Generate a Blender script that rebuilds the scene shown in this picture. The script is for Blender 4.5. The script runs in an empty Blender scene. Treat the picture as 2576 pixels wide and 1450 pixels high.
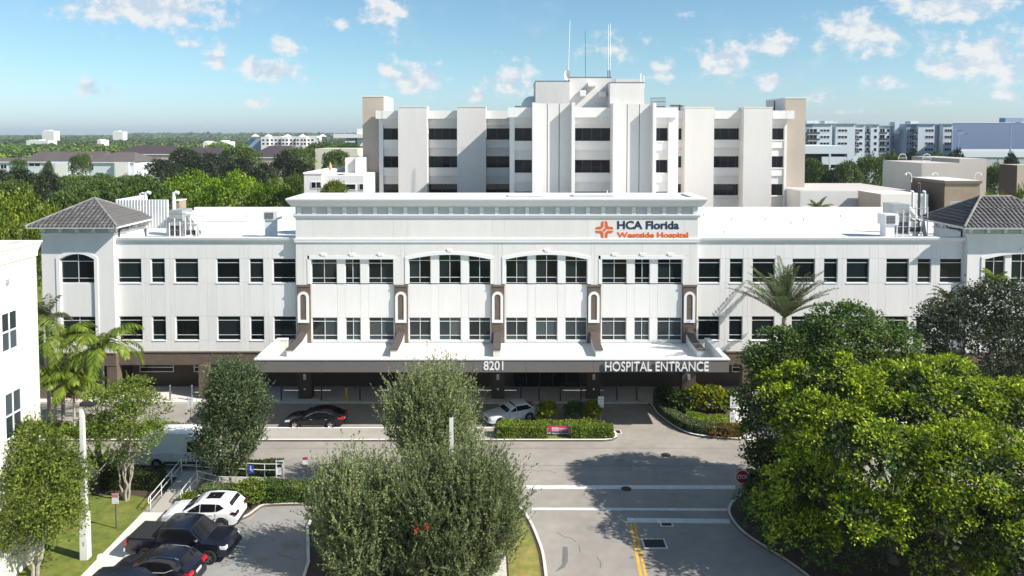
import bpy, bmesh, math, random
import numpy as np
from mathutils import Vector, Matrix

random.seed(7)
rng = np.random.default_rng(11)
SC = bpy.context.scene
COL = SC.collection
R = math.radians

# ------------------------------------------------------------------ camera
F, CX, PY, PITCH, HC = 1850.0, 1288.0, 417.0, R(2.5), 24.0      # focal length and centre in pixels of a 2576 wide picture
cam_d = bpy.data.cameras.new('camera')
cam = bpy.data.objects.new('camera', cam_d)
COL.objects.link(cam)
cam.location = (0, 0, HC)
cam.rotation_euler = (R(90) - PITCH, 0, 0)
cam_d.sensor_width = 36.0
cam_d.lens = F / 2576 * 36
cam_d.shift_y = -(725 - PY) / 2576
cam_d.clip_start = 0.5
cam_d.clip_end = 30000
SC.camera = cam

# ------------------------------------------------------------------ sky and sun
SUN = Vector((2.5, -1.0, 2.3)).normalized()       # towards the sun: right of the camera, a little behind it
SUN_EL = math.asin(SUN.z)
SUN_AZ = math.atan2(SUN.x, SUN.y)                  # clockwise from +Y
world = bpy.data.worlds.new('World')
SC.world = world
world.use_nodes = True

def ray(px, py):
    u = (px - CX) / F
    v = -(py - PY) / F
    return Vector((u, math.cos(PITCH) + v * math.sin(PITCH), -math.sin(PITCH) + v * math.cos(PITCH)))

def gnd(px, py, z=0.0):
    d = ray(px, py)
    t = (z - HC) / d.z
    return Vector((d.x * t, d.y * t, z))

def at(px, py, Y):
    d = ray(px, py)
    t = Y / d.y
    return Vector((d.x * t, Y, HC + d.z * t))

def XA(px, Y):
    return at(px, 700, Y).x

def ZA(py, Y):
    return at(CX, py, Y).z

def build_sky():
    nt = world.node_tree
    nt.nodes.clear()
    L = nt.links.new
    N = nt.nodes.new
    out = N('ShaderNodeOutputWorld')
    bg = N('ShaderNodeBackground')
    bg.inputs['Strength'].default_value = 0.09
    L(bg.outputs[0], out.inputs[0])
    sky = N('ShaderNodeTexSky')
    sky.sky_type = 'NISHITA'
    sky.sun_disc = False
    sky.sun_elevation = SUN_EL
    sky.sun_rotation = SUN_AZ
    sky.altitude = 0
    sky.air_density = 1.0
    sky.dust_density = 0.6
    sky.ozone_density = 2.0
    tc = N('ShaderNodeTexCoord')
    sep = N('ShaderNodeSeparateXYZ')
    L(tc.outputs['Generated'], sep.inputs[0])

    def m(op, a, b=None, c=None, clamp=False):
        n = N('ShaderNodeMath')
        n.operation = op
        n.use_clamp = clamp
        for i, s in enumerate((a, b, c)):
            if s is None:
                continue
            if isinstance(s, (int, float)):
                n.inputs[i].default_value = s
            else:
                L(s, n.inputs[i])
        return n.outputs[0]

    # clouds: placed by direction (azimuth, elevation), their outlines broken up by noise
    az = m('ARCTAN2', sep.outputs[0], sep.outputs[1])
    el = m('ARCSINE', sep.outputs[2])
    co = N('ShaderNodeCombineXYZ')
    L(az, co.inputs[0])
    L(m('MULTIPLY', el, 1.3), co.inputs[1])
    def vm(op, a, b=None, c=None):
        n = N('ShaderNodeVectorMath')
        n.operation = op
        for i, q in enumerate((a, b, c)):
            if q is None:
                continue
            if isinstance(q, tuple):
                n.inputs[i].default_value = q
            else:
                L(q, n.inputs[i])
        return n.outputs['Value'] if op == 'LENGTH' else n.outputs[0]
    def noise(scale, detail, off=(0, 0, 0), rough=0.6, out='Fac'):
        n = N('ShaderNodeTexNoise')
        n.noise_dimensions = '2D'
        n.inputs['Scale'].default_value = scale
        n.inputs['Detail'].default_value = detail
        n.inputs['Roughness'].default_value = rough
        L(vm('ADD', co.outputs[0], off), n.inputs['Vector'])
        return n.outputs[out]
    n1 = noise(30, 5, (3.1, 1.7, 0), .62)
    n1b = noise(30, 3, (3.1 - .012, 1.7 - .010, 0), .62)
    n3 = noise(9, 3, (9.2, 4.4, 0))
    # px, py, half width, half height, weakness (picture pixels, 2576 wide)
    puffs = [(375, 8, 165, 62, .1), (960, 30, 62, 60, .2), (850, 60, 90, 30, .6), (542, 144, 38, 26, .2), (708, 118, 46, 28, .2), (680, 174, 80, 30, .1),
             (470, 110, 64, 16, .65), (235, 215, 56, 24, .3), (1050, 200, 66, 38, .05), (975, 178, 34, 36, .2), (1100, 166, 54, 22, .5),
             (1290, 200, 58, 46, .05), (1195, 240, 26, 24, .4), (1540, 120, 110, 44, .45), (1710, 42, 44, 26, .5), (1660, 180, 42, 28, .2),
             (1830, 150, 66, 44, .0), (1935, 112, 66, 30, .15), (2145, 80, 84, 50, .05), (2215, 125, 70, 30, .4), (1935, 205, 28, 26, .2),
             (2455, 145, 84, 56, .0), (2375, 172, 60, 38, .15), (2390, 8, 115, 46, .1), (2060, 245, 40, 20, .3), (2225, 208, 50, 22, .3),
             (2565, 140, 40, 54, .35), (2530, 242, 38, 22, .35), (2330, 255, 46, 18, .45), (640, 262, 44, 16, .45), (110, 302, 120, 18, .6), (2130, 282, 90, 14, .55)]
    dmin = None
    for (px, py, hw, hh, wk) in puffs:
        d = ray(px, py).normalized()
        a0, e0 = math.atan2(d.x, d.y), math.asin(d.z) * 1.3
        sa, se = hw / F * 1.28, hh / F * 1.3 * 1.25
        q = vm('LENGTH', vm('MULTIPLY_ADD', co.outputs[0], (1 / sa, 1 / se, 0), (-a0 / sa, -e0 / se, 0)))
        q = m('ADD', q, wk)
        dmin = q if dmin is None else m('MINIMUM', dmin, q)
    core = m('MULTIPLY_ADD', m('SUBTRACT', n1, .5), 2.2, m('SUBTRACT', 1.08, dmin))
    # the rest of the sky, out of this view, carries the same scattered clouds
    back = m('MULTIPLY', m('SUBTRACT', 0.72, sep.outputs[1]), 5.0, clamp=True)
    gen = m('MULTIPLY', m('SUBTRACT', n3, 0.58), m('MULTIPLY', back, 6.0))
    wisps = m('MULTIPLY', m('SUBTRACT', n3, 0.54), 1.1)
    ss = N('ShaderNodeMapRange')
    ss.interpolation_type = 'SMOOTHSTEP'
    L(m('MAXIMUM', m('MULTIPLY', core, 1.35), m('MAXIMUM', gen, wisps)), ss.inputs[0])
    ss.inputs[4].default_value = .92
    mask = m('MULTIPLY', ss.outputs[0], m('MULTIPLY', m('ADD', sep.outputs[2], -0.003), 30.0, clamp=True))
    shade = m('MULTIPLY_ADD', m('SUBTRACT', n1, n1b), 4.0, .55, clamp=True)
    ccol = N('ShaderNodeMix')
    ccol.data_type = 'RGBA'
    L(shade, ccol.inputs[0])
    ccol.inputs[6].default_value = CLOUD_DARK
    ccol.inputs[7].default_value = CLOUD_LIT
    # the clear sky itself: Nishita with a thin pale veil of humid air low down
    tint = N('ShaderNodeMix')
    tint.data_type = 'RGBA'
    tint.blend_type = 'MULTIPLY'
    tint.inputs[0].default_value = 1.0
    L(sky.outputs[0], tint.inputs[6])
    ramp = N('ShaderNodeValToRGB')
    els = ramp.color_ramp.elements
    for k, (p_, c_) in enumerate(SKY_TINT):
        e_ = els[k] if k < 2 else els.new(p_)
        e_.position = p_
        e_.color = c_
    L(sep.outputs[2], ramp.inputs[0])
    L(ramp.outputs[0], tint.inputs[7])
    mix = N('ShaderNodeMix')
    mix.data_type = 'RGBA'
    L(mask, mix.inputs[0])
    L(tint.outputs[2], mix.inputs[6])
    L(ccol.outputs[2], mix.inputs[7])
    L(mix.outputs[2], bg.inputs[0])

SKY_TINT = [(0.0, (.80, 1.0, 1.35, 1)), (1.0, (.80, .98, 1.0, 1)), (.10, (.78, .99, 1.06, 1)), (.30, (.80, 1.0, .99, 1))]
CLOUD_DARK = (4.3, 5.1, 5.9, 1)
CLOUD_LIT = (6.5, 6.55, 6.6, 1)
world.cycles.sampling_method = 'MANUAL'
world.cycles.sample_map_resolution = 256
build_sky()
sun_d = bpy.data.lights.new('sun', 'SUN')
sun_d.energy = 5.0
sun_d.angle = R(0.53)
sun_d.color = (1.0, 0.94, 0.85)
sun = bpy.data.objects.new('sun', sun_d)
COL.objects.link(sun)
sun.rotation_euler = SUN.to_track_quat('Z', 'Y').to_euler()
sun.location = (60, -30, 80)

SC.view_settings.view_transform = 'Standard'
SC.view_settings.look = 'None'
SC.view_settings.gamma = 1.0
SC.view_settings.exposure = 0.62
SC.view_settings.use_curve_mapping = False
SC.render.engine = 'CYCLES'
SC.cycles.use_denoising = True
SC.cycles.max_bounces = 6
SC.cycles.diffuse_bounces = 3
SC.cycles.glossy_bounces = 3
SC.cycles.transmission_bounces = 3
SC.cycles.transparent_max_bounces = 6
SC.cycles.volume_bounces = 0
SC.cycles.use_adaptive_sampling = True
SC.cycles.adaptive_threshold = 0.015

# ------------------------------------------------------------------ materials
MATS = {}
def mat(name, col, rough=0.6, metal=0.0, spec=0.4, vary=0.0, vscale=0.5, bump=0.0, bscale=20.0, coat=0.0, obj_vary=0.0, col2=None, c2scale=0.3, emit=None, stretch=None):
    m = bpy.data.materials.new(name)
    MATS[name] = m
    m.use_nodes = True
    nt = m.node_tree
    b = nt.nodes['Principled BSDF']
    b.inputs['Roughness'].default_value = rough
    b.inputs['Metallic'].default_value = metal
    b.inputs['Specular IOR Level'].default_value = spec
    if coat:
        b.inputs['Coat Weight'].default_value = coat
        b.inputs['Coat Roughness'].default_value = 0.03
    c = nt.nodes.new('ShaderNodeRGB')
    c.outputs[0].default_value = (*col, 1)
    src = c.outputs[0]
    L = nt.links.new
    geo = None
    def pos():
        nonlocal geo
        if geo is None:
            g = nt.nodes.new('ShaderNodeNewGeometry')
            geo = g.outputs['Position']
            if stretch:
                vm = nt.nodes.new('ShaderNodeVectorMath')
                vm.operation = 'MULTIPLY'
                vm.inputs[1].default_value = stretch
                L(geo, vm.inputs[0])
                geo = vm.outputs[0]
        return geo
    def mixn(fac, a, bb, blend='MIX'):
        mx = nt.nodes.new('ShaderNodeMix')
        mx.data_type = 'RGBA'
        mx.blend_type = blend
        if isinstance(fac, float):
            mx.inputs[0].default_value = fac
        else:
            L(fac, mx.inputs[0])
        for i, s in ((6, a), (7, bb)):
            if isinstance(s, tuple):
                mx.inputs[i].default_value = s
            else:
                L(s, mx.inputs[i])
        return mx.outputs[2]
    def noise(scale, det=4):
        n = nt.nodes.new('ShaderNodeTexNoise')
        n.inputs['Scale'].default_value = scale
        n.inputs['Detail'].default_value = det
        n.inputs['Roughness'].default_value = 0.65
        L(pos(), n.inputs['Vector'])
        return n.outputs['Fac']
    if col2 is not None:
        mr = nt.nodes.new('ShaderNodeMapRange')
        mr.inputs[1].default_value = 0.42
        mr.inputs[2].default_value = 0.6
        L(noise(c2scale), mr.inputs[0])
        src = mixn(mr.outputs[0], src, (*col2, 1))
    def scale_by(fac, amount, src):
        mr = nt.nodes.new('ShaderNodeMapRange')
        mr.inputs[1].default_value = 0.25
        mr.inputs[2].default_value = 0.75
        mr.inputs[3].default_value = 1 - amount
        mr.inputs[4].default_value = 1 + amount
        L(fac, mr.inputs[0])
        mx = nt.nodes.new('ShaderNodeVectorMath')
        mx.operation = 'SCALE'
        L(src, mx.inputs[0])
        L(mr.outputs[0], mx.inputs[3])
        return mx.outputs[0]
    if vary:
        src = scale_by(noise(vscale), vary, src)
        src = scale_by(noise(vscale * 9), vary * 0.5, src)
    if obj_vary:
        oi = nt.nodes.new('ShaderNodeObjectInfo')
        src = scale_by(oi.outputs['Random'], obj_vary, src)
    L(src, b.inputs['Base Color'])
    if bump:
        bp = nt.nodes.new('ShaderNodeBump')
        bp.inputs['Strength'].default_value = bump
        bp.inputs['Distance'].default_value = 0.02
        L(noise(bscale, 3), bp.inputs['Height'])
        L(bp.outputs[0], b.inputs['Normal'])
    if emit:
        b.inputs['Emission Color'].default_value = (*emit[0], 1)
        b.inputs['Emission Strength'].default_value = emit[1]
    return m

def leaf_mat(name, c1, c2, trans=0.35, rough=0.5, spec=0.25, clump=0.5, c3=None):
    m = bpy.data.materials.new(name)
    MATS[name] = m
    m.use_nodes = True
    nt = m.node_tree
    L = nt.links.new
    b = nt.nodes['Principled BSDF']
    out = nt.nodes['Material Output']
    g = nt.nodes.new('ShaderNodeNewGeometry')
    ns = nt.nodes.new('ShaderNodeTexNoise')
    ns.inputs['Scale'].default_value = clump
    ns.inputs['Detail'].default_value = 3
    L(g.outputs['Position'], ns.inputs['Vector'])
    a = nt.nodes.new('ShaderNodeMath')
    a.operation = 'MULTIPLY_ADD'
    L(g.outputs['Random Per Island'], a.inputs[0])
    a.inputs[1].default_value = 0.55
    L(ns.outputs['Fac'], a.inputs[2])
    mr = nt.nodes.new('ShaderNodeMapRange')
    mr.inputs[1].default_value = 0.45
    mr.inputs[2].default_value = 1.1
    L(a.outputs[0], mr.inputs[0])
    cr = nt.nodes.new('ShaderNodeValToRGB')
    cr.color_ramp.elements[0].color = (*c1, 1)
    cr.color_ramp.elements[1].color = (*c2, 1)
    if c3:
        e = cr.color_ramp.elements.new(0.93)
        e.color = (*c2, 1)
        cr.color_ramp.elements[-1].color = (*c3, 1)
    L(mr.outputs[0], cr.inputs[0])
    oi = nt.nodes.new('ShaderNodeObjectInfo')
    om = nt.nodes.new('ShaderNodeMapRange')
    om.inputs[3].default_value = 0.82
    om.inputs[4].default_value = 1.16
    L(oi.outputs['Random'], om.inputs[0])
    vs = nt.nodes.new('ShaderNodeVectorMath')
    vs.operation = 'SCALE'
    L(cr.outputs[0], vs.inputs[0])
    L(om.outputs[0], vs.inputs[3])
    L(vs.outputs[0], b.inputs['Base Color'])
    b.inputs['Roughness'].default_value = rough
    b.inputs['Specular IOR Level'].default_value = spec
    tr = nt.nodes.new('ShaderNodeBsdfTranslucent')
    L(vs.outputs[0], tr.inputs[0])
    mx = nt.nodes.new('ShaderNodeMixShader')
    mx.inputs[0].default_value = trans
    L(b.outputs[0], mx.inputs[1])
    L(tr.outputs[0], mx.inputs[2])
    L(mx.outputs[0], out.inputs[0])
    return m

def brick_mat(name, c1, c2, mortar, scale=1.0):
    m = bpy.data.materials.new(name)
    MATS[name] = m
    m.use_nodes = True
    nt = m.node_tree
    L = nt.links.new
    b = nt.nodes['Principled BSDF']
    b.inputs['Roughness'].default_value = 0.85
    g = nt.nodes.new('ShaderNodeNewGeometry')
    sp = nt.nodes.new('ShaderNodeSeparateXYZ')
    L(g.outputs['Position'], sp.inputs[0])
    ad = nt.nodes.new('ShaderNodeMath')
    ad.operation = 'ADD'
    L(sp.outputs[0], ad.inputs[0])
    L(sp.outputs[1], ad.inputs[1])
    cb = nt.nodes.new('ShaderNodeCombineXYZ')
    L(ad.outputs[0], cb.inputs[0])
    L(sp.outputs[2], cb.inputs[1])
    br = nt.nodes.new('ShaderNodeTexBrick')
    br.inputs['Color1'].default_value = (*c1, 1)
    br.inputs['Color2'].default_value = (*c2, 1)
    br.inputs['Mortar'].default_value = (*mortar, 1)
    br.inputs['Scale'].default_value = scale
    br.inputs['Mortar Size'].default_value = 0.012
    br.inputs['Brick Width'].default_value = 0.4
    br.inputs['Row Height'].default_value = 0.15
    L(cb.outputs[0], br.inputs['Vector'])
    ns = nt.nodes.new('ShaderNodeTexNoise')
    ns.inputs['Scale'].default_value = 1.3
    ns.inputs['Detail'].default_value = 5
    L(g.outputs['Position'], ns.inputs['Vector'])
    mr = nt.nodes.new('ShaderNodeMapRange')
    mr.inputs[3].default_value = 0.75
    mr.inputs[4].default_value = 1.2
    L(ns.outputs['Fac'], mr.inputs[0])
    vs = nt.nodes.new('ShaderNodeVectorMath')
    vs.operation = 'SCALE'
    L(br.outputs['Color'], vs.inputs[0])
    L(mr.outputs[0], vs.inputs[3])
    L(vs.outputs[0], b.inputs['Base Color'])
    bp = nt.nodes.new('ShaderNodeBump')
    bp.inputs['Strength'].default_value = 0.5
    bp.inputs['Distance'].default_value = 0.012
    bp.invert = True
    L(br.outputs['Fac'], bp.inputs['Height'])
    L(bp.outputs[0], b.inputs['Normal'])
    return m

# setting
mat('asphalt', (.275, .252, .226), .9, vary=.16, vscale=.16, bump=.25, bscale=60, col2=(.325, .30, .268), c2scale=.09)
mat('lot_asphalt', (.26, .252, .238), .9, vary=.10, vscale=.25, bump=.25, bscale=60, col2=(.30, .298, .29), c2scale=.12)
mat('concrete', (.36, .34, .305), .85, vary=.10, vscale=.6, bump=.2, bscale=30)
mat('kerb_concrete', (.60, .58, .54), .85, vary=.12, vscale=1.2)
mat('kerb_paint', (.80, .79, .77), .8, vary=.10, vscale=1.5)
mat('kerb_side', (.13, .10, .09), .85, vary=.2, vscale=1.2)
mat('sidewalk', (.62, .59, .54), .85, vary=.08, vscale=.8)
mat('road_paint', (.62, .62, .60), .8, vary=.18, vscale=2.0)
mat('yellow_paint', (.62, .36, .05), .8, vary=.2, vscale=2.0)
mat('grass', (.14, .175, .03), .95, vary=.3, vscale=.9, bump=.8, bscale=25, col2=(.20, .20, .05), c2scale=.5)
mat('lawn', (.115, .155, .022), .95, vary=.35, vscale=1.6, bump=.9, bscale=30, col2=(.165, .175, .035), c2scale=.7)
mat('dry_lawn', (.16, .19, .035), .95, vary=.3, vscale=1.6, bump=.9, bscale=30, col2=(.30, .235, .075), c2scale=.45)
mat('soil', (.09, .065, .045), .95, vary=.3, vscale=2.5, bump=1, bscale=20)
mat('mulch', (.07, .05, .035), .95, vary=.4, vscale=3, bump=1, bscale=30)
mat('gravel', (.55, .53, .48), .9, vary=.25, vscale=6, bump=1, bscale=40)
# hospital
mat('stucco', (.76, .745, .725), .8, vary=.045, vscale=1.1, bump=.15, bscale=60, obj_vary=.02, stretch=(1, 1, .18))
mat('stucco_grey', (.71, .69, .665), .8, vary=.045, vscale=1.1, bump=.15, bscale=60, obj_vary=.02, stretch=(1, 1, .18))
mat('trim', (.78, .78, .775), .7, vary=.03, vscale=.5)
mat('cornice', (.72, .735, .74), .7, vary=.03, vscale=.5)
mat('frieze', (.56, .57, .57), .75, vary=.04, vscale=.8)
mat('roof_white', (.72, .72, .705), .7, vary=.06, vscale=.25, col2=(.63, .61, .565), c2scale=.10)
brick_mat('brick', (.112, .082, .060), (.145, .105, .078), (.17, .138, .112), 1.0)
mat('brick_shade', (.10, .075, .06), .85, vary=.15, vscale=1)
mat('brown_cap', (.165, .125, .10), .8, vary=.1, vscale=1)
mat('fascia', (.165, .15, .142), .55, vary=.06, vscale=.4)
mat('soffit', (.35, .34, .33), .8)
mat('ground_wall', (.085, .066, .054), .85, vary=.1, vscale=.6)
mat('buttress_cap', (.085, .073, .07), .7, vary=.08, vscale=.8)
mat('alu', (.70, .72, .72), .35, metal=.3, spec=.5)
mat('dark_alu', (.05, .05, .055), .4, spec=.5)
mat('glass', (.008, .013, .014), .04, spec=.32, obj_vary=.6)
mat('glass_tower', (.011, .010, .016), .06, spec=.34, obj_vary=.5)
mat('blind_reflect', (.034, .047, .052), .5, spec=.4, obj_vary=.5)  # paler pane colour; in the centre's lower row it paints reflections
mat('glass_sky', (.055, .065, .07), .06, spec=.6, obj_vary=.4)
mat('blind_dark', (.013, .019, .020), .10, spec=.3, obj_vary=.5)
mat('roof_seam', (.48, .47, .44), .7, vary=.2, vscale=1)
mat('dark_void', (.02, .02, .02), .9)
mat('tile', (.095, .09, .09), .65, vary=.18, vscale=1.6, obj_vary=.22)
mat('tile_ridge', (.22, .205, .195), .75, vary=.2, vscale=2, obj_vary=.15)
mat('gutter', (.62, .62, .61), .5, vary=.05)
mat('dark_pipe', (.03, .028, .028), .5)
mat('white_metal', (.74, .75, .75), .45, spec=.5, vary=.05, vscale=2)
mat('grey_metal', (.42, .44, .44), .45, metal=.4, vary=.15, vscale=1.5)
mat('dark_metal', (.08, .08, .085), .5, metal=.3)
mat('steel', (.30, .31, .32), .4, metal=.8)
mat('lettering', (.82, .83, .84), .45)
mat('navy', (.012, .028, .075), .5)
mat('orange', (.72, .125, .02), .5)
# tower
mat('tower_white', (.69, .665, .64), .8, vary=.05, vscale=.5, bump=.1, bscale=40, stretch=(1, 1, .2))
mat('tower_grey', (.55, .54, .53), .8, vary=.09, vscale=.35, stretch=(1, 1, .2))
mat('tower_beige', (.46, .395, .335), .85, vary=.06, vscale=.2)
mat('tower_band', (.75, .735, .71), .8, vary=.03, vscale=.3)
mat('pinkish', (.50, .46, .435), .85, vary=.04, vscale=.2)
brick_mat('tan_brick', (.30, .225, .165), (.33, .25, .185), (.36, .29, .22), 0.8)
mat('cream', (.66, .635, .56), .8, vary=.03, vscale=.4)
mat('cream_trim', (.72, .70, .64), .7)

# ------------------------------------------------------------------ objects
def tag(o, label=None, cat=None, group=None, kind=None):
    if label: o['label'] = label
    if cat: o['category'] = cat
    if group: o['group'] = group
    if kind: o['kind'] = kind
    return o

def thing(name, label, cat, loc=(0, 0, 0), rz=0.0, group=None):
    o = bpy.data.objects.new(name, None)
    o.empty_display_size = 0.3
    COL.objects.link(o)
    o.location = loc
    o.rotation_euler = (0, 0, rz)
    return tag(o, label, cat, group)

def world_loc(o):
    v = Vector((0, 0, 0))
    while o is not None:
        v += o.location
        o = o.parent
    return v

def link(name, me, parent=None, loc=(0, 0, 0)):
    o = bpy.data.objects.new(name, me)
    COL.objects.link(o)
    o.parent = parent
    o.location = loc
    return o

class MB:
    def __init__(s):
        s.v, s.f, s.mi = [], [], []
    def add(s, vs, fs, mi=0):
        n = len(s.v)
        s.v += [tuple(v) for v in vs]
        for f in fs:
            s.f.append(tuple(i + n for i in f))
            s.mi.append(mi)
        return s
    def box(s, x0, x1, y0, y1, z0, z1, mi=0):
        return s.add([(x0, y0, z0), (x1, y0, z0), (x1, y1, z0), (x0, y1, z0), (x0, y0, z1), (x1, y0, z1), (x1, y1, z1), (x0, y1, z1)],
                     [(0, 3, 2, 1), (4, 5, 6, 7), (0, 1, 5, 4), (1, 2, 6, 5), (2, 3, 7, 6), (3, 0, 4, 7)], mi)
    def prism(s, poly, axis, a, b, mi=0):
        """polygon of 2D points swept along an axis: 'x' -> (y,z), 'y' -> (x,z), 'z' -> (x,y)"""
        n = len(poly)
        def p(q, t):
            return {'x': (t, q[0], q[1]), 'y': (q[0], t, q[1]), 'z': (q[0], q[1], t)}[axis]
        vs = [p(q, a) for q in poly] + [p(q, b) for q in poly]
        fs = [tuple(range(n - 1, -1, -1)), tuple(range(n, 2 * n))] + [(i, (i + 1) % n, n + (i + 1) % n, n + i) for i in range(n)]
        return s.add(vs, fs, mi)
    def cyl(s, p0, p1, r0, r1=None, n=10, mi=0, caps=True):
        r1 = r0 if r1 is None else r1
        p0, p1 = Vector(p0), Vector(p1)
        d = (p1 - p0).normalized()
        a = d.orthogonal().normalized()
        b = d.cross(a)
        vs = []
        for p, r in ((p0, r0), (p1, r1)):
            for i in range(n):
                t = 2 * math.pi * i / n
                vs.append(p + (a * math.cos(t) + b * math.sin(t)) * r)
        fs = [(i, (i + 1) % n, n + (i + 1) % n, n + i) for i in range(n)]
        if caps:
            fs += [tuple(range(n - 1, -1, -1)), tuple(range(n, 2 * n))]
        return s.add(vs, fs, mi)
    def tube(s, pts, r, n=8, mi=0):
        pts = [Vector(p) for p in pts]
        rs = r if isinstance(r, (list, tuple)) else [r] * len(pts)
        vs, fs = [], []
        prev = None
        for i, p in enumerate(pts):
            d = (pts[min(i + 1, len(pts) - 1)] - pts[max(i - 1, 0)]).normalized()
            a = d.orthogonal().normalized() if prev is None else (prev - d * prev.dot(d)).normalized()
            prev = a
            b = d.cross(a)
            for k in range(n):
                t = 2 * math.pi * k / n
                vs.append(p + (a * math.cos(t) + b * math.sin(t)) * rs[i])
        for i in range(len(pts) - 1):
            for k in range(n):
                fs.append((i * n + k, i * n + (k + 1) % n, (i + 1) * n + (k + 1) % n, (i + 1) * n + k))
        fs += [tuple(range(n - 1, -1, -1)), tuple((len(pts) - 1) * n + k for k in range(n))]
        return s.add(vs, fs, mi)
    def mesh(s, name, mats, smooth=None, off=None):
        me = bpy.data.meshes.new(name)
        vs = s.v if off is None else [(v[0] - off[0], v[1] - off[1], v[2] - off[2]) for v in s.v]
        me.from_pydata(vs, [], s.f)
        if not isinstance(mats, (list, tuple)):
            mats = [mats]
        for m in mats:
            me.materials.append(MATS[m])
        if len(mats) > 1:
            me.polygons.foreach_set('material_index', s.mi)
        if smooth is not None:
            me.polygons.foreach_set('use_smooth', [True] * len(s.f))
            me.set_sharp_from_angle(angle=R(smooth))
        me.validate()
        return me
    def build(s, name, mats, parent=None, smooth=None, local=False):
        off = None if (local or parent is None) else world_loc(parent)
        return link(name, s.mesh(name, mats, smooth, off), parent)

def bx(name, m, parent, x0, x1, y0, y1, z0, z1):
    return MB().box(x0, x1, y0, y1, z0, z1).build(name, m, parent)

def copy_tree(o, parent=None):
    c = o.copy()
    COL.objects.link(c)
    c.parent = parent
    for ch in o.children:
        copy_tree(ch, c)
    return c

def inset(poly, d):
    """inset a counter-clockwise or clockwise 2D polygon by d"""
    n = len(poly)
    area = sum(poly[i][0] * poly[(i + 1) % n][1] - poly[(i + 1) % n][0] * poly[i][1] for i in range(n))
    sg = 1 if area > 0 else -1
    out = []
    for i in range(n):
        p0, p1, p2 = Vector(poly[i - 1][:2]), Vector(poly[i][:2]), Vector(poly[(i + 1) % n][:2])
        d1, d2 = (p1 - p0).normalized(), (p2 - p1).normalized()
        n1, n2 = Vector((-d1.y, d1.x)) * sg, Vector((-d2.y, d2.x)) * sg
        b = (n1 + n2)
        if b.length < 1e-4:
            b = n1
        b = b.normalized()
        k = max(0.35, b.dot(n1))
        q = p1 + b * (d / k)
        out.append((q.x, q.y))
    return out

def sheet(name, m, poly, z, kind='structure', parent=None):
    bm = bmesh.new()
    vs = [bm.verts.new((p[0], p[1], z)) for p in poly]
    f = bm.faces.new(vs)
    if f.normal.z < 0:
        f.normal_flip()
    bmesh.ops.triangulate(bm, faces=bm.faces[:])
    me = bpy.data.meshes.new(name)
    bm.to_mesh(me)
    bm.free()
    me.materials.append(MATS[m])
    o = link(name, me, parent)
    if kind and parent is None:
        o['kind'] = kind
    return o

def smooth_poly(pts, closed=True, sub=4):
    """Catmull-Rom through 2D points"""
    out = []
    n = len(pts)
    rngi = range(n) if closed else range(n - 1)
    for i in rngi:
        def g(k):
            return Vector(pts[k % n][:2]) if closed else Vector(pts[min(max(k, 0), n - 1)][:2])
        p0, p1, p2, p3 = g(i - 1), g(i), g(i + 1), g(i + 2)
        for k in range(sub):
            t = k / sub
            q = 0.5 * ((2 * p1) + (p2 - p0) * t + (2 * p0 - 5 * p1 + 4 * p2 - p3) * t * t + (3 * p1 - p0 - 3 * p2 + p3) * t ** 3)
            out.append((q.x, q.y))
    if not closed:
        out.append(tuple(pts[-1][:2]))
    return out

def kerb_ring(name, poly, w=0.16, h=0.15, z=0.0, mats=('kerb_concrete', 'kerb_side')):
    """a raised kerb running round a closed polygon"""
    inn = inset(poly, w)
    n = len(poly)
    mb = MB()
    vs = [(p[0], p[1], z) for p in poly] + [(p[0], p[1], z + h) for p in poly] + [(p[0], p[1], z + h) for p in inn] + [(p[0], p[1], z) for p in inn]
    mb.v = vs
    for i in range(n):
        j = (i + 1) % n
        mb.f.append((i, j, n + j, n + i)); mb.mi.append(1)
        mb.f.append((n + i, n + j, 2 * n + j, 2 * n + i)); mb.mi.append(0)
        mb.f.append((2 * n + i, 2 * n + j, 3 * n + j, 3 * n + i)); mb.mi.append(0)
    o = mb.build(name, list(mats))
    bm = bmesh.new()
    bm.from_mesh(o.data)
    bmesh.ops.recalc_face_normals(bm, faces=bm.faces[:])
    bm.to_mesh(o.data)
    bm.free()
    o['kind'] = 'structure'
    return o, inn

def G2(pts):
    return [tuple(gnd(x, y)[:2]) for x, y in pts]
# ------------------------------------------------------------------ ground, roads, islands
def struct(o):
    o['kind'] = 'structure'
    return o

sheet('ground', 'grass', [(-4600, -300), (4600, -300), (4600, 6700), (-4600, 6700)], -0.08)
YK = gnd(0, 1016).y                      # front kerb of the arcade pavement
sheet('road', 'asphalt', [(-75, 8), (80, 8), (80, YK), (-75, YK)], 0.0)

# pavement under the arcade, a real step above the lane
YF = gnd(0, 1008).y                      # plane of the main facade
mb = MB()
mb.box(-75, 80, YK + .16, YF + 3.6, -0.05, .15)
struct(mb.build('pavement', 'sidewalk'))
o = MB().box(-75, 80, YK, YK + .157, -0.05, .153).build('kerb', 'kerb_concrete')
struct(o)

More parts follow.
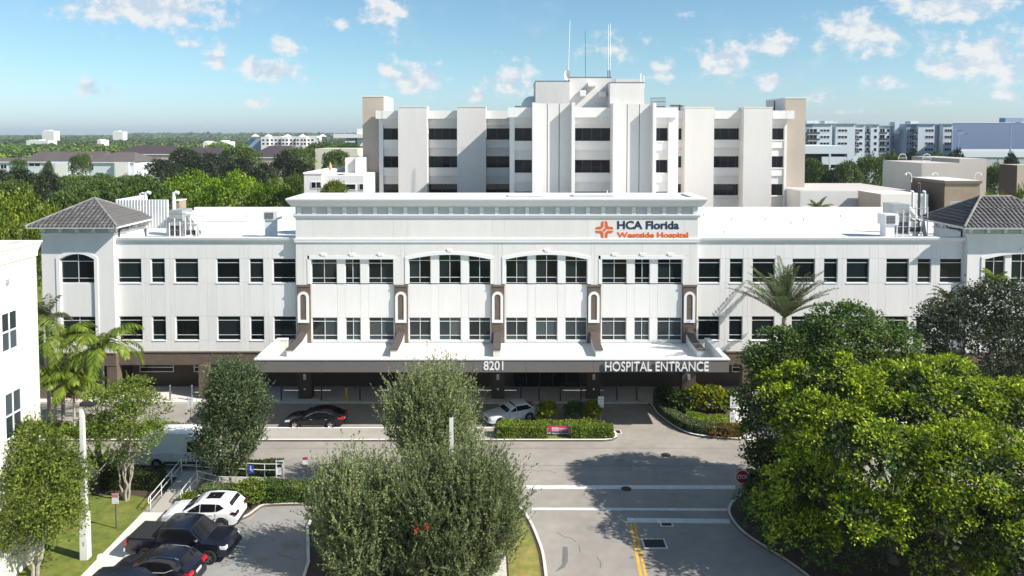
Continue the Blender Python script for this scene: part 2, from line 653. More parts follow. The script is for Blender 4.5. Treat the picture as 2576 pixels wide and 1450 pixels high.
# median between the drop-off lane and the road
yb, yf = gnd(0, 1079.5).y, gnd(0, 1111.5).y
xl, xr = gnd(40, 1095).x, gnd(1553, 1095).x
xm = gnd(1243, 1095).x
med = [(xl, yf), (xr - 1.2, yf), (xr - .55, yf + .15), (xr - .12, yf + .6), (xr, yf + 1.2), (xr - .15, yf + 1.9), (xr - .6, yf + 2.7), (xr - 1.2, yf + 3.0),
       (xm + .6, yf + 3.0), (xm, yb), (xl, yb)]
k, inn = kerb_ring('kerb', med, .17, .15, mats=('kerb_paint', 'kerb_side'))
paved = [(x, y) for x, y in inn if x < xm - 1]
xa = gnd(480, 1095).x
sheet('median_paving', 'concrete', [(xa, yf + .17), (xm, yf + .17), (xm, yb - .17), (xa, yb - .17)], .14)
sheet('planting_bed', 'soil', [(xl + .17, yf + .17), (xa, yf + .17), (xa, yb - .17), (xl + .17, yb - .17)], .12)
sheet('planting_bed', 'lawn', [(xm, yf + .17)] + [p for p in inn if p[0] > xm + .2 and p[1] < yf + 2.9] + [(xm + .6, yf + 2.83), (xm, yb - .17)], .12)

# curved bed right of the lane
crv = [(1630.5, 1017.5), (1640, 1026), (1652, 1044), (1676, 1063.5), (1701, 1080.5), (1734, 1094.5), (1772, 1102), (1815, 1106), (1862, 1109)]
crv = smooth_poly(G2(crv), closed=False, sub=4)
bed = crv + G2([(1874, 1100), (1862, 1070), (1850, 1045), (1846, 1024)]) + [(gnd(1640, 1017).x, YK - .25)]
k, inn = kerb_ring('kerb', bed, .17, .16, mats=('kerb_paint', 'kerb_side'))
sheet('planting_bed', 'soil', inn, .13)
# sunny walk to the right of that bed
wk = G2([(1876, 1109), (1852, 1045), (1848, 1022), (2300, 1022), (2300, 1109)])
struct(sheet('sidewalk', 'sidewalk', wk, .06))

# island with the feathery trees, between the car park and the entrance drive
isl = [(850, 1246), (1000, 1243), (1180, 1241), (1262, 1246), (1300, 1268), (1334, 1310), (1357, 1360), (1370, 1400), (1377, 1450)]
isl = smooth_poly(G2(isl), closed=False, sub=3)
pend = gnd(1380, 1450)
isl = isl + [(pend.x + .1, 30), (pend.x - .4, 20), (-10.2, 20), (-10.6, 30)] + G2([(772, 1420), (770, 1330), (790, 1290)])
k, inn = kerb_ring('kerb', isl, .17, .15)
sheet('planting_bed', 'mulch', inn, .10)
gs = G2([(1292, 1276), (1318, 1310), (1342, 1360), (1354, 1400), (1361, 1450)])
gs2 = [(x - 1.75, y - .1) for x, y in reversed(gs)]
sheet('grass_strip', 'dry_lawn', [(gs[0][0] - 1.4, gs[0][1] + .4)] + gs + [(gs[-1][0], 20), (gs2[0][0], 20)] + gs2, .124)
gw = [(x - .1, y) for x, y in gs2]
sheet('gravel_path', 'gravel', [(gw[0][0], 20)] + gw[:4] + [(x - 1.0, y) for x, y in reversed(gw[:4])] + [(gw[0][0] - 1.0, 20)], .128)

# right-hand island under the big trees
isr = [(2700, 1236), (1905, 1236), (1862, 1246), (1838, 1268), (1830, 1290), (1843, 1318), (1872, 1348), (1925, 1384), (1985, 1422), (2025, 1452)]
isr = G2(isr[:2]) + smooth_poly(G2(isr[2:]), closed=False, sub=3) + [(21, 20), (60, 20), (60, 46)]
k, inn = kerb_ring('kerb', isr, .17, .15)
sheet('planting_bed', 'mulch', inn, .10)

# car park, sidewalk strip, lawn
XS = -23.3
lot = [(-21.5, 15), (-10.7, 15), (-10.7, 30)] + G2([(772, 1420), (770, 1330), (790, 1290), (800, 1274), (668, 1277), (640, 1300), (622, 1312)]) + [(-21.5, gnd(560, 1312).y)]
sheet('car_park', 'lot_asphalt', lot, .004)
struct(MB().box(XS, -21.52, 15, 45.4, -.05, .12).build('sidewalk', 'sidewalk'))
lawn = [(-60, 15), (XS - .02, 15), (XS - .02, 47.0), (-25.0, 47.6), (-60, 47.6)]
sheet('lawn', 'lawn', lawn, .10)
sheet('planting_bed', 'mulch', [(-60, 47.6), (-25.0, 47.6), (XS - .02, 47.0), (XS - .02, 50.2), (-60, 50.2)], .10)
o = MB().box(-60, -23.3, 50.2, 50.37, -.05, .15).build('kerb', ['kerb_concrete'])
struct(o)
# bed behind the parked cars, its rounded kerb facing the car park
bd = G2([(488, 1290), (540, 1310), (596, 1312), (626, 1302), (648, 1286), (664, 1277), (700, 1274), (800, 1272)])
bd = smooth_poly(bd, closed=False, sub=3) + [(-10.9, 48.0), (-20.9, 48.0), (-20.9, 46.2)]
k, inn = kerb_ring('kerb', bd, .2, .15)
sheet('planting_bed', 'soil', inn, .11)
# raised walkway with handrails
struct(MB().box(-21.0, -10.95, 48.05, 50.2, -.05, .13).build('walkway', 'concrete'))
rp = MB()
rp.add([(-22.9, 45.42, .0), (-21.25, 45.42, .0), (-21.25, 50.2, .0), (-22.9, 50.2, .0), (-22.9, 45.42, .125), (-21.25, 45.42, .125), (-21.25, 50.2, .5), (-22.9, 50.2, .5)],
       [(0, 3, 2, 1), (4, 5, 6, 7), (0, 1, 5, 4), (1, 2, 6, 5), (2, 3, 7, 6), (3, 0, 4, 7)])
struct(rp.build('ramp', 'concrete'))

# markings
def mark(name, m, pts, z=.006):
    return struct(sheet(name, m, G2(pts), z))
def stripe(x0, y0, x1, y1, t):
    return [(x0, y0 - t / 2), (x1, y1 - t / 2), (x1, y1 + t / 2), (x0, y0 + t / 2)]
mark('crosswalk_line', 'road_paint', stripe(1290, 1226, 1850, 1226, 9.5))
mark('crosswalk_line', 'road_paint', stripe(1338, 1280.5, 1828, 1282.5, 6.2))
mark('stop_line', 'road_paint', stripe(1578, 1309, 1836, 1312, 11.5))
for a, b, c, d in ((1582.5, 1589, 1609, 1617), (1592.5, 1598.5, 1621.5, 1629)):
    mark('centre_line', 'yellow_paint', [(a, 1315), (b, 1315), (d, 1452), (c, 1452)])
mat('tar', (.15, .15, .15), .8, vary=.2, vscale=3)
mark('tar_patch', 'tar', [(1416, 1376), (1428, 1376), (1429, 1412), (1420, 1428), (1396, 1440), (1414, 1420)])
mark('tar_patch', 'tar', [(1456, 1372), (1458, 1372), (1461, 1392), (1459, 1392)])
# expansion joints across the road, faint seams in the paving
mat('seam', (.17, .165, .16), .9)
for py in (1128, 1172):
    mark('road_seam', 'seam', stripe(300, py, 1900, py, .9), .005)

mat('iron', (.055, .05, .048), .7, metal=.3, vary=.3, vscale=6)
def manhole(px, py, r, label):
    p = gnd(px, py)
    t = thing('manhole_cover', label, 'manhole', (p.x, p.y, .002))
    MB().cyl(p + Vector((0, 0, .002)), p + Vector((0, 0, .014)), r, n=24).build('rim', 'kerb_side', t)
    m = MB().cyl(p + Vector((0, 0, .004)), p + Vector((0, 0, .018)), r * .9, n=24)
    for a in range(-3, 4):
        w = math.sqrt(max(.01, (r * .8) ** 2 - (a * r * .22) ** 2))
        m.box(p.x - w, p.x + w, p.y + a * r * .22 - .02, p.y + a * r * .22 + .02, .017, .024)
    m.build('lid', 'iron', t)
manhole(1675.5, 1145, .36, 'round iron manhole cover in the sunny road before the right bed')
manhole(1575.5, 1230.5, .36, 'round iron manhole cover on the far crosswalk line in tree shade')
def grate(px, py, w, d, label, n=8):
    p = gnd(px, py)
    t = thing('drain_grate', label, 'drain', (p.x, p.y, 0))
    MB().box(p.x - w / 2 - .1, p.x + w / 2 + .1, p.y - d / 2 - .1, p.y + d / 2 + .1, .0, .012).build('frame', 'kerb_concrete', t)
    MB().box(p.x - w / 2, p.x + w / 2, p.y - d / 2, p.y + d / 2, .001, .016).build('well', 'dark_void', t)
    for i in range(n):
        x = p.x - w / 2 + (i + .5) * w / n
        MB().box(x - w / n * .22, x + w / n * .22, p.y - d / 2, p.y + d / 2, .012, .024).build('bar', 'iron', t)
grate(1646, 1368, 1.2, .85, 'large dark storm drain grate beside the yellow centre line', 10)
grate(1677, 1320, .6, .3, 'small drain plate just below the stop line', 4)
grate(1551, 1087, .6, .6, 'small drain grate at the rounded tip of the hedge island', 5)

# hairline cracks and old oil spots
mat('crack', (.12, .115, .11), .9)
mat('oil', (.225, .208, .188), .75, vary=.3, vscale=5)
for pts in ([(700, 1392), (712, 1400), (728, 1401), (736, 1408), (752, 1410)], [(1402, 1340), (1420, 1352), (1434, 1353), (1450, 1364)], [(1500, 1400), (1512, 1416), (1510, 1430)], [(640, 1345), (655, 1352), (676, 1350), (690, 1360)], [(1330, 1180), (1352, 1186), (1380, 1184), (1401, 1191)]):
    P_ = [gnd(x, y) for x, y in pts]
    mbk = MB()
    for i in range(len(P_) - 1):
        d_ = (P_[i + 1] - P_[i]).normalized()
        n_ = Vector((-d_.y, d_.x, 0)) * .018
        mbk.add([tuple(q + Vector((0, 0, .0075))) for q in (P_[i] - n_, P_[i + 1] - n_, P_[i + 1] + n_, P_[i] + n_)], [(0, 1, 2, 3)])
    struct(mbk.build('road_crack', 'crack'))
for px, py, r_ in ((690, 1330, .35), (730, 1372, .5), (655, 1410, .4), (1450, 1170, .45), (1560, 1160, .3), (1490, 1330, .35), (860, 1160, .5)):
    p = gnd(px, py)
    pts = [(p.x + r_ * 1.3 * math.cos(t_) * random.uniform(.7, 1.2), p.y + r_ * math.sin(t_) * random.uniform(.7, 1.2)) for t_ in [2 * math.pi * k / 11 for k in range(11)]]
    sheet('oil_stain', 'oil', pts, .0068)
# ------------------------------------------------------------------ the hospital's front building
hosp = thing('hospital_building', 'long white three storey hospital with arched windows, brick bands and tiled corner roofs', 'hospital', (0, YF, 0))
YW = YF + .5                              # wings stand a little behind the centre
YB = YF + .15                             # bays between the brick piers
GL = .14                                  # how deep the glass sits

def panel_grid(Y, xs, zs, holes, m, th=.24, gap=.006, skip=None, parent=hosp):
    for i in range(len(xs) - 1):
        for j in range(len(zs) - 1):
            x0, x1, z0, z1 = xs[i], xs[i + 1], zs[j], zs[j + 1]
            if x1 - x0 < .05 or z1 - z0 < .05:
                continue
            cx, cz = (x0 + x1) / 2, (z0 + z1) / 2
            if any(h[0] < cx < h[1] and h[2] < cz < h[3] for h in holes):
                continue
            bx('wall_panel', m, parent, x0 + gap, x1 - gap, Y, Y + th, z0 + gap, z1 - gap)

def window(Y, x0, x1, z0, z1, cols=1, rows=(.18, .79), parent=hosp, top=None, frame='alu', glass='glass', t=.055, bars_only=False, name='window', one_pane=False):
    """framed window; rows are the heights of the cross bars measured from the top (0..1); top(x) gives an arched head"""
    d0, d1 = Y + GL - .05, Y + GL + .04
    tp = top or (lambda x: z1)
    mb = MB()
    mb.box(x0, x0 + t, d0, d1, z0, tp(x0 + t / 2))
    mb.box(x1 - t, x1, d0, d1, z0, tp(x1 - t / 2))
    mb.box(x0 + t, x1 - t, d0, d1, z0, z0 + t)
    if top is None:
        mb.box(x0 + t, x1 - t, d0, d1, z1 - t, z1)
    else:
        n = 6
        for k in range(n):
            a, b = x0 + (x1 - x0) * k / n, x0 + (x1 - x0) * (k + 1) / n
            mb.prism([(a, tp(a) - t), (b, tp(b) - t), (b, tp(b)), (a, tp(a))], 'y', d0, d1)
    cs = [x0 + (x1 - x0) * k / cols for k in range(cols + 1)]
    zr = [z1 - (z1 - z0) * r for r in rows]
    for c in cs[1:-1]:
        mb.box(c - t / 2, c + t / 2, d0 + .01, d1, z0 + t, tp(c) - t)
    for z in zr:
        for k in range(cols):
            mb.box(cs[k] + t / 2, cs[k + 1] - t / 2, d0 + .004, d1, z - t / 2, z + t / 2)
    w = mb.build(name, frame, parent)
    zl = [z0, z1] if one_pane else [z0] + sorted(zr) + [z1]
    for k in range(cols):
        for j in range(len(zl) - 1):
            a, b, c, d = cs[k] + t * .4, cs[k + 1] - t * .4, zl[j] + t * .4, zl[j + 1] - t * .4
            g = MB()
            if top is not None and j == len(zl) - 2:
                pts = [(a, c), (b, c)] + [(b + (a - b) * q / 4, tp(b + (a - b) * q / 4) - t * .4) for q in range(5)]
                g.prism(pts, 'y', Y + GL, Y + GL + .02)
            else:
                g.box(a, b, Y + GL, Y + GL + .02, c, d)
            gm = glass
            if glass == 'glass' and j == 1:
                gm = random.choice(('glass', 'glass', 'blind_dark', 'blind_dark', 'blind_dark'))
            elif glass == 'blind_reflect' and j == 1:
                gm = random.choice(('blind_reflect', 'blind_reflect', 'glass_sky', 'blind_dark'))
            p = g.build('pane', gm, None)
            off = world_loc(w)
            p.parent = w
            p.location = -off
    return w

# --- levels
zW = [ZA(884, YW), ZA(856.3, YW), ZA(796, YW), ZA(712, YW), ZA(650.8, YW), ZA(609, YW)]
zWtop = ZA(597.5, YW)
def wing(x0, x1, wins, joints):
    xs = sorted([x0, x1] + [w for a in wins for w in a] + joints)
    holes = [(a, b, zW[1], zW[2]) for a, b in wins] + [(a, b, zW[3], zW[4]) for a, b in wins]
    panel_grid(YW, xs, zW, holes, 'stucco')
    for a, b in wins:
        window(YW, a, b, zW[1], zW[2])
        window(YW, a, b, zW[3], zW[4])
        for z in (zW[1], zW[3]):
            bx('window_sill', 'trim', hosp, a - .02, b + .02, YW - .05, YW + .12, z - .07, z - .004)
    # body behind the panels, brick band and roof
    bx('wing_body', 'dark_void', hosp, x0 + .02, x1 - .02, YW + .26, YW + 30, zW[0] + .02, 13.75)
    bx('brick_band', 'brick', hosp, x0, x1, YW - .04, YW + 4.5, ZA(917, YW), zW[0] - .1)
    bx('band_ledge', 'brown_cap', hosp, x0, x1, YW - .12, YW + .3, zW[0] - .1, zW[0] + .008)
    bx('roof_deck', 'roof_white', hosp, x0, x1, YW + .5, YW + 31.5, 13.75, 13.9)
    for k in range(1, 7):
        yy = YW + 1 + k * 4.3 + random.uniform(-.5, .5)
        bx('roof_seam', 'roof_seam', hosp, x0 + random.uniform(.3, 3), x1 - random.uniform(.3, 3), yy, yy + .10, 13.9, 13.915)
    for k in range(int((x1 - x0) / 4)):
        xx = x0 + 2 + k * 4 + random.uniform(-.8, .8)
        y0_ = YW + 1 + random.choice((0, 4.3, 8.6))
        bx('roof_seam', 'roof_seam', hosp, xx, xx + .07, y0_, y0_ + 4.2, 13.9, 13.913)

def ring_profile(name, m, x0, x1, y0, y1, prof, parent=hosp, sides='flrb'):
    """a moulding of profile [(out, z)...] carried round a rectangle"""
    mb = MB()
    n = len(prof)
    corners = []
    for o_, z in prof:
        corners.append([(x0 - o_, y0 - o_, z), (x1 + o_, y0 - o_, z), (x1 + o_, y1 + o_, z), (x0 - o_, y1 + o_, z)])
    for i in range(n - 1):
        for k, s in enumerate('frbl'):
            if s not in sides:
                continue
            a, b = corners[i], corners[i + 1]
            mb.add([a[k], a[(k + 1) % 4], b[(k + 1) % 4], b[k]], [(0, 1, 2, 3)])
    return mb.build(name, m, parent)

X = lambda px, Y=YF: XA(px, Y)
lw = [(X(a, YW), X(b, YW)) for a, b in ((296.7, 356), (380, 415), (439.5, 499), (544.6, 603), (627.4, 663), (686.5, 744))]
lj = [X(q, YW) for q in (365, 427, 521, 614, 674)]
xL0, xL1 = X(287, YW), X(745)
wing(xL0, xL1, lw, lj)
rw = [(X(a, YW), X(b, YW)) for a, b in ((1757, 1811.8), (1835.2, 1869.6), (1892.6, 1949.7), (1992.9, 2050), (2072, 2107), (2129, 2186), (2229, 2286), (2307.7, 2342), (2364, 2420))]
rj = [X(q, YW) for q in (1825, 1881.5, 1972, 2062.4, 2119, 2209, 2296, 2354)]
xR0, xR1 = X(1754), X(2432, YW)
wing(xR0, xR1, rw, rj)
# wing cornices and parapets
for x0, x1 in ((xL0, xL1), (xR0, xR1)):
    mb = MB()
    prof = [(YW + .02, zW[5] + .008), (YW - .10, zW[5] + .008), (YW - .12, zW[5] + .1), (YW - .2, zW[5] + .2), (YW - .24, zWtop - .05), (YW - .24, zWtop), (YW + .45, zWtop), (YW + .45, 13.7), (YW + .02, 13.7)]
    n = max(3, int((x1 - x0) / 5))
    for k in range(n):
        a, b = x0 + (x1 - x0) * k / n, x0 + (x1 - x0) * (k + 1) / n
        MB().prism(prof, 'x', a + .006, b - .006).build('cornice', 'trim', hosp)
    bx('parapet', 'trim', hosp, x0, x1, YW + 31.1, YW + 31.6, 13.7, 14.25)

for x0, x1 in ((X(105), xL0 - .003), (xR1 + .003, XA(2226, 97))):
    bx('roof_deck', 'roof_white', hosp, x0, x1, YF + 6.6, YW + 31.5, 13.75, 13.9)
    bx('wing_body', 'stucco', hosp, x0 + .02, x1 - .02, YF + 6.62, YW + 31.4, .2, 13.74)
    bx('parapet', 'trim', hosp, x0, x1, YW + 31.1, YW + 31.6, 13.901, 14.25)

# --- centre block
xC0, xC1 = X(745), X(1754.5)
zc = dict(sill2=ZA(858, YF), head2=ZA(800, YF), band=ZA(717, YF), sill3=ZA(714.2, YF), head3=ZA(652.5, YF), apex=ZA(641, YF), m1b=ZA(611, YF), m1t=ZA(600.5, YF), m2b=ZA(549, YF), m2t=ZA(539.6, YF), fr=ZA(520.5, YF), top=ZA(498.3, YF))
piers = [(X(a), X(b)) for a, b in ((746.4, 780), (992, 1025.4), (1235.9, 1268.9), (1478.4, 1511.7), (1718.4, 1753.3))]
cw = [[(783.2, 847.9), (867.9, 906.7), (926.7, 990.6)], [(1028.2, 1083.8), (1103.5, 1159.7), (1178.7, 1234.3)],
      [(1272, 1327.6), (1347, 1403.2), (1421.6, 1477.4)], [(1513.6, 1577), (1596, 1635), (1653.9, 1716.5)]]
cw = [[(X(a, YB), X(b, YB)) for a, b in g] for g in cw]
zbot = 5.0
bx('block_body', 'dark_void', hosp, xC0 + .03, xC1 - .03, YB + .26, YF + 5, zbot, zc['top'] - .25)
bx('block_roof', 'roof_white', hosp, xC0 + .03, xC1 - .03, YF + .3, YF + 5, zc['top'] - .24, zc['top'] - .12)
for k, side in ((0, xC0), (1, xC1)):
    a, b = (side, side + .2) if k == 0 else (side - .2, side)
    bx('side_wall', 'stucco_grey', hosp, a, b, YF + .25, YF + 5, zbot, zc['fr'])
for gi, g in enumerate(cw):
    bx0, bx1 = piers[gi][1], piers[gi + 1][0]
    pc0, pc1 = sum(piers[gi]) / 2, sum(piers[gi + 1]) / 2
    xs = sorted([bx0, bx1] + [q for w in g for q in w])
    h2 = [(a, b, zc['sill2'], zc['head2']) for a, b in g]
    panel_grid(YB, xs, [zbot, zc['sill2'], zc['head2'], zc['band']], h2, 'stucco')
    for a, b in g:
        window(YB, a, b, zc['sill2'], zc['head2'], cols=2, glass='blind_reflect')
    arched = gi in (1, 2)
    wx0, wx1 = g[0][0], g[-1][1]
    cxm = (wx0 + wx1) / 2
    if not arched:
        # flat headed group in the upper wall
        zt = zc['head3']
        for k in range(2):
            a, b = g[k][1], g[k + 1][0]
            bx('wall_panel', 'stucco', hosp, a + .005, b - .005, YB, YB + .24, zc['sill3'], zt)
        for a, b in g:
            window(YB, a, b, zc['sill3'], zt, cols=2)
        head = MB().box(wx0 - .12, wx1 + .12, YF - .05, YF + .28, zt, zt + .30)
        for a, b in g:
            c = (a + b) / 2
            head.prism([(c - .2, zt + .3), (c + .2, zt + .3), (c + .26, zt + .52), (c - .26, zt + .52)], 'y', YF - .08, YF + .2)
        head.build('window_head', 'trim', hosp)
        bx('jamb', 'trim', hosp, wx0 - .30, wx0, YF - .03, YB + .2, zc['sill3'] - .02, zt)
        bx('jamb', 'trim', hosp, wx1, wx1 + .02, YF - .03, YB + .2, zc['sill3'] - .02, zt)
        panel_grid(YF, [pc0, wx0 - .31], [zc['band'], zc['head3'] + .3], [], 'stucco_grey')
        panel_grid(YF, [wx1 + .03, pc1], [zc['band'], zc['head3'] + .3], [], 'stucco_grey')
        panel_grid(YF, [pc0, cxm, pc1], [zc['head3'] + .3, zc['m1b'] + .05], [], 'stucco_grey')
    else:
        rise = zc['apex'] - zc['head3'] + .02
        half = (wx1 - wx0) / 2
        rad = (half * half + rise * rise) / (2 * rise)
        arc = lambda x, o_=0.0: zc['head3'] - .02 + rise - rad + math.sqrt(max(0, (rad + o_) ** 2 - (x - cxm) ** 2))
        for a, b in g:
            window(YB, a, b, zc['sill3'], zc['head3'] + .02, cols=2, top=lambda x: arc(x) - .01, rows=(.08, .76))
        for k in range(2):
            a, b = g[k][1], g[k + 1][0]
            MB().prism([(a + .005, zc['sill3']), (b - .005, zc['sill3']), (b - .005, arc(b)), (a + .005, arc(a))], 'y', YB, YB + .24).build('wall_panel', 'stucco', hosp)
        tr = MB()
        n = 18
        w_ = .30
        for k in range(n):
            a, b = wx0 - w_ + (wx1 - wx0 + 2 * w_) * k / n, wx0 - w_ + (wx1 - wx0 + 2 * w_) * (k + 1) / n
            lo = lambda x: arc(min(max(x, wx0), wx1))
            hi = lambda x: arc(x, w_)
            tr.prism([(a, lo(a)), (b, lo(b)), (b, hi(b)), (a, hi(a))], 'y', YF - .05, YF + .3)
        tr.box(wx0 - w_, wx0 - .002, YF - .05, YF + .3, zc['sill3'] - .02, lo(wx0))
        tr.box(wx1 + .002, wx1 + w_, YF - .05, YF + .3, zc['sill3'] - .02, lo(wx1))
        tr.prism([(cxm - .16, hi(cxm) - .02), (cxm + .16, hi(cxm) - .02), (cxm + .22, hi(cxm) + .2), (cxm - .22, hi(cxm) + .2)], 'y', YF - .09, YF + .2)
        tr.build('arch_trim', 'trim', hosp)
        up = MB()
        for k in range(n):
            a, b = wx0 - w_ + (wx1 - wx0 + 2 * w_) * k / n, wx0 - w_ + (wx1 - wx0 + 2 * w_) * (k + 1) / n
            up.prism([(a, hi(a)), (b, hi(b)), (b, zc['m1b'] + .05), (a, zc['m1b'] + .05)], 'y', YF, YF + .24)
        up.build('wall_panel', 'stucco_grey', hosp)
        panel_grid(YF, [pc0, wx0 - w_ - .012], [zc['band'], zc['m1b'] + .05], [], 'stucco_grey')
        panel_grid(YF, [wx1 + w_ + .012, pc1], [zc['band'], zc['m1b'] + .05], [], 'stucco_grey')
# wall strips over the end piers
panel_grid(YF, [xC0, sum(piers[0]) / 2], [zc['band'], zc['m1b'] + .05], [], 'stucco_grey')
panel_grid(YF, [sum(piers[4]) / 2, xC1], [zc['band'], zc['m1b'] + .05], [], 'stucco_grey')
# upper band of wall with its control joints
uj = [xC0, X(788), X(991), X(1027), X(1238), X(1268), X(1478), X(1511), X(1720), xC1]
panel_grid(YF, uj, [zc['m1t'] - .06, zc['m2b'] + .06], [], 'stucco_grey')
ring_profile('moulding', 'trim', xC0, xC1, YF, YF + 5, [(0, zc['m1b']), (.10, zc['m1b'] + .06), (.10, zc['m1b'] + .14), (.13, zc['m1t'] - .08), (.13, zc['m1t']), (-.1, zc['m1t'] + .02)])
ring_profile('moulding', 'trim', xC0, xC1, YF, YF + 5, [(0, zc['m2b']), (.10, zc['m2b'] + .06), (.18, zc['m2t'] - .1), (.18, zc['m2t']), (-.1, zc['m2t'] + .02)])
bx('frieze', 'frieze', hosp, xC0 + .01, xC1 - .01, YF + .02, YF + 4.9, zc['m2t'], zc['fr'] + .05)
ring_profile('cornice', 'cornice', xC0, xC1, YF, YF + 5, [(0, zc['fr']), (.28, zc['fr'] + .02), (.30, zc['fr'] + .12), (.42, zc['fr'] + .26), (.62, zc['top'] - .22), (.66, zc['top'] - .14), (.66, zc['top']), (-.35, zc['top'] + .03), (-.35, zc['top'] - .3)])
nb = 27
for k in range(nb):
    c = xC0 + .35 + (xC1 - xC0 - .7) * k / (nb - 1)
    w = .17
    MB().prism([(YF + .03, zc['m2t'] + .03), (YF - .12, zc['m2t'] + .03), (YF - .14, zc['m2t'] + .3), (YF - .27, zc['fr'] - .02), (YF + .03, zc['fr'] - .02)], 'x', c - w, c + w).build('bracket', 'cornice', hosp)
# brick piers with their tall rounded niches
for i, (a, b) in enumerate(piers):
    bx('brick_pier', 'brick', hosp, a, b, YF - .02, YF + .4, 5.0, zc['band'] - .16)
    bx('pier_cap', 'brown_cap', hosp, a - .03, b + .03, YF - .08, YF + .3, zc['band'] - .16, zc['band'] + .01)
    c = (a + b) / 2 - .03
    z0, z1 = ZA(812, YF), ZA(748, YF)
    def arch(hw, zb):
        return [(c - hw, zb), (c + hw, zb)] + [(c + hw * math.cos(t), z1 - .0 + hw * math.sin(t)) for t in [math.pi * q / 10 for q in range(11)]]
    ou, ii = arch(.50, z0), arch(.27, z0 + .26)
    fr = MB()
    n = len(ou)
    for y, fl in ((YF - .10, 0), (YF - .02, 1)):
        pass
    vs = [(p[0], YF - .10, p[1]) for p in ou] + [(p[0], YF - .10, p[1]) for p in ii] + [(p[0], YF - .021, p[1]) for p in ou] + [(p[0], YF - .015, p[1]) for p in ii]
    fs = []
    for k in range(n):
        j = (k + 1) % n
        fs += [(k, j, n + j, n + k), (j, k, 2 * n + k, 2 * n + j), (n + k, n + j, 3 * n + j, 3 * n + k)]
    fr.add(vs, fs)
    fr.build('niche_frame', 'trim', hosp)
    MB().prism([(p[0], p[1]) for p in ii], 'y', YF - .05, YF - .022).build('niche_panel', 'brick', hosp)

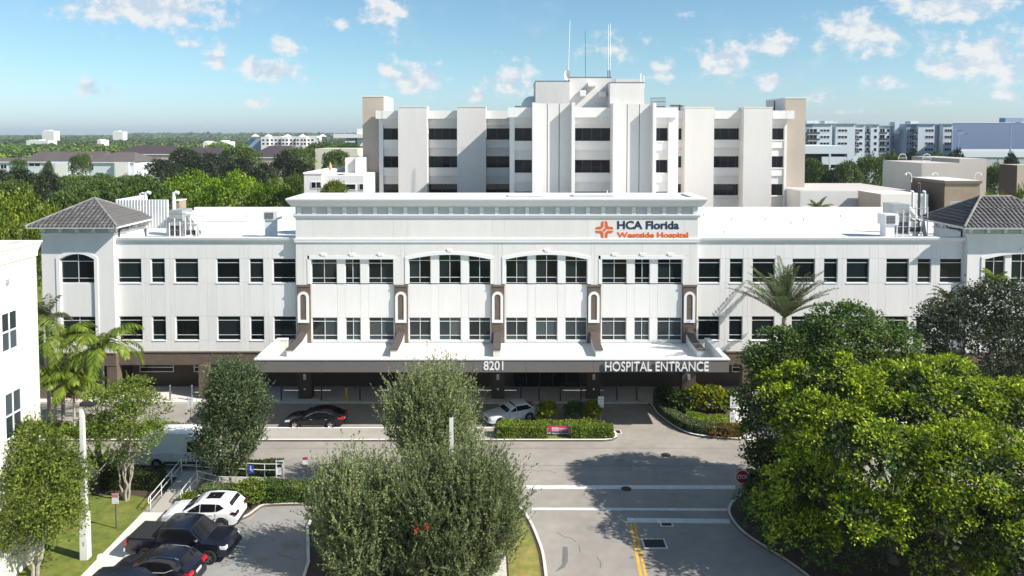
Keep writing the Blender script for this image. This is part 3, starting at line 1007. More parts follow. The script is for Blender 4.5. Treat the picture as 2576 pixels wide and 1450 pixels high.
# --- corner towers with tiled hip roofs
def hip_tower(xw0, xw1, ex0, ex1, Ye0, Ye1, ze, zr, win, side):
    """xw: wall faces, ex/Ye: eaves rectangle, ze eaves height, zr ridge height"""
    Y = YF + .05
    y1 = Ye1 - 1.0
    wx0, wx1 = win[0][0], win[-1][1]
    zs2, zh2, zs3, zh3 = ZA(857, Y), ZA(797.5, Y), ZA(713.5, Y), ZA(653, Y)
    apex = ZA(639, Y)
    half, cxm = (wx1 - wx0) / 2, (wx0 + wx1) / 2
    rise = apex - zh3
    rad = (half * half + rise * rise) / (2 * rise)
    arc = lambda x, o_=0.0: zh3 + rise - rad + math.sqrt(max(0, (rad + o_) ** 2 - (x - cxm) ** 2))
    w_ = .32
    zt = ze - .75
    bx('tower_body', 'dark_void', hosp, xw0 + .25, xw1 - .25, Y + .3, y1 - .2, .2, ze - .1)
    bx('wall_panel', 'stucco', hosp, xw0, wx0 - w_ - .01, Y, Y + .25, zW[0], zt)
    bx('wall_panel', 'stucco', hosp, wx1 + w_ + .01, xw1, Y, Y + .25, zW[0], zt)
    for s in ((xw0, xw0 + .25), (xw1 - .25, xw1)):
        bx('side_wall', 'stucco', hosp, s[0], s[1], Y + .25, y1, zW[0], zt)
    bx('brick_band', 'brick', hosp, xw0, xw1, Y - .04, Y + 4.5, ZA(917, YW), zW[0] - .1)
    bx('band_ledge', 'brown_cap', hosp, xw0, xw1, Y - .1, Y + .3, zW[0] - .1, zW[0] + .004)
    tr, up = MB(), MB()
    n = 14
    for k in range(n):
        a, b = wx0 - w_ + (wx1 - wx0 + 2 * w_) * k / n, wx0 - w_ + (wx1 - wx0 + 2 * w_) * (k + 1) / n
        lo = lambda x: arc(min(max(x, wx0), wx1))
        hi = lambda x: arc(x, w_)
        tr.prism([(a, lo(a)), (b, lo(b)), (b, hi(b)), (a, hi(a))], 'y', Y - .06, Y + .3)
        up.prism([(a, hi(a)), (b, hi(b)), (b, zt), (a, zt)], 'y', Y, Y + .25)
    tr.box(wx0 - w_, wx0 - .002, Y - .06, Y + .3, zW[0], lo(wx0))
    tr.box(wx1 + .002, wx1 + w_, Y - .06, Y + .3, zW[0], lo(wx1))
    tr.prism([(cxm - .18, hi(cxm) - .02), (cxm + .18, hi(cxm) - .02), (cxm + .25, hi(cxm) + .22), (cxm - .25, hi(cxm) + .22)], 'y', Y - .1, Y + .2)
    tr.build('arch_trim', 'trim', hosp)
    up.build('wall_panel', 'stucco', hosp)
    for k, (a, b) in enumerate(win):
        window(Y + .1, a, b, zs3, zh3 + .02, cols=2, top=lambda x: arc(x) - .01, rows=(.10, .80))
        window(Y + .1, a, b, zs2, zh2, cols=2)
        if k:
            p = win[k - 1][1]
            MB().prism([(p + .004, zs3), (a - .004, zs3), (a - .004, arc(a)), (p + .004, arc(p))], 'y', Y + .1, Y + .3).build('wall_panel', 'stucco', hosp)
            bx('wall_panel', 'stucco', hosp, p + .004, a - .004, Y + .1, Y + .3, zs2, zh2)
    panel_grid(Y + .1, [wx0, wx1], [zh2, zs3], [], 'stucco')
    panel_grid(Y + .1, [wx0, wx1], [zW[0], zs2], [], 'stucco')
    # frieze, brackets, soffit
    bx('frieze', 'frieze', hosp, xw0 + .02, xw1 - .02, Y + .03, y1 - .03, zt, ze - .02)
    ring_profile('moulding', 'trim', xw0, xw1, Y, y1, [(0, zt - .1), (.09, zt - .05), (.09, zt + .05), (-.04, zt + .06)])
    nb = max(5, int((xw1 - xw0) / 1.3))
    for k in range(nb):
        c = xw0 + .25 + (xw1 - xw0 - .5) * k / (nb - 1)
        MB().prism([(Y + .05, zt + .1), (Y - .1, zt + .1), (Y - .12, zt + .4), (Y - .24, ze - .1), (Y + .05, ze - .1)], 'x', c - .16, c + .16).build('bracket', 'cornice', hosp)
    xs_ = xw1 if side == 'l' else xw0
    sg = 1 if side == 'l' else -1
    for k in range(5):
        c = Y + .35 + (y1 - Y - .7) * k / 4
        MB().prism([(xs_ - sg * .05, zt + .1), (xs_ + sg * .1, zt + .1), (xs_ + sg * .12, zt + .4), (xs_ + sg * .24, ze - .1), (xs_ - sg * .05, ze - .1)], 'y', c - .16, c + .16).build('bracket', 'cornice', hosp)
    bx('soffit', 'soffit', hosp, ex0 + .08, ex1 - .08, Ye0 + .08, Ye1 - .08, ze - .08, ze - .01)
    g = MB()
    g.box(ex0, ex1, Ye0, Ye0 + .1, ze - .16, ze + .02)
    g.box(ex0, ex1, Ye1 - .1, Ye1, ze - .16, ze + .02)
    g.box(ex0, ex0 + .1, Ye0 + .1, Ye1 - .1, ze - .16, ze + .02)
    g.box(ex1 - .1, ex1, Ye0 + .1, Ye1 - .1, ze - .16, ze + .02)
    g.build('gutter', 'gutter', hosp)
    # roof planes under the tiles
    hd = (Ye1 - Ye0) / 2
    ym = (Ye0 + Ye1) / 2
    r0, r1 = ex0 + hd, ex1 - hd
    if r1 - r0 < .8:
        r0 = r1 = (ex0 + ex1) / 2
    A, B, C, D = (ex0, Ye0, ze), (ex1, Ye0, ze), (ex1, Ye1, ze), (ex0, Ye1, ze)
    P, Q = (r0, ym, zr), (r1, ym, zr)
    rf = MB().add([A, B, C, D, P, Q], [(0, 1, 5, 4), (1, 2, 5), (2, 3, 4, 5), (3, 0, 4)]).build('tiled_roof', 'tile', hosp)
    tiles = []
    def face(E0, E1, T0, T1, parts):
        E0, E1, T0, T1 = map(Vector, (E0, E1, T0, T1))
        ux = (E1 - E0).normalized()
        mid = (T0 + T1) / 2 - (E0 + E1) / 2
        up_ = (mid - ux * mid.dot(ux))
        Ls = up_.length
        up_.normalize()
        nn = ux.cross(up_)
        tw, tl = .40, .40
        nr = int(Ls / tl)
        W = (E1 - E0).length
        wt = (T1 - T0).length
        a0 = (T0 - E0).dot(ux)
        for r in range(nr):
            f0 = (r + .6) / nr * (1 - .3 / nr)
            xa, xb = a0 * f0, W + ((T1 - E1).dot(ux)) * f0
            nt_ = max(1, int(round((xb - xa) / tw)))
            for c in range(nt_):
                cx_ = xa + (c + .5) * (xb - xa) / nt_
                pos = E0 + ux * cx_ + up_ * (r * tl * (Ls / (nr * tl))) + nn * .015
                M4 = Matrix((( *ux, 0), (*up_, 0), (*nn, 0), (0, 0, 0, 1))).transposed()
                tiles.append((pos, M4, parts))
    face(A, B, P, Q, True)
    if side == 'l':
        face(B, C, Q, Q, False)
    else:
        face(D, A, P, P, False)
    joined = MB()
    off = world_loc(hosp)
    for pos, M4, parts in tiles:
        if parts:
            o = bpy.data.objects.new('roof_tile', TILE)
            COL.objects.link(o)
            o.parent = rf
            mw = M4.copy()
            mw.translation = pos - off
            o.matrix_local = mw
        else:
            mw = M4.copy()
            mw.translation = pos
            joined.add([mw @ Vector(v) for v in TILE_V], TILE_F)
    jo = joined.build('roof_tiles_far_slope', 'tile', None, smooth=50)
    jo.parent = rf
    jo.location = -off
    jo['kind'] = 'stuff'
    # ridge and hip caps
    def caps(p, q):
        p, q = Vector(p), Vector(q)
        L_ = (q - p).length
        n = max(2, int(L_ / .42))
        d = (q - p) / n
        for k in range(n):
            m_ = MB().cyl(p + d * k + Vector((0, 0, .02)), p + d * (k + 1.08) + Vector((0, 0, .05)), .13, .105, n=8)
            o = m_.build('ridge_tile', 'tile_ridge', None)
            o.parent = rf
            o.location = -off
    if (Vector(P) - Vector(Q)).length > .5:
        caps(P, Q)
    for e, t_ in ((A, P), (B, Q), (C, Q), (D, P)):
        caps(e, t_)
    # downpipe
    xe = xw1 + .12 if side == 'l' else xw0 - .12
    e_ = ex1 - .15 if side == 'l' else ex0 + .15
    MB().tube([(e_, Ye0 + 3.0, ze - .2), (e_, Ye0 + 2.6, ze - .35), (xe, Y + .8, ze - .45), (xe, Y + .75, ze - .6), (xe, Y + .75, 14.0)], .07).build('downpipe', 'dark_pipe', hosp)

# one barrel tile, shared by every tile of both roofs
TILE_V, TILE_F = [], []
seg = 5
for yy, rr, zz in ((-.03, 1.0, .035), (.0, 1.0, .06), (.44, .86, .02)):
    for k in range(seg + 1):
        t_ = math.pi * k / seg
        TILE_V.append((-math.cos(t_) * .175 * rr, yy, math.sin(t_) * .085 * rr + zz - .03))
for r in range(2):
    for k in range(seg):
        a = r * (seg + 1) + k
        TILE_F.append((a, a + 1, a + seg + 2, a + seg + 1))
_m = MB()
_m.add(TILE_V, TILE_F)
TILE = _m.mesh('roof_tile', 'tile', smooth=60)

zeL = ZA(571, YF - 1.0)
hip_tower(X(105, YF), X(287, YF), XA(67, YF - 1), XA(297, YF - 1), YF - 1.0, YF + 6.4, zeL, at(241, 500, YF + 2.7).z, [(X(150.7), X(237.4))], 'l')
exr = XA(2422.7, YF - 1)
hip_tower(X(2433), X(2705), exr, exr + 10.2, YF - 1.0, YF + 6.4, zeL - .05, at(2484, 495.5, YF + 2.7).z, [(X(2477), X(2530)), (X(2546.5), X(2599)), (X(2616), X(2668))], 'r')

# --- ground floor behind the arcade
YG = YF + 3.3
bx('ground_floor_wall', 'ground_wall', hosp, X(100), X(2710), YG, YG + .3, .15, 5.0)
bx('arcade_soffit', 'soffit', hosp, X(100), xC0 - .3, YF + .6, YG, ZA(917, YW) - .1, ZA(917, YW) - .004)
bx('arcade_soffit', 'soffit', hosp, xC1 + .3, X(2710), YF + .6, YG, ZA(917, YW) - .1, ZA(917, YW) - .004)
zg0, zg1 = 1.55, 2.75
gx = X(300)
while gx < X(2400):
    inside = xC0 - 1 < gx < xC1
    w = random.choice((1.9, 2.4, 3.2))
    window(YG - GL - .06, gx, gx + w, zg0, zg1 if not inside else 3.1, cols=1, rows=(.35, .62), t=.06, one_pane=True)
    gx += w + random.choice((.9, 1.3, 1.9))
# columns below the piers and along the wings
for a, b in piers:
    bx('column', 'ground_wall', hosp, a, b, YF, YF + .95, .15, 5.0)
for px in (110, 195, 283, 513, 1880, 2120, 2300, 2440):
    x = X(px, YW)
    bx('column', 'brick', hosp, x - .45, x + .45, YF + .05, YF + .9, .15, ZA(917, YW))
# posts in front of the arcade
def bollard(px, m, label, r=.07, h=1.75):
    p = gnd(px, 1013)
    t = thing('bollard', label, 'bollard', (p.x, p.y + .1, .15), group='posts along the arcade kerb')
    MB().cyl((p.x, p.y + .1, .15), (p.x, p.y + .1, h), r, n=10).build('post', m, t)
    MB().cyl((p.x, p.y + .1, h), (p.x, p.y + .1, h + .05), r * 1.15, r * .5, n=10).build('cap', m, t)
ordn = ['leftmost', 'second from the left', 'third from the left', 'fourth from the left', 'fifth from the left', 'sixth from the left', 'seventh from the left', 'third from the right', 'second from the right', 'rightmost']
for k, px in enumerate((707, 808, 905, 1310, 1356, 1410, 1462, 1552, 1602, 1645)):
    bollard(px, 'dark_metal', 'slim dark post at the kerb in the canopy shade, %s' % ordn[k], h=1.5)
for k, px in enumerate((427, 482)):
    bollard(px, 'steel', 'pale steel post on the sunny pavement before the left wing, %s one' % ('left', 'right')[k], r=.08, h=1.5)
bollard(871, 'yellow_paint', 'yellow painted post in the shade under the canopy', r=.11, h=1.3)

# --- entrance canopy: a tray with parapets all round
YC = YF + .1
zct, zcb, zcr = 6.15, 5.03, 5.22
def depth_for(py, z):
    d = ray(CX, py)
    return d.y * (z - HC) / d.z
Yc0 = depth_for(903.5, zct)
xk0, xk1 = XA(636, Yc0), XA(1837, Yc0)
bx('canopy_roof', 'roof_white', hosp, xk0 + .3, xk1 - .3, Yc0 + .3, YF - .02, zcb + .02, zcr)
zct_b = ZA(937, Yc0)
nfa = 7
for k in range(nfa):
    a, b = xk0 + (xk1 - xk0) * k / nfa, xk0 + (xk1 - xk0) * (k + 1) / nfa
    bx('fascia_panel', 'fascia', hosp, a + .006, b - .006, Yc0, Yc0 + .28, zct_b, zct - .09)
Ycb = YF - 2.0
for a, b, in ((xk0, xk0 + .28), (xk1 - .28, xk1)):
    bx('fascia_panel', 'fascia', hosp, a, b, Yc0 + .283, Ycb, zct_b, zct - .09)
cp = MB()
cp.box(xk0 - .06, xk1 + .06, Yc0 - .06, Yc0 + .34, zct - .088, zct)
cp.box(xk0 - .06, xk0 + .34, Yc0 + .342, Ycb, zct - .088, zct)
cp.box(xk1 - .34, xk1 + .06, Yc0 + .342, Ycb, zct - .088, zct)
cp.box(xk0 - .06, piers[0][0] - .3, Ycb, Ycb + .4, zct - .088, zct)
cp.box(piers[4][1] + .3, xk1 + .06, Ycb, Ycb + .4, zct - .088, zct)
cp.build('coping', 'white_metal', hosp)
ins = MB()
ins.box(xk0 + .283, xk1 - .283, Yc0 + .283, Yc0 + .3, zcr, zct - .09)
ins.box(xk0 + .283, xk0 + .3, Yc0 + .303, Ycb, zcr, zct - .09)
ins.box(xk1 - .3, xk1 - .283, Yc0 + .303, Ycb, zcr, zct - .09)
ins.box(xk0 + .3, piers[0][0] - .3, Ycb + .05, Ycb + .3, zcb, zct - .09)
ins.box(piers[4][1] + .3, xk1 - .3, Ycb + .05, Ycb + .3, zcb, zct - .09)
ins.build('canopy_upstand', 'roof_white', hosp)
bx('canopy_soffit', 'soffit', hosp, xk0 + .3, xk1 - .3, Yc0 + .3, YF - .02, zct_b + .02, zct_b + .12)
# buttresses over the canopy
for i, (a, b) in enumerate(piers):
    c = (a + b) / 2 - .02
    hw = .34
    zt0, zt1 = ZA(834, YF), 5.85
    ye = YF - 4.1
    bt = MB()
    bt.prism([(YF - .025, zcr), (ye, zcr), (ye, zt1 - .06), (YF - 1.6, zt1 + .0), (YF - .025, zt0 - .08)], 'x', c - hw + .05, c + hw - .05)
    bt.build('buttress', 'roof_white', hosp)
    cb = MB()
    cb.prism([(YF - .025, zt0 - .08), (YF - 1.6, zt1), (ye - .06, zt1 - .06), (ye - .06, zt1 + .03), (YF - 1.6, zt1 + .1), (YF - .025, zt0)], 'x', c - hw, c + hw)
    cb.build('buttress_cap', 'buttress_cap', hosp)

# --- lettering
def glyph(ch, size, depth, bold=0.0):
    cu = bpy.data.curves.new('t', 'FONT')
    cu.body = ch
    cu.size = size
    cu.extrude = depth / 2
    cu.offset = bold
    cu.resolution_u = 4
    o = bpy.data.objects.new('t', cu)
    me = bpy.data.meshes.new_from_object(o)
    bpy.data.objects.remove(o)
    bpy.data.curves.remove(cu)
    return me

def bounds(me):
    xs = [v.co.x for v in me.vertices]
    ys = [v.co.y for v in me.vertices]
    return (min(xs), max(xs), min(ys), max(ys)) if xs else (0, 0, 0, 0)

def write(parent, text, x0, x1, z0, cap, Y, m, depth=.06, bold=0.0, name='letter', standoff=.0, squeeze_to=True):
    """letters one by one: text from x0 to x1, base line at z0, capitals `cap` tall, on the plane Y facing the camera"""
    size = cap / .72
    whole = glyph(text, size, depth, bold)
    w0, w1, _, _ = bounds(whole)
    kx = (x1 - x0) / (w1 - w0)
    off = world_loc(parent)
    for i, ch in enumerate(text):
        if ch == ' ':
            continue
        pre = glyph(text[:i + 1], size, depth, bold)
        right = bounds(pre)[1]
        me = glyph(ch, size, depth, bold)
        b = bounds(me)
        dx = right - b[1]
        for v in me.vertices:
            x, y, z = v.co
            v.co = (x0 + (x + dx - w0) * kx, Y - standoff - z - depth / 2, z0 + y)
        me.transform(Matrix.Translation(-off))
        me.flip_normals() if False else None
        me.materials.clear()
        me.materials.append(MATS[m])
        me.update()
        link(name, me, parent)
        bpy.data.meshes.remove(pre)
    bpy.data.meshes.remove(whole)

sgn = thing('wall_sign', 'orange and navy lettered hospital name sign with orange cross emblem on the parapet', 'sign', (X(1600), YF, zc['m1t']))
# emblem and lettering: picture region starts at (2240,820), scale 5.8545 and 1.521 to the 2576 wide frame
qx = lambda v: X((2240 + v / 5.8545) / 1.521)
qz = lambda v: ZA((820 + v / 5.8545) / 1.521, YF)
write(sgn, 'HCA Florida', qx(706), qx(2086), qz(328), qz(152) - qz(328), YF, 'navy', .025, .030)
write(sgn, 'Westside Hospital', qx(704), qx(2295), qz(524), qz(404) - qz(524), YF, 'orange', .025, .022)
ecx, ecz = (qx(222) + qx(620)) / 2, (qz(152) + qz(550)) / 2
U = (qx(620) - qx(222)) / 398
def emblem(sx, sz):
    """one quarter of the cross: a curved arm"""
    pts = [(18, 200), (70, 138), (70, 115), (85, 85), (115, 70), (150, 70), (185, 50), (200, 18), (110, 18), (70, 28), (42, 50), (28, 70), (18, 110)]
    outer = []
    outer += [(18, 200)] + [(18 + 52 * math.sin(t), 148 + 52 * math.cos(t)) for t in [math.pi / 2 * q / 6 for q in range(1, 7)]]
    outer += [(70 + 0, 118)] + [(118 - 48 * math.cos(t), 118 - 48 * math.sin(t)) for t in [math.pi / 2 * q / 6 for q in range(1, 7)]]
    outer += [(148 + 52 * math.sin(t), 18 + 52 * math.cos(t)) for t in [math.pi / 2 * q / 6 for q in range(0, 7)]]
    outer += [(92, 18)] + [(92 - 74 * math.sin(t), 92 - 74 * math.cos(t)) for t in [math.pi / 2 * q / 6 for q in range(1, 7)]]
    p = [(ecx + sx * x * U, ecz + sz * y * U) for x, y in outer]
    MB().prism(p, 'y', YF - .03, YF - .002).build('emblem_arm', 'orange', sgn)
for sx in (-1, 1):
    for sz in (-1, 1):
        emblem(sx, sz)
MB().prism([(ecx - 39 * U, ecz), (ecx, ecz - 39 * U), (ecx + 39 * U, ecz), (ecx, ecz + 39 * U)], 'y', YF - .03, YF - .002).build('emblem_diamond', 'orange', sgn)

cs = thing('canopy_sign', 'white raised letters reading HOSPITAL ENTRANCE on the grey canopy edge', 'sign', (XA(1650, Yc0), Yc0, zct_b))
write(cs, 'HOSPITAL ENTRANCE', XA(1523, Yc0), XA(1784, Yc0), ZA(932.5, Yc0), ZA(908.5, Yc0) - ZA(932.5, Yc0), Yc0, 'lettering', .10, .006, standoff=.08)
ns_ = thing('street_number', 'white numerals 8201 on the grey canopy edge', 'sign', (XA(1241, Yc0), Yc0, zct_b))
write(ns_, '8201', XA(1216, Yc0), XA(1266, Yc0), ZA(931, Yc0), ZA(908, Yc0) - ZA(931, Yc0), Yc0, 'lettering', .04, .012, standoff=.0)
# ------------------------------------------------------------------ the seven storey tower behind
YS, YCe = 109.5, 96.5
tow = thing('hospital_tower', 'tall white hospital block with deep piers, dark window strips and rooftop penthouse', 'hospital', (0, YCe, 0))
def xz(px0, px1, Y):
    return XA(px0, Y), XA(px1, Y)

def strip_window(parent, Y, x0, x1, z0, z1, n, glass='glass_tower', frame='dark_alu', inset_=.25):
    fr = MB()
    t = .07
    ya, yb_ = Y + inset_ - .05, Y + inset_ + .05
    fr.box(x0, x1, ya, yb_, z0, z0 + t)
    fr.box(x0, x1, ya, yb_, z1 - t, z1)
    cs = [x0 + (x1 - x0) * k / n for k in range(n + 1)]
    for c in cs:
        a = min(max(c - t / 2, x0), x1 - t)
        fr.box(a, a + t, ya + .003, yb_ - .003, z0 + t, z1 - t)
    w = fr.build('window', frame, parent)
    off = world_loc(w)
    for k in range(n):
        p = MB().box(cs[k] + t / 2, cs[k + 1] - t / 2, Y + inset_, Y + inset_ + .02, z0 + t, z1 - t).build('pane', random.choice((glass, glass, glass, 'blind_dark')), None)
        p.parent = w
        p.location = -off
    return w

def tower_bay(px0, px1, Y, rows, n, ycor=(279, 299.5), yband=(299.5, 321.6), zlow=0.0, proud=.9):
    """a bay of strip windows with spandrels, sills and the overhanging cornice"""
    x0, x1 = xz(px0, px1, Y)
    zt = ZA(yband[0], Y)
    prev = ZA(yband[0], Y)
    for (ya, yb_) in rows:
        z1, z0 = ZA(ya, Y), ZA(yb_, Y)
        bx('spandrel', 'tower_white', tow, x0, x1, Y + .003, Y + .5, z1, (prev + z1) / 2 if prev != zt else prev)
        if prev != zt:
            bx('spandrel_band', 'tower_band', tow, x0, x1, Y - .18, Y + .5, (prev + z1) / 2 + .01, prev - .16)
            bx('sill', 'tower_band', tow, x0, x1, Y - .28, Y + .3, prev - .16, prev - .002)
        strip_window(tow, Y, x0, x1, z0, z1, n)
        prev = z0
    bx('spandrel', 'tower_white', tow, x0, x1, Y + .003, Y + .5, zlow, prev - .165)
    bx('sill', 'tower_band', tow, x0, x1, Y - .28, Y + .3, prev - .16, prev - .002)
    bx('tower_cornice', 'tower_band', tow, x0, x1, Y - proud, Y + .6, ZA(ycor[1], Y), ZA(ycor[0], Y))
    bx('lintel_band', 'tower_white', tow, x0, x1, Y - .35, Y + .003, ZA(yband[1], Y) + .35, ZA(yband[0], Y) - .003)

srows = [(323.3, 352), (393.4, 422), (463.5, 492)]
crows = [(322.5, 355), (402.6, 435), (482.5, 515)]
YSw = YS + 2.2                                    # window wall of the side wings
def side_pier(px0, px1, ytop):
    x0, x1 = xz(px0, px1, YS)
    bx('tower_pier', 'tower_white', tow, x0, x1, YS, YSw + .5, 0, ZA(ytop, YS))
    bx('pier_coping', 'tower_band', tow, x0 - .05, x1 + .05, YS - .05, YSw + .55, ZA(ytop, YS), ZA(ytop, YS) + .12)
for a, b, n in ((966, 1006, 2), (1074, 1153, 4), (1220, 1282, 2), (1692, 1722, 2), (1789, 1868, 4), (1934, 1966.5, 2)):
    tower_bay(a, b, YSw, srows, n)
for a, b, t_ in ((1004, 1076, 270.5), (1151, 1222.7, 270), (1719.7, 1792, 271.5), (1866, 1937, 271.5)):
    side_pier(a, b, t_)
# end piers of the wings
for a, b in ((957, 967), (1966, 1972)):
    x0, x1 = xz(a, b, YSw)
    bx('tower_pier', 'tower_band', tow, x0, x1, YSw - .3, YSw + .5, 0, ZA(300, YSw))
    x0, x1 = (xz(951, 967, YSw) if a < 1000 else xz(1966, 1986, YSw))
    bx('tower_cornice', 'tower_band', tow, x0, x1, YSw - .9, YSw + .6, ZA(299.5, YSw), ZA(279, YSw))
bx('tower_body', 'tower_white', tow, XA(959, YSw), XA(1971, YSw), YSw + .52, YSw + 16, 0, ZA(285, YSw))
bx('tower_body', 'tower_white', tow, XA(1286, YCe + 4), XA(1690, YCe + 4), YCe + .9, YSw + 1, 0, ZA(280, YCe))
# centre
YCw = YCe + .4
for a, b, n in ((1294.3, 1338, 2), (1440, 1534, 4), (1638, 1677, 2)):
    tower_bay(a, b, YCw, crows, n, ycor=(271.5, 296), yband=(296, 321), proud=.8)
for a, b in ((1282, 1294.5), (1677, 1692.6)):
    x0, x1 = xz(a, b, YCw)
    bx('tower_pier', 'tower_band', tow, x0, x1, YCw - .5, YCw + .6, 0, ZA(296, YCw))
    x0, x1 = (xz(1278, 1294.5, YCw) if a < 1400 else xz(1677, 1697, YCw))
    bx('tower_cornice', 'tower_band', tow, x0, x1, YCw - .8, YCw + .6, ZA(296, YCw), ZA(271.5, YCw))
def fluted(px0, px1, ytop):
    x0, x1 = xz(px0, px1, YCe)
    zt = ZA(ytop, YCe)
    fin = .42
    bx('fin', 'tower_band', tow, x0, x0 + fin, YCe - 2.2, YCw + .6, 0, zt + .08)
    bx('fin', 'tower_band', tow, x1 - fin, x1, YCe - 2.2, YCw + .6, 0, zt + .08)
    n = 3
    for k in range(n):
        a = x0 + fin + (x1 - x0 - 2 * fin) * k / n
        b = x0 + fin + (x1 - x0 - 2 * fin) * (k + 1) / n
        bx('flute_panel', 'tower_white', tow, a + (.0 if k == 0 else .05), b - (.0 if k == n - 1 else .05), YCe - 1.1, YCe - .8, 0, zt)
    bx('flute_back', 'tower_grey', tow, x0 + fin, x1 - fin, YCe - .79, YCw + .6, 0, zt - .02)
fluted(1337.6, 1441.6, 261.5)
fluted(1534, 1639.6, 262.6)
# stair towers at both ends
def stair(px0, px1, ytop, Y, d):
    x0, x1 = xz(px0, px1, Y)
    z = ZA(ytop, Y)
    bx('stair_tower', 'tower_beige', tow, x0, x1, Y, Y + d, 0, z)
    bx('stair_coping', 'tower_band', tow, x0 - .06, x1 + .06, Y - .06, Y + d + .06, z, z + .14)
    return x0, x1, z
x0, x1, z = stair(915.6, 968.6, 244, YS + 3.2, 8.5)
for k in range(2):
    bx('stair_fin', 'tower_band', tow, x1 + .002, x1 + .12, YS + 5.4 + k * 2.4, YS + 5.8 + k * 2.4, ZA(282, YS), z - .3)
bx('stair_side_shading', 'tower_band', tow, x1 + .001, x1 + .06, YS + 3.3, YS + 11.6, ZA(285, YS), z)  # pale skin: the beige tower's sunlit side put into colour
x0, x1, z = stair(1968.3, 2019.7, 248, YS + 3.2, 8.5)
bx('stair_side_shading', 'tower_grey', tow, x0 - .06, x0 - .001, YS + 3.3, YS + 11.6, ZA(285, YS), z)  # grey skin: the beige tower's shaded side put into colour
bx('stair_slot', 'dark_void', tow, x0 - .09, x0 - .062, YS + 7.4, YS + 7.8, ZA(285, YS), z - .2)
# penthouse
def pent(px0, px1, ytop, Y, d, m):
    x0, x1 = xz(px0, px1, Y)
    zt = ZA(ytop, Y)
    bx('penthouse', m, tow, x0, x1, Y, Y + d, ZA(285, YCe), zt)
    bx('penthouse_coping', 'dark_metal', tow, x0 - .04, x1 + .04, Y - .04, Y + d, zt, zt + .07)
pent(1346.6, 1431.5, 205, YCe + 2.5, 9, 'tower_grey')
pent(1429.5, 1535, 195.5, YCe + 3.4, 10, 'tower_white')
pent(1532, 1617, 208.5, YCe + .9, 9, 'tower_white')
bx('penthouse', 'tower_band', tow, *xz(1546, 1612, YCe + 3), YCe + 3, YCe + 8, ZA(209, YCe + 3), ZA(199, YCe + 3))
for a, b, c, d in ((1476, 1494, 209.5, 220.5), (1456.3, 1470, 229, 244.5), (1504.8, 1519, 229.5, 244.8)):
    Y = YCe + 3.4
    x0, x1 = xz(a, b, Y)
    z1, z0 = ZA(c, Y), ZA(d, Y)
    v = MB().prism([(Y - .01, z0), (Y - .95, z0), (Y - 1.05, z0 + .12), (Y - 1.05, z1 - .25), (Y - .85, z1), (Y - .01, z1)], 'x', x0, x1)
    v.build('vent_hood', 'tower_band', tow)
# rooftop things
def antenna(pxb, pyb, pxt, pyt, Y, r, m, label):
    a, b = at(pxb, pyb, Y), at(pxt, pyt, Y)
    t = thing('antenna', label, 'antenna', a, group='antennas on the tower roof')
    MB().cyl(a, a + (b - a) * .14, r * 1.25, n=8).build('base_tube', 'steel', t)
    MB().cyl(a + (b - a) * .14, b, r, r * .75, n=8).build('whip', m, t)
antenna(1428.5, 204, 1433.6, 52, YCe + 4, .065, 'white_metal', 'tall white whip antenna at the left end of the penthouse roof')
antenna(1473, 195, 1472.2, 79, YCe + 6, .035, 'dark_metal', 'thin dark lightning mast in the middle of the penthouse roof')
antenna(1529.3, 196, 1530.3, 63, YCe + 5, .065, 'white_metal', 'left one of the white antenna pair on the penthouse roof')
antenna(1534.4, 196, 1534.9, 59.5, YCe + 6, .07, 'white_metal', 'right one of the white antenna pair on the penthouse roof')
def panel_antenna(px, y0, y1, Y, label):
    a, b = at(px, y1, Y), at(px, y0, Y)
    t = thing('panel_antenna', label, 'antenna', (a.x, Y, a.z), group='cell antennas on the penthouse corner')
    bx('panel', 'white_metal', t, a.x - .11, a.x + .11, Y - .1, Y + .05, a.z, b.z)
    bx('bracket', 'steel', t, a.x - .05, a.x + .05, Y + .05, Y + .5, a.z + .2, a.z + .35)
panel_antenna(1611.5, 185, 208, YCe + 1.0, 'white cell antenna panel at the penthouse corner, left of two')
panel_antenna(1619.3, 191, 221, YCe + 2.6, 'white cell antenna panel hung outside the penthouse corner')
p = at(1426, 190, YCe + 3.2)
dish = thing('satellite_dish', 'small white dish antenna at the foot of the left whip antenna', 'dish', (p.x, p.y, ZA(204, YCe + 3.2)))
d_ = MB()
for r_, z_ in ((.05, .16), (.4, .08), (.75, -.05)):
    for k in range(14):
        t_ = 2 * math.pi * k / 14
        d_.v.append((p.x + r_ * .55 * math.cos(t_), p.y - .3 + z_, p.z + r_ * math.sin(t_)))
for q in range(2):
    for k in range(14):
        d_.f.append((q * 14 + k, q * 14 + (k + 1) % 14, (q + 1) * 14 + (k + 1) % 14, (q + 1) * 14 + k)); d_.mi.append(0)
d_.build('reflector', 'white_metal', dish)
MB().cyl((p.x, p.y, ZA(205, YCe + 3.2)), (p.x, p.y, p.z), .06).build('mast', 'steel', dish)
p = at(1337, 262, YCe + 8)
rd = thing('radome', 'pale rounded dome beside the grey penthouse wall', 'dome', (p.x, p.y, p.z - 2))
d_ = MB()
for q in range(6):
    el_ = math.pi / 2 * q / 5
    for k in range(16):
        t_ = 2 * math.pi * k / 16
        d_.v.append((p.x + 1.5 * math.cos(el_) * math.cos(t_), p.y + 1.5 * math.cos(el_) * math.sin(t_), p.z + 1.7 * math.sin(el_) - .6))
for q in range(5):
    for k in range(16):
        d_.f.append((q * 16 + k, q * 16 + (k + 1) % 16, (q + 1) * 16 + (k + 1) % 16, (q + 1) * 16 + k)); d_.mi.append(0)
d_.build('shell', 'tower_band', rd, smooth=40)
MB().cyl((p.x, p.y, p.z - 2), (p.x, p.y, p.z - .6), 1.2, n=14).build('base', 'dark_metal', rd)
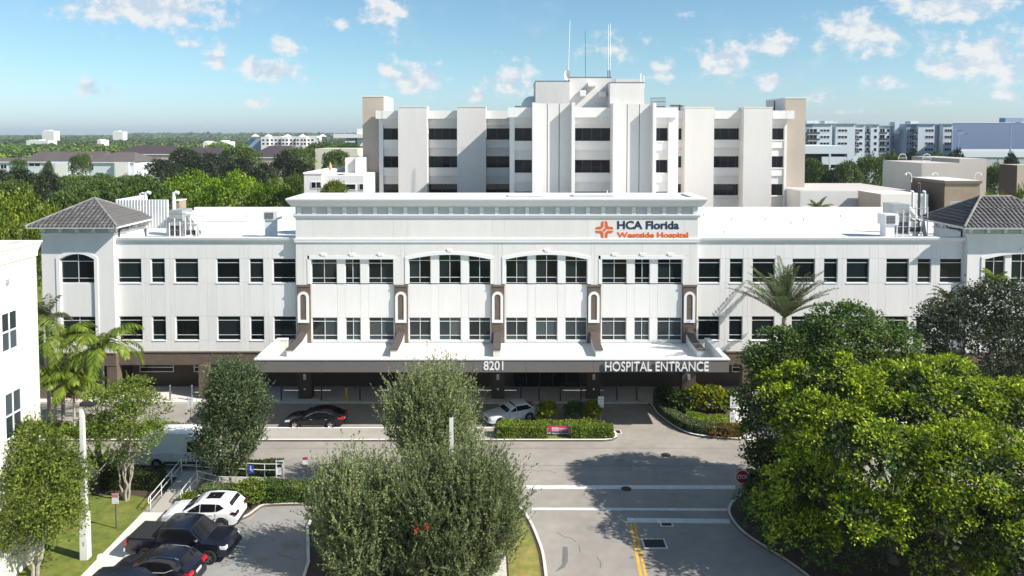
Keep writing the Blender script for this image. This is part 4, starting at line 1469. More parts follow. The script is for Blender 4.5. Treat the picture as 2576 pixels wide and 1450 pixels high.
rl = thing('roof_railing', 'dark open railing on the tower roof right of the penthouse', 'railing', (XA(1650, YCe + 3), YCe + 3, ZA(268, YCe + 3)))
for k in range(8):
    x = XA(1634 + k * 5.0, YCe + 3)
    MB().cyl((x, YCe + 3, ZA(268, YCe + 3)), (x, YCe + 3, ZA(246.5, YCe + 3)), .035, n=6).build('post', 'dark_metal', rl)
for y in (246.5, 256):
    MB().cyl((XA(1632, YCe + 3), YCe + 3, ZA(y + 1, YCe + 3)), (XA(1670, YCe + 3), YCe + 3, ZA(y, YCe + 3)), .035, n=6).build('rail', 'dark_metal', rl)
bx('base', 'dark_metal', rl, XA(1636, YCe + 3), XA(1668, YCe + 3), YCe + 2.6, YCe + 4, ZA(274, YCe + 3), ZA(268, YCe + 3))
for px, py, w, h, label in ((1304, 269, .5, .5, 'small dark roof vent left of the penthouse'), (1700, 270, .7, .8, 'grey slanted roof vent right of the penthouse'), (1714, 268, .35, .5, 'small red brown roof vent beside the right pier')):
    p = at(px, py + 4, YS + 4)
    t = thing('roof_vent', label, 'vent', (p.x, p.y, p.z - 1.2))
    bx('housing', 'grey_metal', t, p.x - w, p.x + w, p.y, p.y + .8, p.z - 1.2, p.z + h * .6)
    bx('cap', 'dark_metal', t, p.x - w * 1.1, p.x + w * 1.1, p.y - .08, p.y + .88, p.z + h * .6, p.z + h * .75)

# ------------------------------------------------------------------ plain helper for far buildings
def block(parent, m, px0, px1, ytop, Y, d, zb=0.0, name='wall', cop=None):
    x0, x1 = xz(px0, px1, Y)
    zt = ZA(ytop, Y)
    o = bx(name, m, parent, x0, x1, Y, Y + d, zb, zt)
    if cop:
        bx('coping', cop, parent, x0 - .1, x1 + .1, Y - .1, Y + d + .1, zt, zt + .25)
    return x0, x1, zt
def flat_window(parent, Y, px0, px1, y0, y1, glass='glass_tower', frame='white_metal', n=1):
    x0, x1 = xz(px0, px1, Y)
    z1, z0 = ZA(y0, Y), ZA(y1, Y)
    t = max(.06, (x1 - x0) * .05)
    fr = MB()
    fr.box(x0, x1, Y - .06, Y + .02, z0, z0 + t).box(x0, x1, Y - .06, Y + .02, z1 - t, z1)
    for k in range(n + 1):
        c = x0 + (x1 - x0 - t) * k / n
        fr.box(c, c + t, Y - .058, Y + .02, z0 + t, z1 - t)
    w = fr.build('window', frame, parent)
    off = world_loc(w)
    p = MB().box(x0 + t * .5, x1 - t * .5, Y - .04, Y - .015, z0 + t * .5, z1 - t * .5).build('pane', glass, None)
    p.parent = w
    p.location = -off

# small white building behind the left wing
Y = 102
annex = thing('annex_building', 'low white building with penthouse just left of the hospital tower', 'building', (XA(840, Y), Y, 0))
block(annex, 'tower_white', 767.9, 812, 438.5, Y, 14, cop='tower_band')
block(annex, 'tower_white', 812.2, 917, 442, Y + .6, 13)
block(annex, 'tower_white', 871, 896, 397.5, Y + 8, 5, zb=18)
block(annex, 'tower_band', 896.2, 917, 397, Y + 7.5, 6, zb=18)
flat_window(annex, Y - .01, 785, 811, 457.6, 474.6, n=2)
flat_window(annex, Y + .59, 862, 898, 462.5, 479, n=1)
flat_window(annex, Y + .59, 905.5, 917, 462.5, 479, n=1)
bx('roof_pad', 'white_metal', annex, *xz(850, 868, Y + 3), Y + 2, Y + 4.5, ZA(442, Y + .6), ZA(440, Y + 3))
p = at(831, 431, Y + 5)
um = thing('patio_umbrella', 'closed peach coloured umbrella on the annex roof', 'umbrella', (p.x, p.y, ZA(438.5, Y)))
MB().cyl((p.x, p.y, ZA(438.5, Y)), (p.x, p.y, p.z + 1.0), .05).build('pole', 'white_metal', um)
mat('peach', (.62, .33, .20), .8)
MB().cyl((p.x, p.y, p.z + .1), (p.x, p.y, p.z + .55), .16, .27, n=8).cyl((p.x, p.y, p.z + .55), (p.x, p.y, p.z + 1.35), .27, .03, n=8).build('canopy', 'peach', um)

# low clinic buildings to the right of the tower
cl = thing('clinic_wing', 'low cream flat roofed wing with dark window strip right of the tower', 'building', (XA(2090, 106), 106, 0))
x0, x1 = xz(2010, 2163, 106)
bx('wall', 'tower_white', cl, x0, x1, 106, 122, 0, ZA(481, 106))
bx('roof', 'pinkish', cl, x0 + .3, XA(2290, 106), 106.3, 122, ZA(481, 106), ZA(481, 106) + .05)
for a, b in ((2016, 2031), (2035, 2108), (2112, 2143)):
    flat_window(cl, 105.98, a, b, 521, 540, glass='dark_void', frame='tower_band', n=2)
cl2 = thing('clinic_block', 'cream projecting block with flat roof right of the low clinic wing', 'building', (XA(2230, 99), 99, 0))
bx('wall', 'tower_white', cl2, XA(2212, 99), XA(2330, 99), 99, 105.5, 0, ZA(489, 99))
bx('side_wall', 'tower_beige', cl2, XA(2212, 99) - .05, XA(2212, 99), 99, 105.5, 0, ZA(489, 99))  # darker skin, the light on this left face set by colour
cl3 = thing('clinic_penthouse', 'pale lilac grey box building with ladder hoops on its roof', 'building', (XA(2320, 118), 118, 0))
bx('wall', 'pinkish', cl3, XA(2313, 112), XA(2408, 112), 112, 123.7, 0, ZA(411, 112))
bx('side_wall', 'tower_grey', cl3, XA(2313, 112) - .1, XA(2313, 112) - .002, 112.02, 123.7, 0, ZA(411, 112) - .05)  # thin grey skin that paints the left face's shade
flat_window(cl3, 111.97, 2325, 2335, 445, 462, n=1)
bx('wall', 'pinkish', cl3, XA(2406, 125), XA(2474, 125), 125, 140, 0, ZA(400, 125))
for px in (2270, 2331):
    p = at(px, 408, 128)
    hp = thing('ladder_hoop', 'pale hooped ladder rail on the lilac building roof, %s one' % ('left' if px < 2300 else 'right'), 'ladder', (p.x, p.y, ZA(411, 112)))
    for dx in (-.7, .7):
        MB().tube([(p.x + dx, p.y, ZA(411, 112)), (p.x + dx, p.y, p.z + .8), (p.x + dx * .6, p.y, p.z + 1.3), (p.x, p.y, p.z + 1.4)], .07, n=6).build('stringer', 'white_metal', hp)
    for k in range(3):
        MB().cyl((p.x - .7, p.y, p.z - .2 + .45 * k), (p.x + .7, p.y, p.z - .2 + .45 * k), .04, n=6).build('rung', 'white_metal', hp)
brk = thing('brick_building', 'brown brick box building with white flat roof behind the right tower roof', 'building', (XA(2400, 98), 98, 0))
bx('wall', 'tan_brick', brk, XA(2371, 98), XA(2459, 98), 98, 106.2, 0, ZA(462, 98))
bx('side_wall', 'ground_wall', brk, XA(2371, 98) - .06, XA(2371, 98) - .002, 98, 106.2, 0, ZA(462, 98))  # dark skin over the brick, shade of the left side as colour
bx('cornice', 'brown_cap', brk, XA(2371, 98) - .15, XA(2459, 98) + .15, 97.8, 106.4, ZA(462, 98), ZA(455.5, 98))
bx('roof', 'roof_white', brk, XA(2371, 98), XA(2459, 98), 98, 106.2, ZA(455.5, 98), ZA(455.5, 98) + .05)
for px, py in ((2293, 436), (2360, 437), (2452, 436)):
    p = at(px, 452, 99 if px < 2300 else 99.5)
    lm = thing('gooseneck_lamp', 'white gooseneck lamp on the brown brick building, %s' % {2293: 'leftmost', 2360: 'middle one', 2452: 'rightmost'}[px], 'lamp', (p.x, p.y, p.z - .4))
    s = 1 if px > 2400 else -1
    MB().tube([(p.x, p.y, p.z - .4), (p.x, p.y, p.z + .5), (p.x + s * .12, p.y, p.z + .8), (p.x + s * .5, p.y, p.z + .95), (p.x + s * .8, p.y, p.z + .8)], .06, n=6).build('arm', 'white_metal', lm)
    MB().cyl((p.x + s * .8, p.y, p.z + .85), (p.x + s * .8, p.y, p.z + .6), .1, .17, n=8).build('shade', 'white_metal', lm)
pkr = thing('tan_building', 'tan flat roofed block at the right edge behind the tiled roof', 'building', (XA(2560, 116), 116, 0))
bx('wall', 'tower_beige', pkr, XA(2551, 116), XA(2720, 116), 116, 120.2, 0, ZA(416, 116))
bx('side_wall', 'ground_wall', pkr, XA(2551, 116) - .08, XA(2551, 116) - .002, 116, 120.2, 0, ZA(416, 116))  # dark skin; the sunless left side is carried by its colour

# apartment block far right
Y = 354
apt = thing('apartment_block', 'long pale apartment block with rows of windows and balconies at far right', 'building', (XA(2200, Y), Y, 0))
mat('apt_white', (.60, .66, .72), .8, vary=.03, vscale=.05)
mat('apt_blue', (.27, .34, .46), .8, vary=.03, vscale=.05)
mat('garage_white', (.58, .63, .69), .8, vary=.03, vscale=.05)
q = lambda z: 2011.8 + z * .15413
qy = lambda z: 276 + z * .15413
segs = [(40, 165, 238, 'apt_blue', 0), (165, 485, 238, 'apt_white', 0), (485, 540, 262, 'apt_blue', 4), (540, 855, 238, 'apt_white', 0), (855, 1015, 250, 'apt_white', 2), (1015, 1110, 285, 'apt_white', 5),
        (1110, 1240, 250, 'apt_white', 3), (1240, 1430, 270, 'apt_white', 6), (1430, 1685, 300, 'apt_blue', 14), (1685, 1875, 242, 'apt_blue', 2), (1875, 2140, 242, 'apt_white', 0), (2140, 2190, 250, 'apt_blue', 3), (2190, 2280, 250, 'apt_white', 5), (2280, 2440, 242, 'apt_white', 0)]
for a, b, t_, m_, dy in segs:
    x0, x1, zt = block(apt, m_, q(a), q(b), qy(t_), Y + dy, 16)
    bx('eave', 'grey_metal', apt, x0 - .3, x1 + .3, Y + dy - .6, Y + dy + 16, zt, zt + .35)
wins = [(285, 447, 0, 3), (484, 536, 4, 1), (575, 733, 0, 3), (783, 830, 2, 1), (850, 980, 2, 2), (1163, 1208, 3, 1), (1370, 1412, 6, 1), (1700, 1722, 2, 1), (1738, 1808, 2, 2), (1990, 2130, 0, 3), (2205, 2252, 5, 1), (2304, 2425, 0, 3), (75, 125, 0, 1), (1450, 1540, 14, 2), (1555, 1640, 14, 2)]
for a, b, dy, n in wins:
    for r_ in (318, 424, 530, 628):
        if a in (285, 75, 484, 575) and r_ > 600:
            continue
        flat_window(apt, Y + dy - .02, q(a), q(b), qy(r_), qy(r_ + 50), n=n, frame='alu')
for a, b, dy in ((70, 262, 0), (765, 900, 2), (1012, 1145, 5), (1230, 1350, 6), (1785, 1960, 2)):
    for r_ in (372, 476, 580, 676):
        if a < 300 and r_ > 600:
            continue
        x0, x1 = xz(q(a), q(b), Y + dy)
        z0 = ZA(qy(r_ + 30), Y + dy)
        bc = bx('balcony', 'apt_white', apt, x0, x1, Y + dy - 1.6, Y + dy - .002, z0 - .25, z0)
        off = world_loc(bc)
        rr = MB().box(x0, x1, Y + dy - 1.6, Y + dy - 1.5, z0 + .01, z0 + 1.0).box(x0, x0 + .1, Y + dy - 1.5, Y + dy, z0 + .01, z0 + 1.0).build('railing', 'dark_metal', None)
        rr.parent = bc
        rr.location = -off
        flat_window(apt, Y + dy - .02, q(a + (b - a) * .2), q(a + (b - a) * .9), qy(r_ - 62), qy(r_ + 26), n=2, frame='alu')
for a, b, t_ in ((65, 260, 180), (360, 498, 185), (508, 565, 205), (1497, 1570, 200), (1748, 1880, 190)):
    block(apt, 'apt_white', q(a), q(b), qy(t_), Y + 5, 5, zb=24, name='roof_unit')
Y = 250
gar = thing('parking_garage', 'white parking garage with long dark openings at the foot of the apartment block', 'garage', (XA(2080, Y), Y, 0))
bx('wall', 'garage_white', gar, XA(q(-40), Y), XA(q(822), Y), Y, Y + 30, ZA(qy(722), Y), ZA(qy(595), Y))
bx('column', 'garage_white', gar, XA(q(737), Y), XA(q(822), Y), Y, Y + 30, 0, ZA(qy(722), Y) - .01)
bx('column', 'garage_white', gar, XA(q(445), Y), XA(q(472), Y), Y, Y + 1, 0, ZA(qy(722), Y) - .01)
bx('parapet_wall', 'garage_white', gar, XA(q(330), Y), XA(q(735), Y), Y + .05, Y + 1, ZA(qy(900), Y), ZA(qy(772), Y))
bx('interior', 'dark_void', gar, XA(q(-40), Y), XA(q(735), Y), Y + 2, Y + 28, 0, ZA(qy(722), Y) - .1)
bx('parapet_wall', 'garage_white', gar, XA(q(430), Y), XA(q(552), Y), Y + .05, Y + 1, 0, ZA(qy(960), Y))
Y = 300
mat('warehouse_blue', (.16, .215, .33), .8, vary=.02, vscale=.05)
wh = thing('warehouse', 'huge windowless blue grey warehouse wall at the right edge of the skyline', 'warehouse', (XA(2480, Y), Y, 0))
x0, x1 = xz(2387, 2760, Y)
zt = ZA(310, Y)
MB().prism([(x0, Y), (x1, Y), (x1 + 60, Y + 50), (x0 * (Y + 50) / Y + 1, Y + 50)], 'z', 0, zt).build('wall', 'warehouse_blue', wh)
bx('coping', 'apt_white', wh, x0 - .1, x1, Y - .1, Y + .4, zt, zt + .25)
block(wh, 'apt_blue', 2517.6, 2563, 297, Y + 12, 4, zb=25, name='roof_unit')
Y = 225
dk = thing('parking_deck', 'pale open parking deck with lamp posts below the blue grey warehouse', 'parking deck', (XA(2480, Y), Y, 0))
mat('deck', (.40, .42, .44), .8, vary=.05, vscale=.1)
x0, x1 = xz(2404, 2720, Y)
zt = ZA(386, Y)
MB().prism([(x0, Y), (x1, Y), (x1 + 60, Y + 60), (x0 * (Y + 60) / Y + 1, Y + 60)], 'z', 0, zt).build('deck_slab', 'deck', dk)
bx('parapet', 'garage_white', dk, x0, x1, Y - .3, Y - .002, zt - 1.2, zt + .6)
for px, y0, y1 in ((2275.5, 339, 379), (2385 + 8, 330, 400), (2541, 310, 378)):
    p = at(px if px > 2390 else 2410, y1, Y + 12)
    lp = thing('deck_lamp', 'tall dark lamp post on the parking deck, %s' % {2275.5: 'leftmost', 2393: 'middle one', 2541: 'rightmost'}[px], 'lamp post', (p.x, p.y, zt))
    top = ZA(y0, p.y)
    MB().cyl((p.x, p.y, zt), (p.x, p.y, top), .22, .14, n=8).build('pole', 'apt_blue', lp)
    MB().tube([(p.x, p.y, top), (p.x + .6, p.y, top + .3), (p.x + 2.2, p.y, top + .3)], .12, n=6).build('arm', 'apt_blue', lp)
    bx('head', 'dark_metal', lp, p.x + 1.6, p.x + 3.0, p.y - .25, p.y + .25, top + .1, top + .35)

# far left: hotel, low houses with brown hipped roofs
Y = 617
hot = thing('white_hotel', 'white four storey hotel far away on the left with small roof turrets', 'building', (XA(730, Y), Y, 0))
g = lambda z: 460.2 + z * .17866
gy = lambda z: 315.6 + z * .17866
mat('far_white', (.74, .72, .70), .8)
segs = [(1127, 1240, 165), (1240, 1415, 155), (1415, 1500, 165), (1500, 1615, 160), (1615, 1760, 160), (1760, 1915, 150)]
for i, (a, b, t_) in enumerate(segs):
    block(hot, 'far_white', g(a), g(b), gy(t_), Y + (i % 2) * 3, 14)
block(hot, 'apt_blue', g(945), g(1126), gy(185), Y + 6, 12)
for a in (1000, 1185, 1450, 1660, 1940):
    x0, x1 = xz(g(a), g(a + 90), Y + 4)
    z0 = ZA(gy(158), Y + 4)
    xm_ = (x0 + x1) / 2
    MB().add([(x0, Y + 2, z0), (x1, Y + 2, z0), (x1, Y + 8, z0), (x0, Y + 8, z0), (xm_, Y + 5, ZA(gy(122), Y + 4))], [(0, 1, 4), (1, 2, 4), (2, 3, 4), (3, 0, 4), (0, 3, 2, 1)]).build('turret_roof', 'far_white', hot)
for a in (1145, 1205, 1262, 1320, 1370, 1422, 1475, 1530, 1580, 1625, 1680, 1725, 1775, 1830):
    for r_ in (195, 246, 294):
        if r_ > 280 and (a < 1420 or a > 1540):
            continue
        flat_window(hot, Y - .03 + (0 if any(s[0] <= a < s[1] and k % 2 == 0 for k, s in enumerate(segs)) else 3), g(a), g(a + 34), gy(r_), gy(r_ + 28), frame='far_white')
Y = 520
fg = thing('white_office', 'white low office with long roof bands left of the hospital tower', 'building', (XA(880, Y), Y, 0))
block(fg, 'far_white', g(2140), g(2600), gy(122), Y, 20, zb=ZA(gy(178), Y))
block(fg, 'far_white', g(2470), g(2600), gy(45), Y + 4, 10, zb=15)
block(fg, 'apt_blue', g(2330), g(2440), gy(180), Y + 3, 10)
block(fg, 'far_white', g(2300), g(2440), gy(218), Y + 1, 10, zb=ZA(gy(242), Y))
Y = 330
bb = thing('beige_building', 'pale beige low building half hidden by trees left of the tower', 'building', (XA(850, Y), Y, 0))
mat('pale_beige', (.60, .57, .48), .8)
block(bb, 'pale_beige', g(1880), g(2475), gy(330), Y, 20)

mat('brown_roof', (.105, .085, .080), .85, vary=.12, vscale=.15, obj_vary=.1)
mat('plum_roof', (.060, .042, .045), .85, vary=.12, vscale=.15)
def house(label, pe0, pe1, ye, yr, Y, depth, roof='brown_roof', bays=(), ridge_in=.22, wall='apt_white', cat='house'):
    """house with a hipped roof: eaves from pe0 to pe1 at picture height ye, ridge at yr"""
    x0, x1 = xz(pe0, pe1, Y)
    ze, zr = ZA(ye, Y), ZA(yr, Y + depth / 2)
    t = thing('house', label, cat, ((x0 + x1) / 2, Y, 0), group='houses among the trees')
    bx('wall', wall, t, x0 + .6, x1 - .6, Y + .6, Y + depth - .6, 0, ze)
    r_ = (x1 - x0) * ridge_in
    ym = Y + depth / 2
    MB().add([(x0, Y, ze), (x1, Y, ze), (x1, Y + depth, ze), (x0, Y + depth, ze), (x0 + r_, ym, zr), (x1 - r_, ym, zr)],
             [(0, 1, 5, 4), (1, 2, 5), (2, 3, 4, 5), (3, 0, 4), (0, 3, 2, 1)]).build('roof', roof, t)
    bx('eave', 'apt_white', t, x0, x1, Y - .05, Y + .2, ze - .5, ze - .02)
    for (a, b, c, d, kind) in bays:
        if kind == 'w':
            flat_window(t, Y + .58, a, b, c, d, n=2)
        else:
            bx('gable_bay', wall, t, XA(a, Y), XA(b, Y), Y - 1.2, Y + .55, 0, ZA(c, Y))
            bx('bay_door', 'dark_void' if kind == 'd' else 'far_white', t, XA(a + 3, Y), XA(b - 4, Y), Y - 1.3, Y - 1.202, 0, ZA(c + 3, Y))
    return t
house('long low house with grey brown hipped roof above the left trees', 58, 196, 407, 381.5, 340, 22, bays=[(80, 110, 410, 420, 'w'), (147, 184, 409, 0, 'g'), (128, 146, 409, 0, 'd')], ridge_in=.08)
house('house with brown hipped roof and white bay, right of the long low house', 193, 256, 408, 381, 352, 20, bays=[(196, 205, 415, 427, 'w'), (206, 221, 415, 428, 'w')], ridge_in=.1)
house('house with brown hip roof and tall white bay beside dark trees', 229, 345, 408, 383, 338, 26, bays=[(297, 333, 408, 0, 'g'), (233, 243, 414, 428, 'w')], ridge_in=.3)
house('small house with low grey roof at the left edge', -40, 50, 407, 397, 345, 20, bays=[(10, 26, 414, 425, 'w')], ridge_in=.2)
house('big house under a long plum brown roof beyond the nearer houses', 284, 445, 388, 366.5, 430, 34, roof='plum_roof', ridge_in=.18, wall='tower_beige')
house('house with dark plum roof below the white hotel', 628, 742, 396, 367, 420, 36, roof='plum_roof', ridge_in=.25, wall='tower_beige')
house('house with dark plum roof deep among dark trees', 440, 560, 392, 372, 440, 30, roof='plum_roof', ridge_in=.22, wall='tower_beige')
for i, (a, b, t_, Y, lb) in enumerate(((116, 145, 330, 1500, 'white block building on the far left horizon'), (292, 317, 331.5, 1700, 'white warehouse standing on the horizon above the brown roofs'), (76, 130, 353.5, 1000, 'low white roof among the far left trees'), (253, 262, 352.5, 1000, 'tiny white roof among far trees above the brown roofs'), (517, 529, 358, 600, 'pale tan house among palms beyond the dark grove'), (553, 570, 357, 520, 'small pale pavilion among palms beyond the dark grove'))):
    t = thing('far_building', lb, 'building', (XA((a + b) / 2, Y), Y, 0), group='far buildings among the trees')
    x0, x1 = xz(a, b, Y)
    zt = ZA(t_, Y)
    bx('wall', 'far_white', t, x0, x1, Y, Y + 20, 0, zt)
    bx('roof', 'far_white', t, x0 + (x1 - x0) * .1, x1 - (x1 - x0) * .45, Y + 2, Y + 16, zt, zt + (2.0 if Y > 1200 else .8))
# gazebo-like water tank roof among palms
# ------------------------------------------------------------------ cream building at the left edge
XWl = -26.8
Yc_ = -XWl * F / (CX - 101) * .985
cb = thing('cream_building', 'cream office building cut by the left edge with white sash windows', 'building', (XWl, Yc_, 0))
zt = ZA(606, Yc_)
bx('wall', 'cream', cb, XWl - 30, XWl, 8, Yc_, 0, zt - .9)
ring_profile('cornice', 'cream_trim', XWl - 30, XWl, 8, Yc_, [(0, zt - .9), (.06, zt - .85), (.07, zt - .6), (.12, zt - .4), (.2, zt - .15), (.24, zt - .1), (.24, zt), (-.3, zt + .02), (-.3, zt - .8)], parent=cb)
bx('roof', 'roof_white', cb, XWl - 29.6, XWl - .4, 8.4, Yc_ - .4, zt - .75, zt - .6)
def side_window(y0, y1, z0, z1):
    fr = MB()
    X0, X1 = XWl - .02, XWl + .05
    t = .09
    fr.box(X0, X1, y0, y0 + t, z0, z1).box(X0, X1, y1 - t, y1, z0, z1).box(X0, X1, y0 + t, y1 - t, z0, z0 + t).box(X0, X1, y0 + t, y1 - t, z1 - t, z1)
    ym, zm = (y0 + y1) / 2, (z0 + z1) / 2
    fr.box(X0, X1 - .01, ym - t / 2, ym + t / 2, z0 + t, z1 - t).box(X0, X1 - .012, y0 + t, ym - t / 2, zm - t / 2, zm + t / 2).box(X0, X1 - .012, ym + t / 2, y1 - t, zm - t / 2, zm + t / 2)
    w = fr.build('window', 'white_metal', cb)
    off = world_loc(w)
    for a, b in ((y0, ym), (ym, y1)):
        for c, d in ((z0, zm), (zm, z1)):
            p = MB().box(XWl - .01, XWl + .015, a + t / 2, b - t / 2, c + t / 2, d - t / 2).build('pane', 'blind_reflect', None)
            p.parent = w
            p.location = -off
def ypx(px):
    return -XWl * F / (CX - px) * .985
for y0, y1 in ((ypx(6), ypx(48)), (ypx(-110), ypx(-60))):
    zu = ZA(775, ypx(48))
    side_window(y0, y1, zu - 2.15, zu)
    zl = ZA(971, ypx(52))
    side_window(y0 + .08, y1 + .15, zl - 2.55, zl)
bx('wall_vent', 'grey_metal', cb, XWl + .002, XWl + .06, ypx(23), ypx(29.5), ZA(717, ypx(26)), ZA(703, ypx(26)))
bx('groove', 'cream_trim', cb, XWl + .001, XWl + .02, 8, Yc_ - .01, ZA(702, ypx(60)), ZA(702, ypx(60)) + .05)

# ------------------------------------------------------------------ rooftop plant on the hospital
def screen(px0, px1, ytop, ybot, Y, label, gapz=0.0):
    x0, x1 = xz(px0, px1, Y)
    zt, zb = ZA(ytop, Y), ZA(ybot, Y)
    t = thing('roof_screen', label, 'screen', ((x0 + x1) / 2, Y, 13.9))
    n = int((x1 - x0) / .27)
    w = (x1 - x0) / n
    for k in range(n):
        a = x0 + k * w
        MB().prism([(a + .01, Y), (a + w * .62, Y - .04), (a + w * .7, Y + .05), (a + w * .98, Y + .08), (a + w * .98, Y + .1), (a + .01, Y + .1)], 'z', zb, zt).build('rib', 'white_metal', t)
    for x in (x0 + .2, (x0 + x1) / 2, x1 - .2):
        bx('post', 'white_metal', t, x - .1, x + .1, Y + .12, Y + .3, 13.9, zb + 1.5)
    return t
screen(294, 427, 503, 575, 70.5, 'white ribbed roof screen behind the left tiled roof')
screen(2387, 2478, 507, 560, 72.5, 'white ribbed roof screen behind the right tiled roof')
# shadowed side of the left screen goes back
x1 = XA(427, 70.5)
s2 = thing('roof_screen', 'side return of the white ribbed screen behind the left roof', 'screen', (XA(294, 70.5), 73, 13.9))
for k in range(12):
    bx('rib', 'white_metal', s2, XA(294, 70.5) - .08, XA(294, 70.5), 70.7 + k * .5, 71.1 + k * .5, ZA(575, 70.5), ZA(503, 70.5))
for px, y0, lb in ((437, 487, 'tall round white flue pipe right of the left roof screen'), (352, 489, 'short goose neck pipe above the left roof screen'), (366, 487, 'fat pale flue pipe above the left roof screen')):
    Y = 72.5 if px != 437 else 70.8
    p = at(px, y0, Y)
    t = thing('flue_pipe', lb, 'pipe', (p.x, Y, 13.9), group='flue pipes behind the left tower')
    r_ = .17 if px != 352 else .1
    MB().cyl((p.x, Y, 13.9), (p.x, Y, p.z - .3), r_, n=12).build('pipe', 'white_metal', t)
    MB().tube([(p.x, Y, p.z - .3), (p.x, Y, p.z), (p.x + .25, Y, p.z + .12), (p.x + .5, Y, p.z + .02)], r_ * .9, n=10).build('elbow', 'white_metal', t)
bx_ = thing('roof_box', 'small brown box behind the tall white flue pipe', 'vent', (XA(450, 72), 72, 13.9))
bx('housing', 'tan_brick', bx_, XA(441, 72), XA(455, 72), 72, 73.5, 13.9, ZA(506, 72))
bx('lid', 'white_metal', bx_, XA(440, 72), XA(456, 72), 71.9, 73.6, ZA(506, 72), ZA(504, 72))
def ductwork(px0, px1, y0, y1, Y, label, seed):
    rd_ = random.Random(seed)
    x0, x1 = xz(px0, px1, Y)
    zt = ZA(y0, Y)
    t = thing('air_handler', label, 'air handler', ((x0 + x1) / 2, Y, 13.9))
    w = x1 - x0
    h = zt - 13.9
    bx('casing', 'grey_metal', t, x0 + w * .0, x0 + w * .45, Y, Y + 2.2, 14.3, zt - .1)
    bx('louvre', 'dark_metal', t, x0 + w * .05, x0 + w * .4, Y - .03, Y - .002, 14.45, 14.3 + h * .35)
    MB().tube([(x0 + w * .45, Y + 1, 13.9 + h * .8), (x0 + w * .62, Y + .9, 13.9 + h * .8), (x0 + w * .75, Y + .8, 13.9 + h * .6), (x0 + w * .78, Y + .8, 14.0)], .26, n=10).build('duct', 'white_metal', t)
    MB().tube([(x0 + w * .42, Y + .2, 13.9 + h * .55), (x0 + w * .9, Y + .2, 13.9 + h * .5), (x0 + w * .97, Y + .2, 14.0)], .16, n=10).build('duct', 'grey_metal', t)
    for k in range(6):
        x = x0 + w * (.05 + .18 * k)
        MB().cyl((x, Y - .25, 13.9), (x, Y - .25, 13.9 + h * rd_.uniform(.45, .95)), .05, n=6).build('leg', 'white_metal', t)
    for zz in (.35, .62, .86):
        MB().cyl((x0, Y - .25, 13.9 + h * zz), (x1 - w * .1, Y - .25, 13.9 + h * zz), .035, n=6).build('rail', 'steel', t)
    for k in range(3):
        x = x0 + w * (.5 + .15 * k)
        MB().cyl((x, Y + .4, 13.9 + h * .25), (x + .5, Y + .4, 13.9 + h * .25), .22, n=10).build('valve', 'dark_metal', t)
ductwork(428, 502, 527, 585, 68.8, 'grey air handler with ducts and pipes beside the left roof screen', 3)
ductwork(2246, 2330, 512, 590, 70.2, 'grey air handler with curved ducts left of the right tiled roof', 5)
for px, lb in ((2270, 'dark narrow flue stack above the right air handler'), (2285, 'pale flue stack above the right air handler')):
    pass
for px, y0, m_, lb in ((2296, 490, 'white_metal', 'pale flue stack left of two above the right air handler'), (2326, 490, 'white_metal', 'pale flue stack right of two above the right air handler'), (2313, 470, 'dark_metal', 'tall black flue stack between the two pale ones')):
    p = at(px, y0, 74)
    t = thing('flue_pipe', lb, 'pipe', (p.x, 74, 13.9), group='flue stacks beside the right tower')
    MB().cyl((p.x, 74, 13.9), (p.x, 74, p.z), .13, n=10).build('pipe', m_, t)
    MB().tube([(p.x, 74, p.z), (p.x, 74, p.z + .3), (p.x - .2, 74, p.z + .35)], .12, n=10).build('elbow', m_, t)
def ac_unit(px0, px1, y0, y1, yb_, Y, label):
    x0, x1 = xz(px0, px1, Y)
    t = thing('rooftop_unit', label, 'air conditioner', ((x0 + x1) / 2, Y, 13.9))
    zt, zm = ZA(y0, Y), ZA(y1, Y)
    bx('stand', 'trim', t, x0 + .1, x1 - .35, Y + .1, Y + 1.2, 13.9, zm)
    bx('housing', 'white_metal', t, x0, x1, Y, Y + 1.5, zm, zt)
    bx('grille', 'dark_metal', t, x0 + .12, x1 - .35, Y - .02, Y - .002, zm + .12, zt - .12)
    for k in range(6):
        z = zm + .16 + (zt - zm - .32) * k / 5
        bx('slat', 'grey_metal', t, x0 + .13, x1 - .36, Y - .04, Y - .021, z - .02, z + .02)
ac_unit(665, 699, 532, 554, 582, 70.0, 'white rooftop fan unit on a box stand on the left wing roof')
ac_unit(2224, 2258, 540, 567, 590, 69.0, 'white rooftop fan unit with dark grille on the right wing roof')
def roof_pipe(px, py, label):
    p = gnd(px, py, 13.9)
    t = thing('vent_pipe', label, 'pipe', (p.x, p.y, 13.9), group='short vent pipes on the wing roofs')
    MB().cyl((p.x, p.y, 13.9), (p.x, p.y, 14.25), .06, n=8).build('pipe', 'grey_metal', t)
    MB().cyl((p.x, p.y, 13.9), (p.x, p.y, 13.96), .2, .1, n=10).build('flashing', 'roof_white', t)
for i, (px, py) in enumerate(((509, 548), (620, 548), (460, 591), (1770, 545), (1841, 556), (1925, 556), (2022, 556), (2115, 548), (1822, 590), (1990, 566))):
    roof_pipe(px, py, ['vent pipe at the back of the left wing roof, left one', 'vent pipe at the back of the left wing roof, right one', 'vent pipe near the front parapet of the left wing roof', 'vent pipe on the right wing roof closest to the centre block', 'second vent pipe from the centre block on the right wing roof',
                       'third vent pipe from the centre block on the right wing roof', 'fourth vent pipe from the centre block on the right wing roof', 'vent pipe nearest the right air handler', 'vent pipe at the front edge of the right wing roof', 'vent pipe in the middle of the right wing roof'][i])
mat('stain', (.52, .47, .40), .8, vary=.2, vscale=1)
st = MB()
p0 = gnd(560, 558, 13.905)
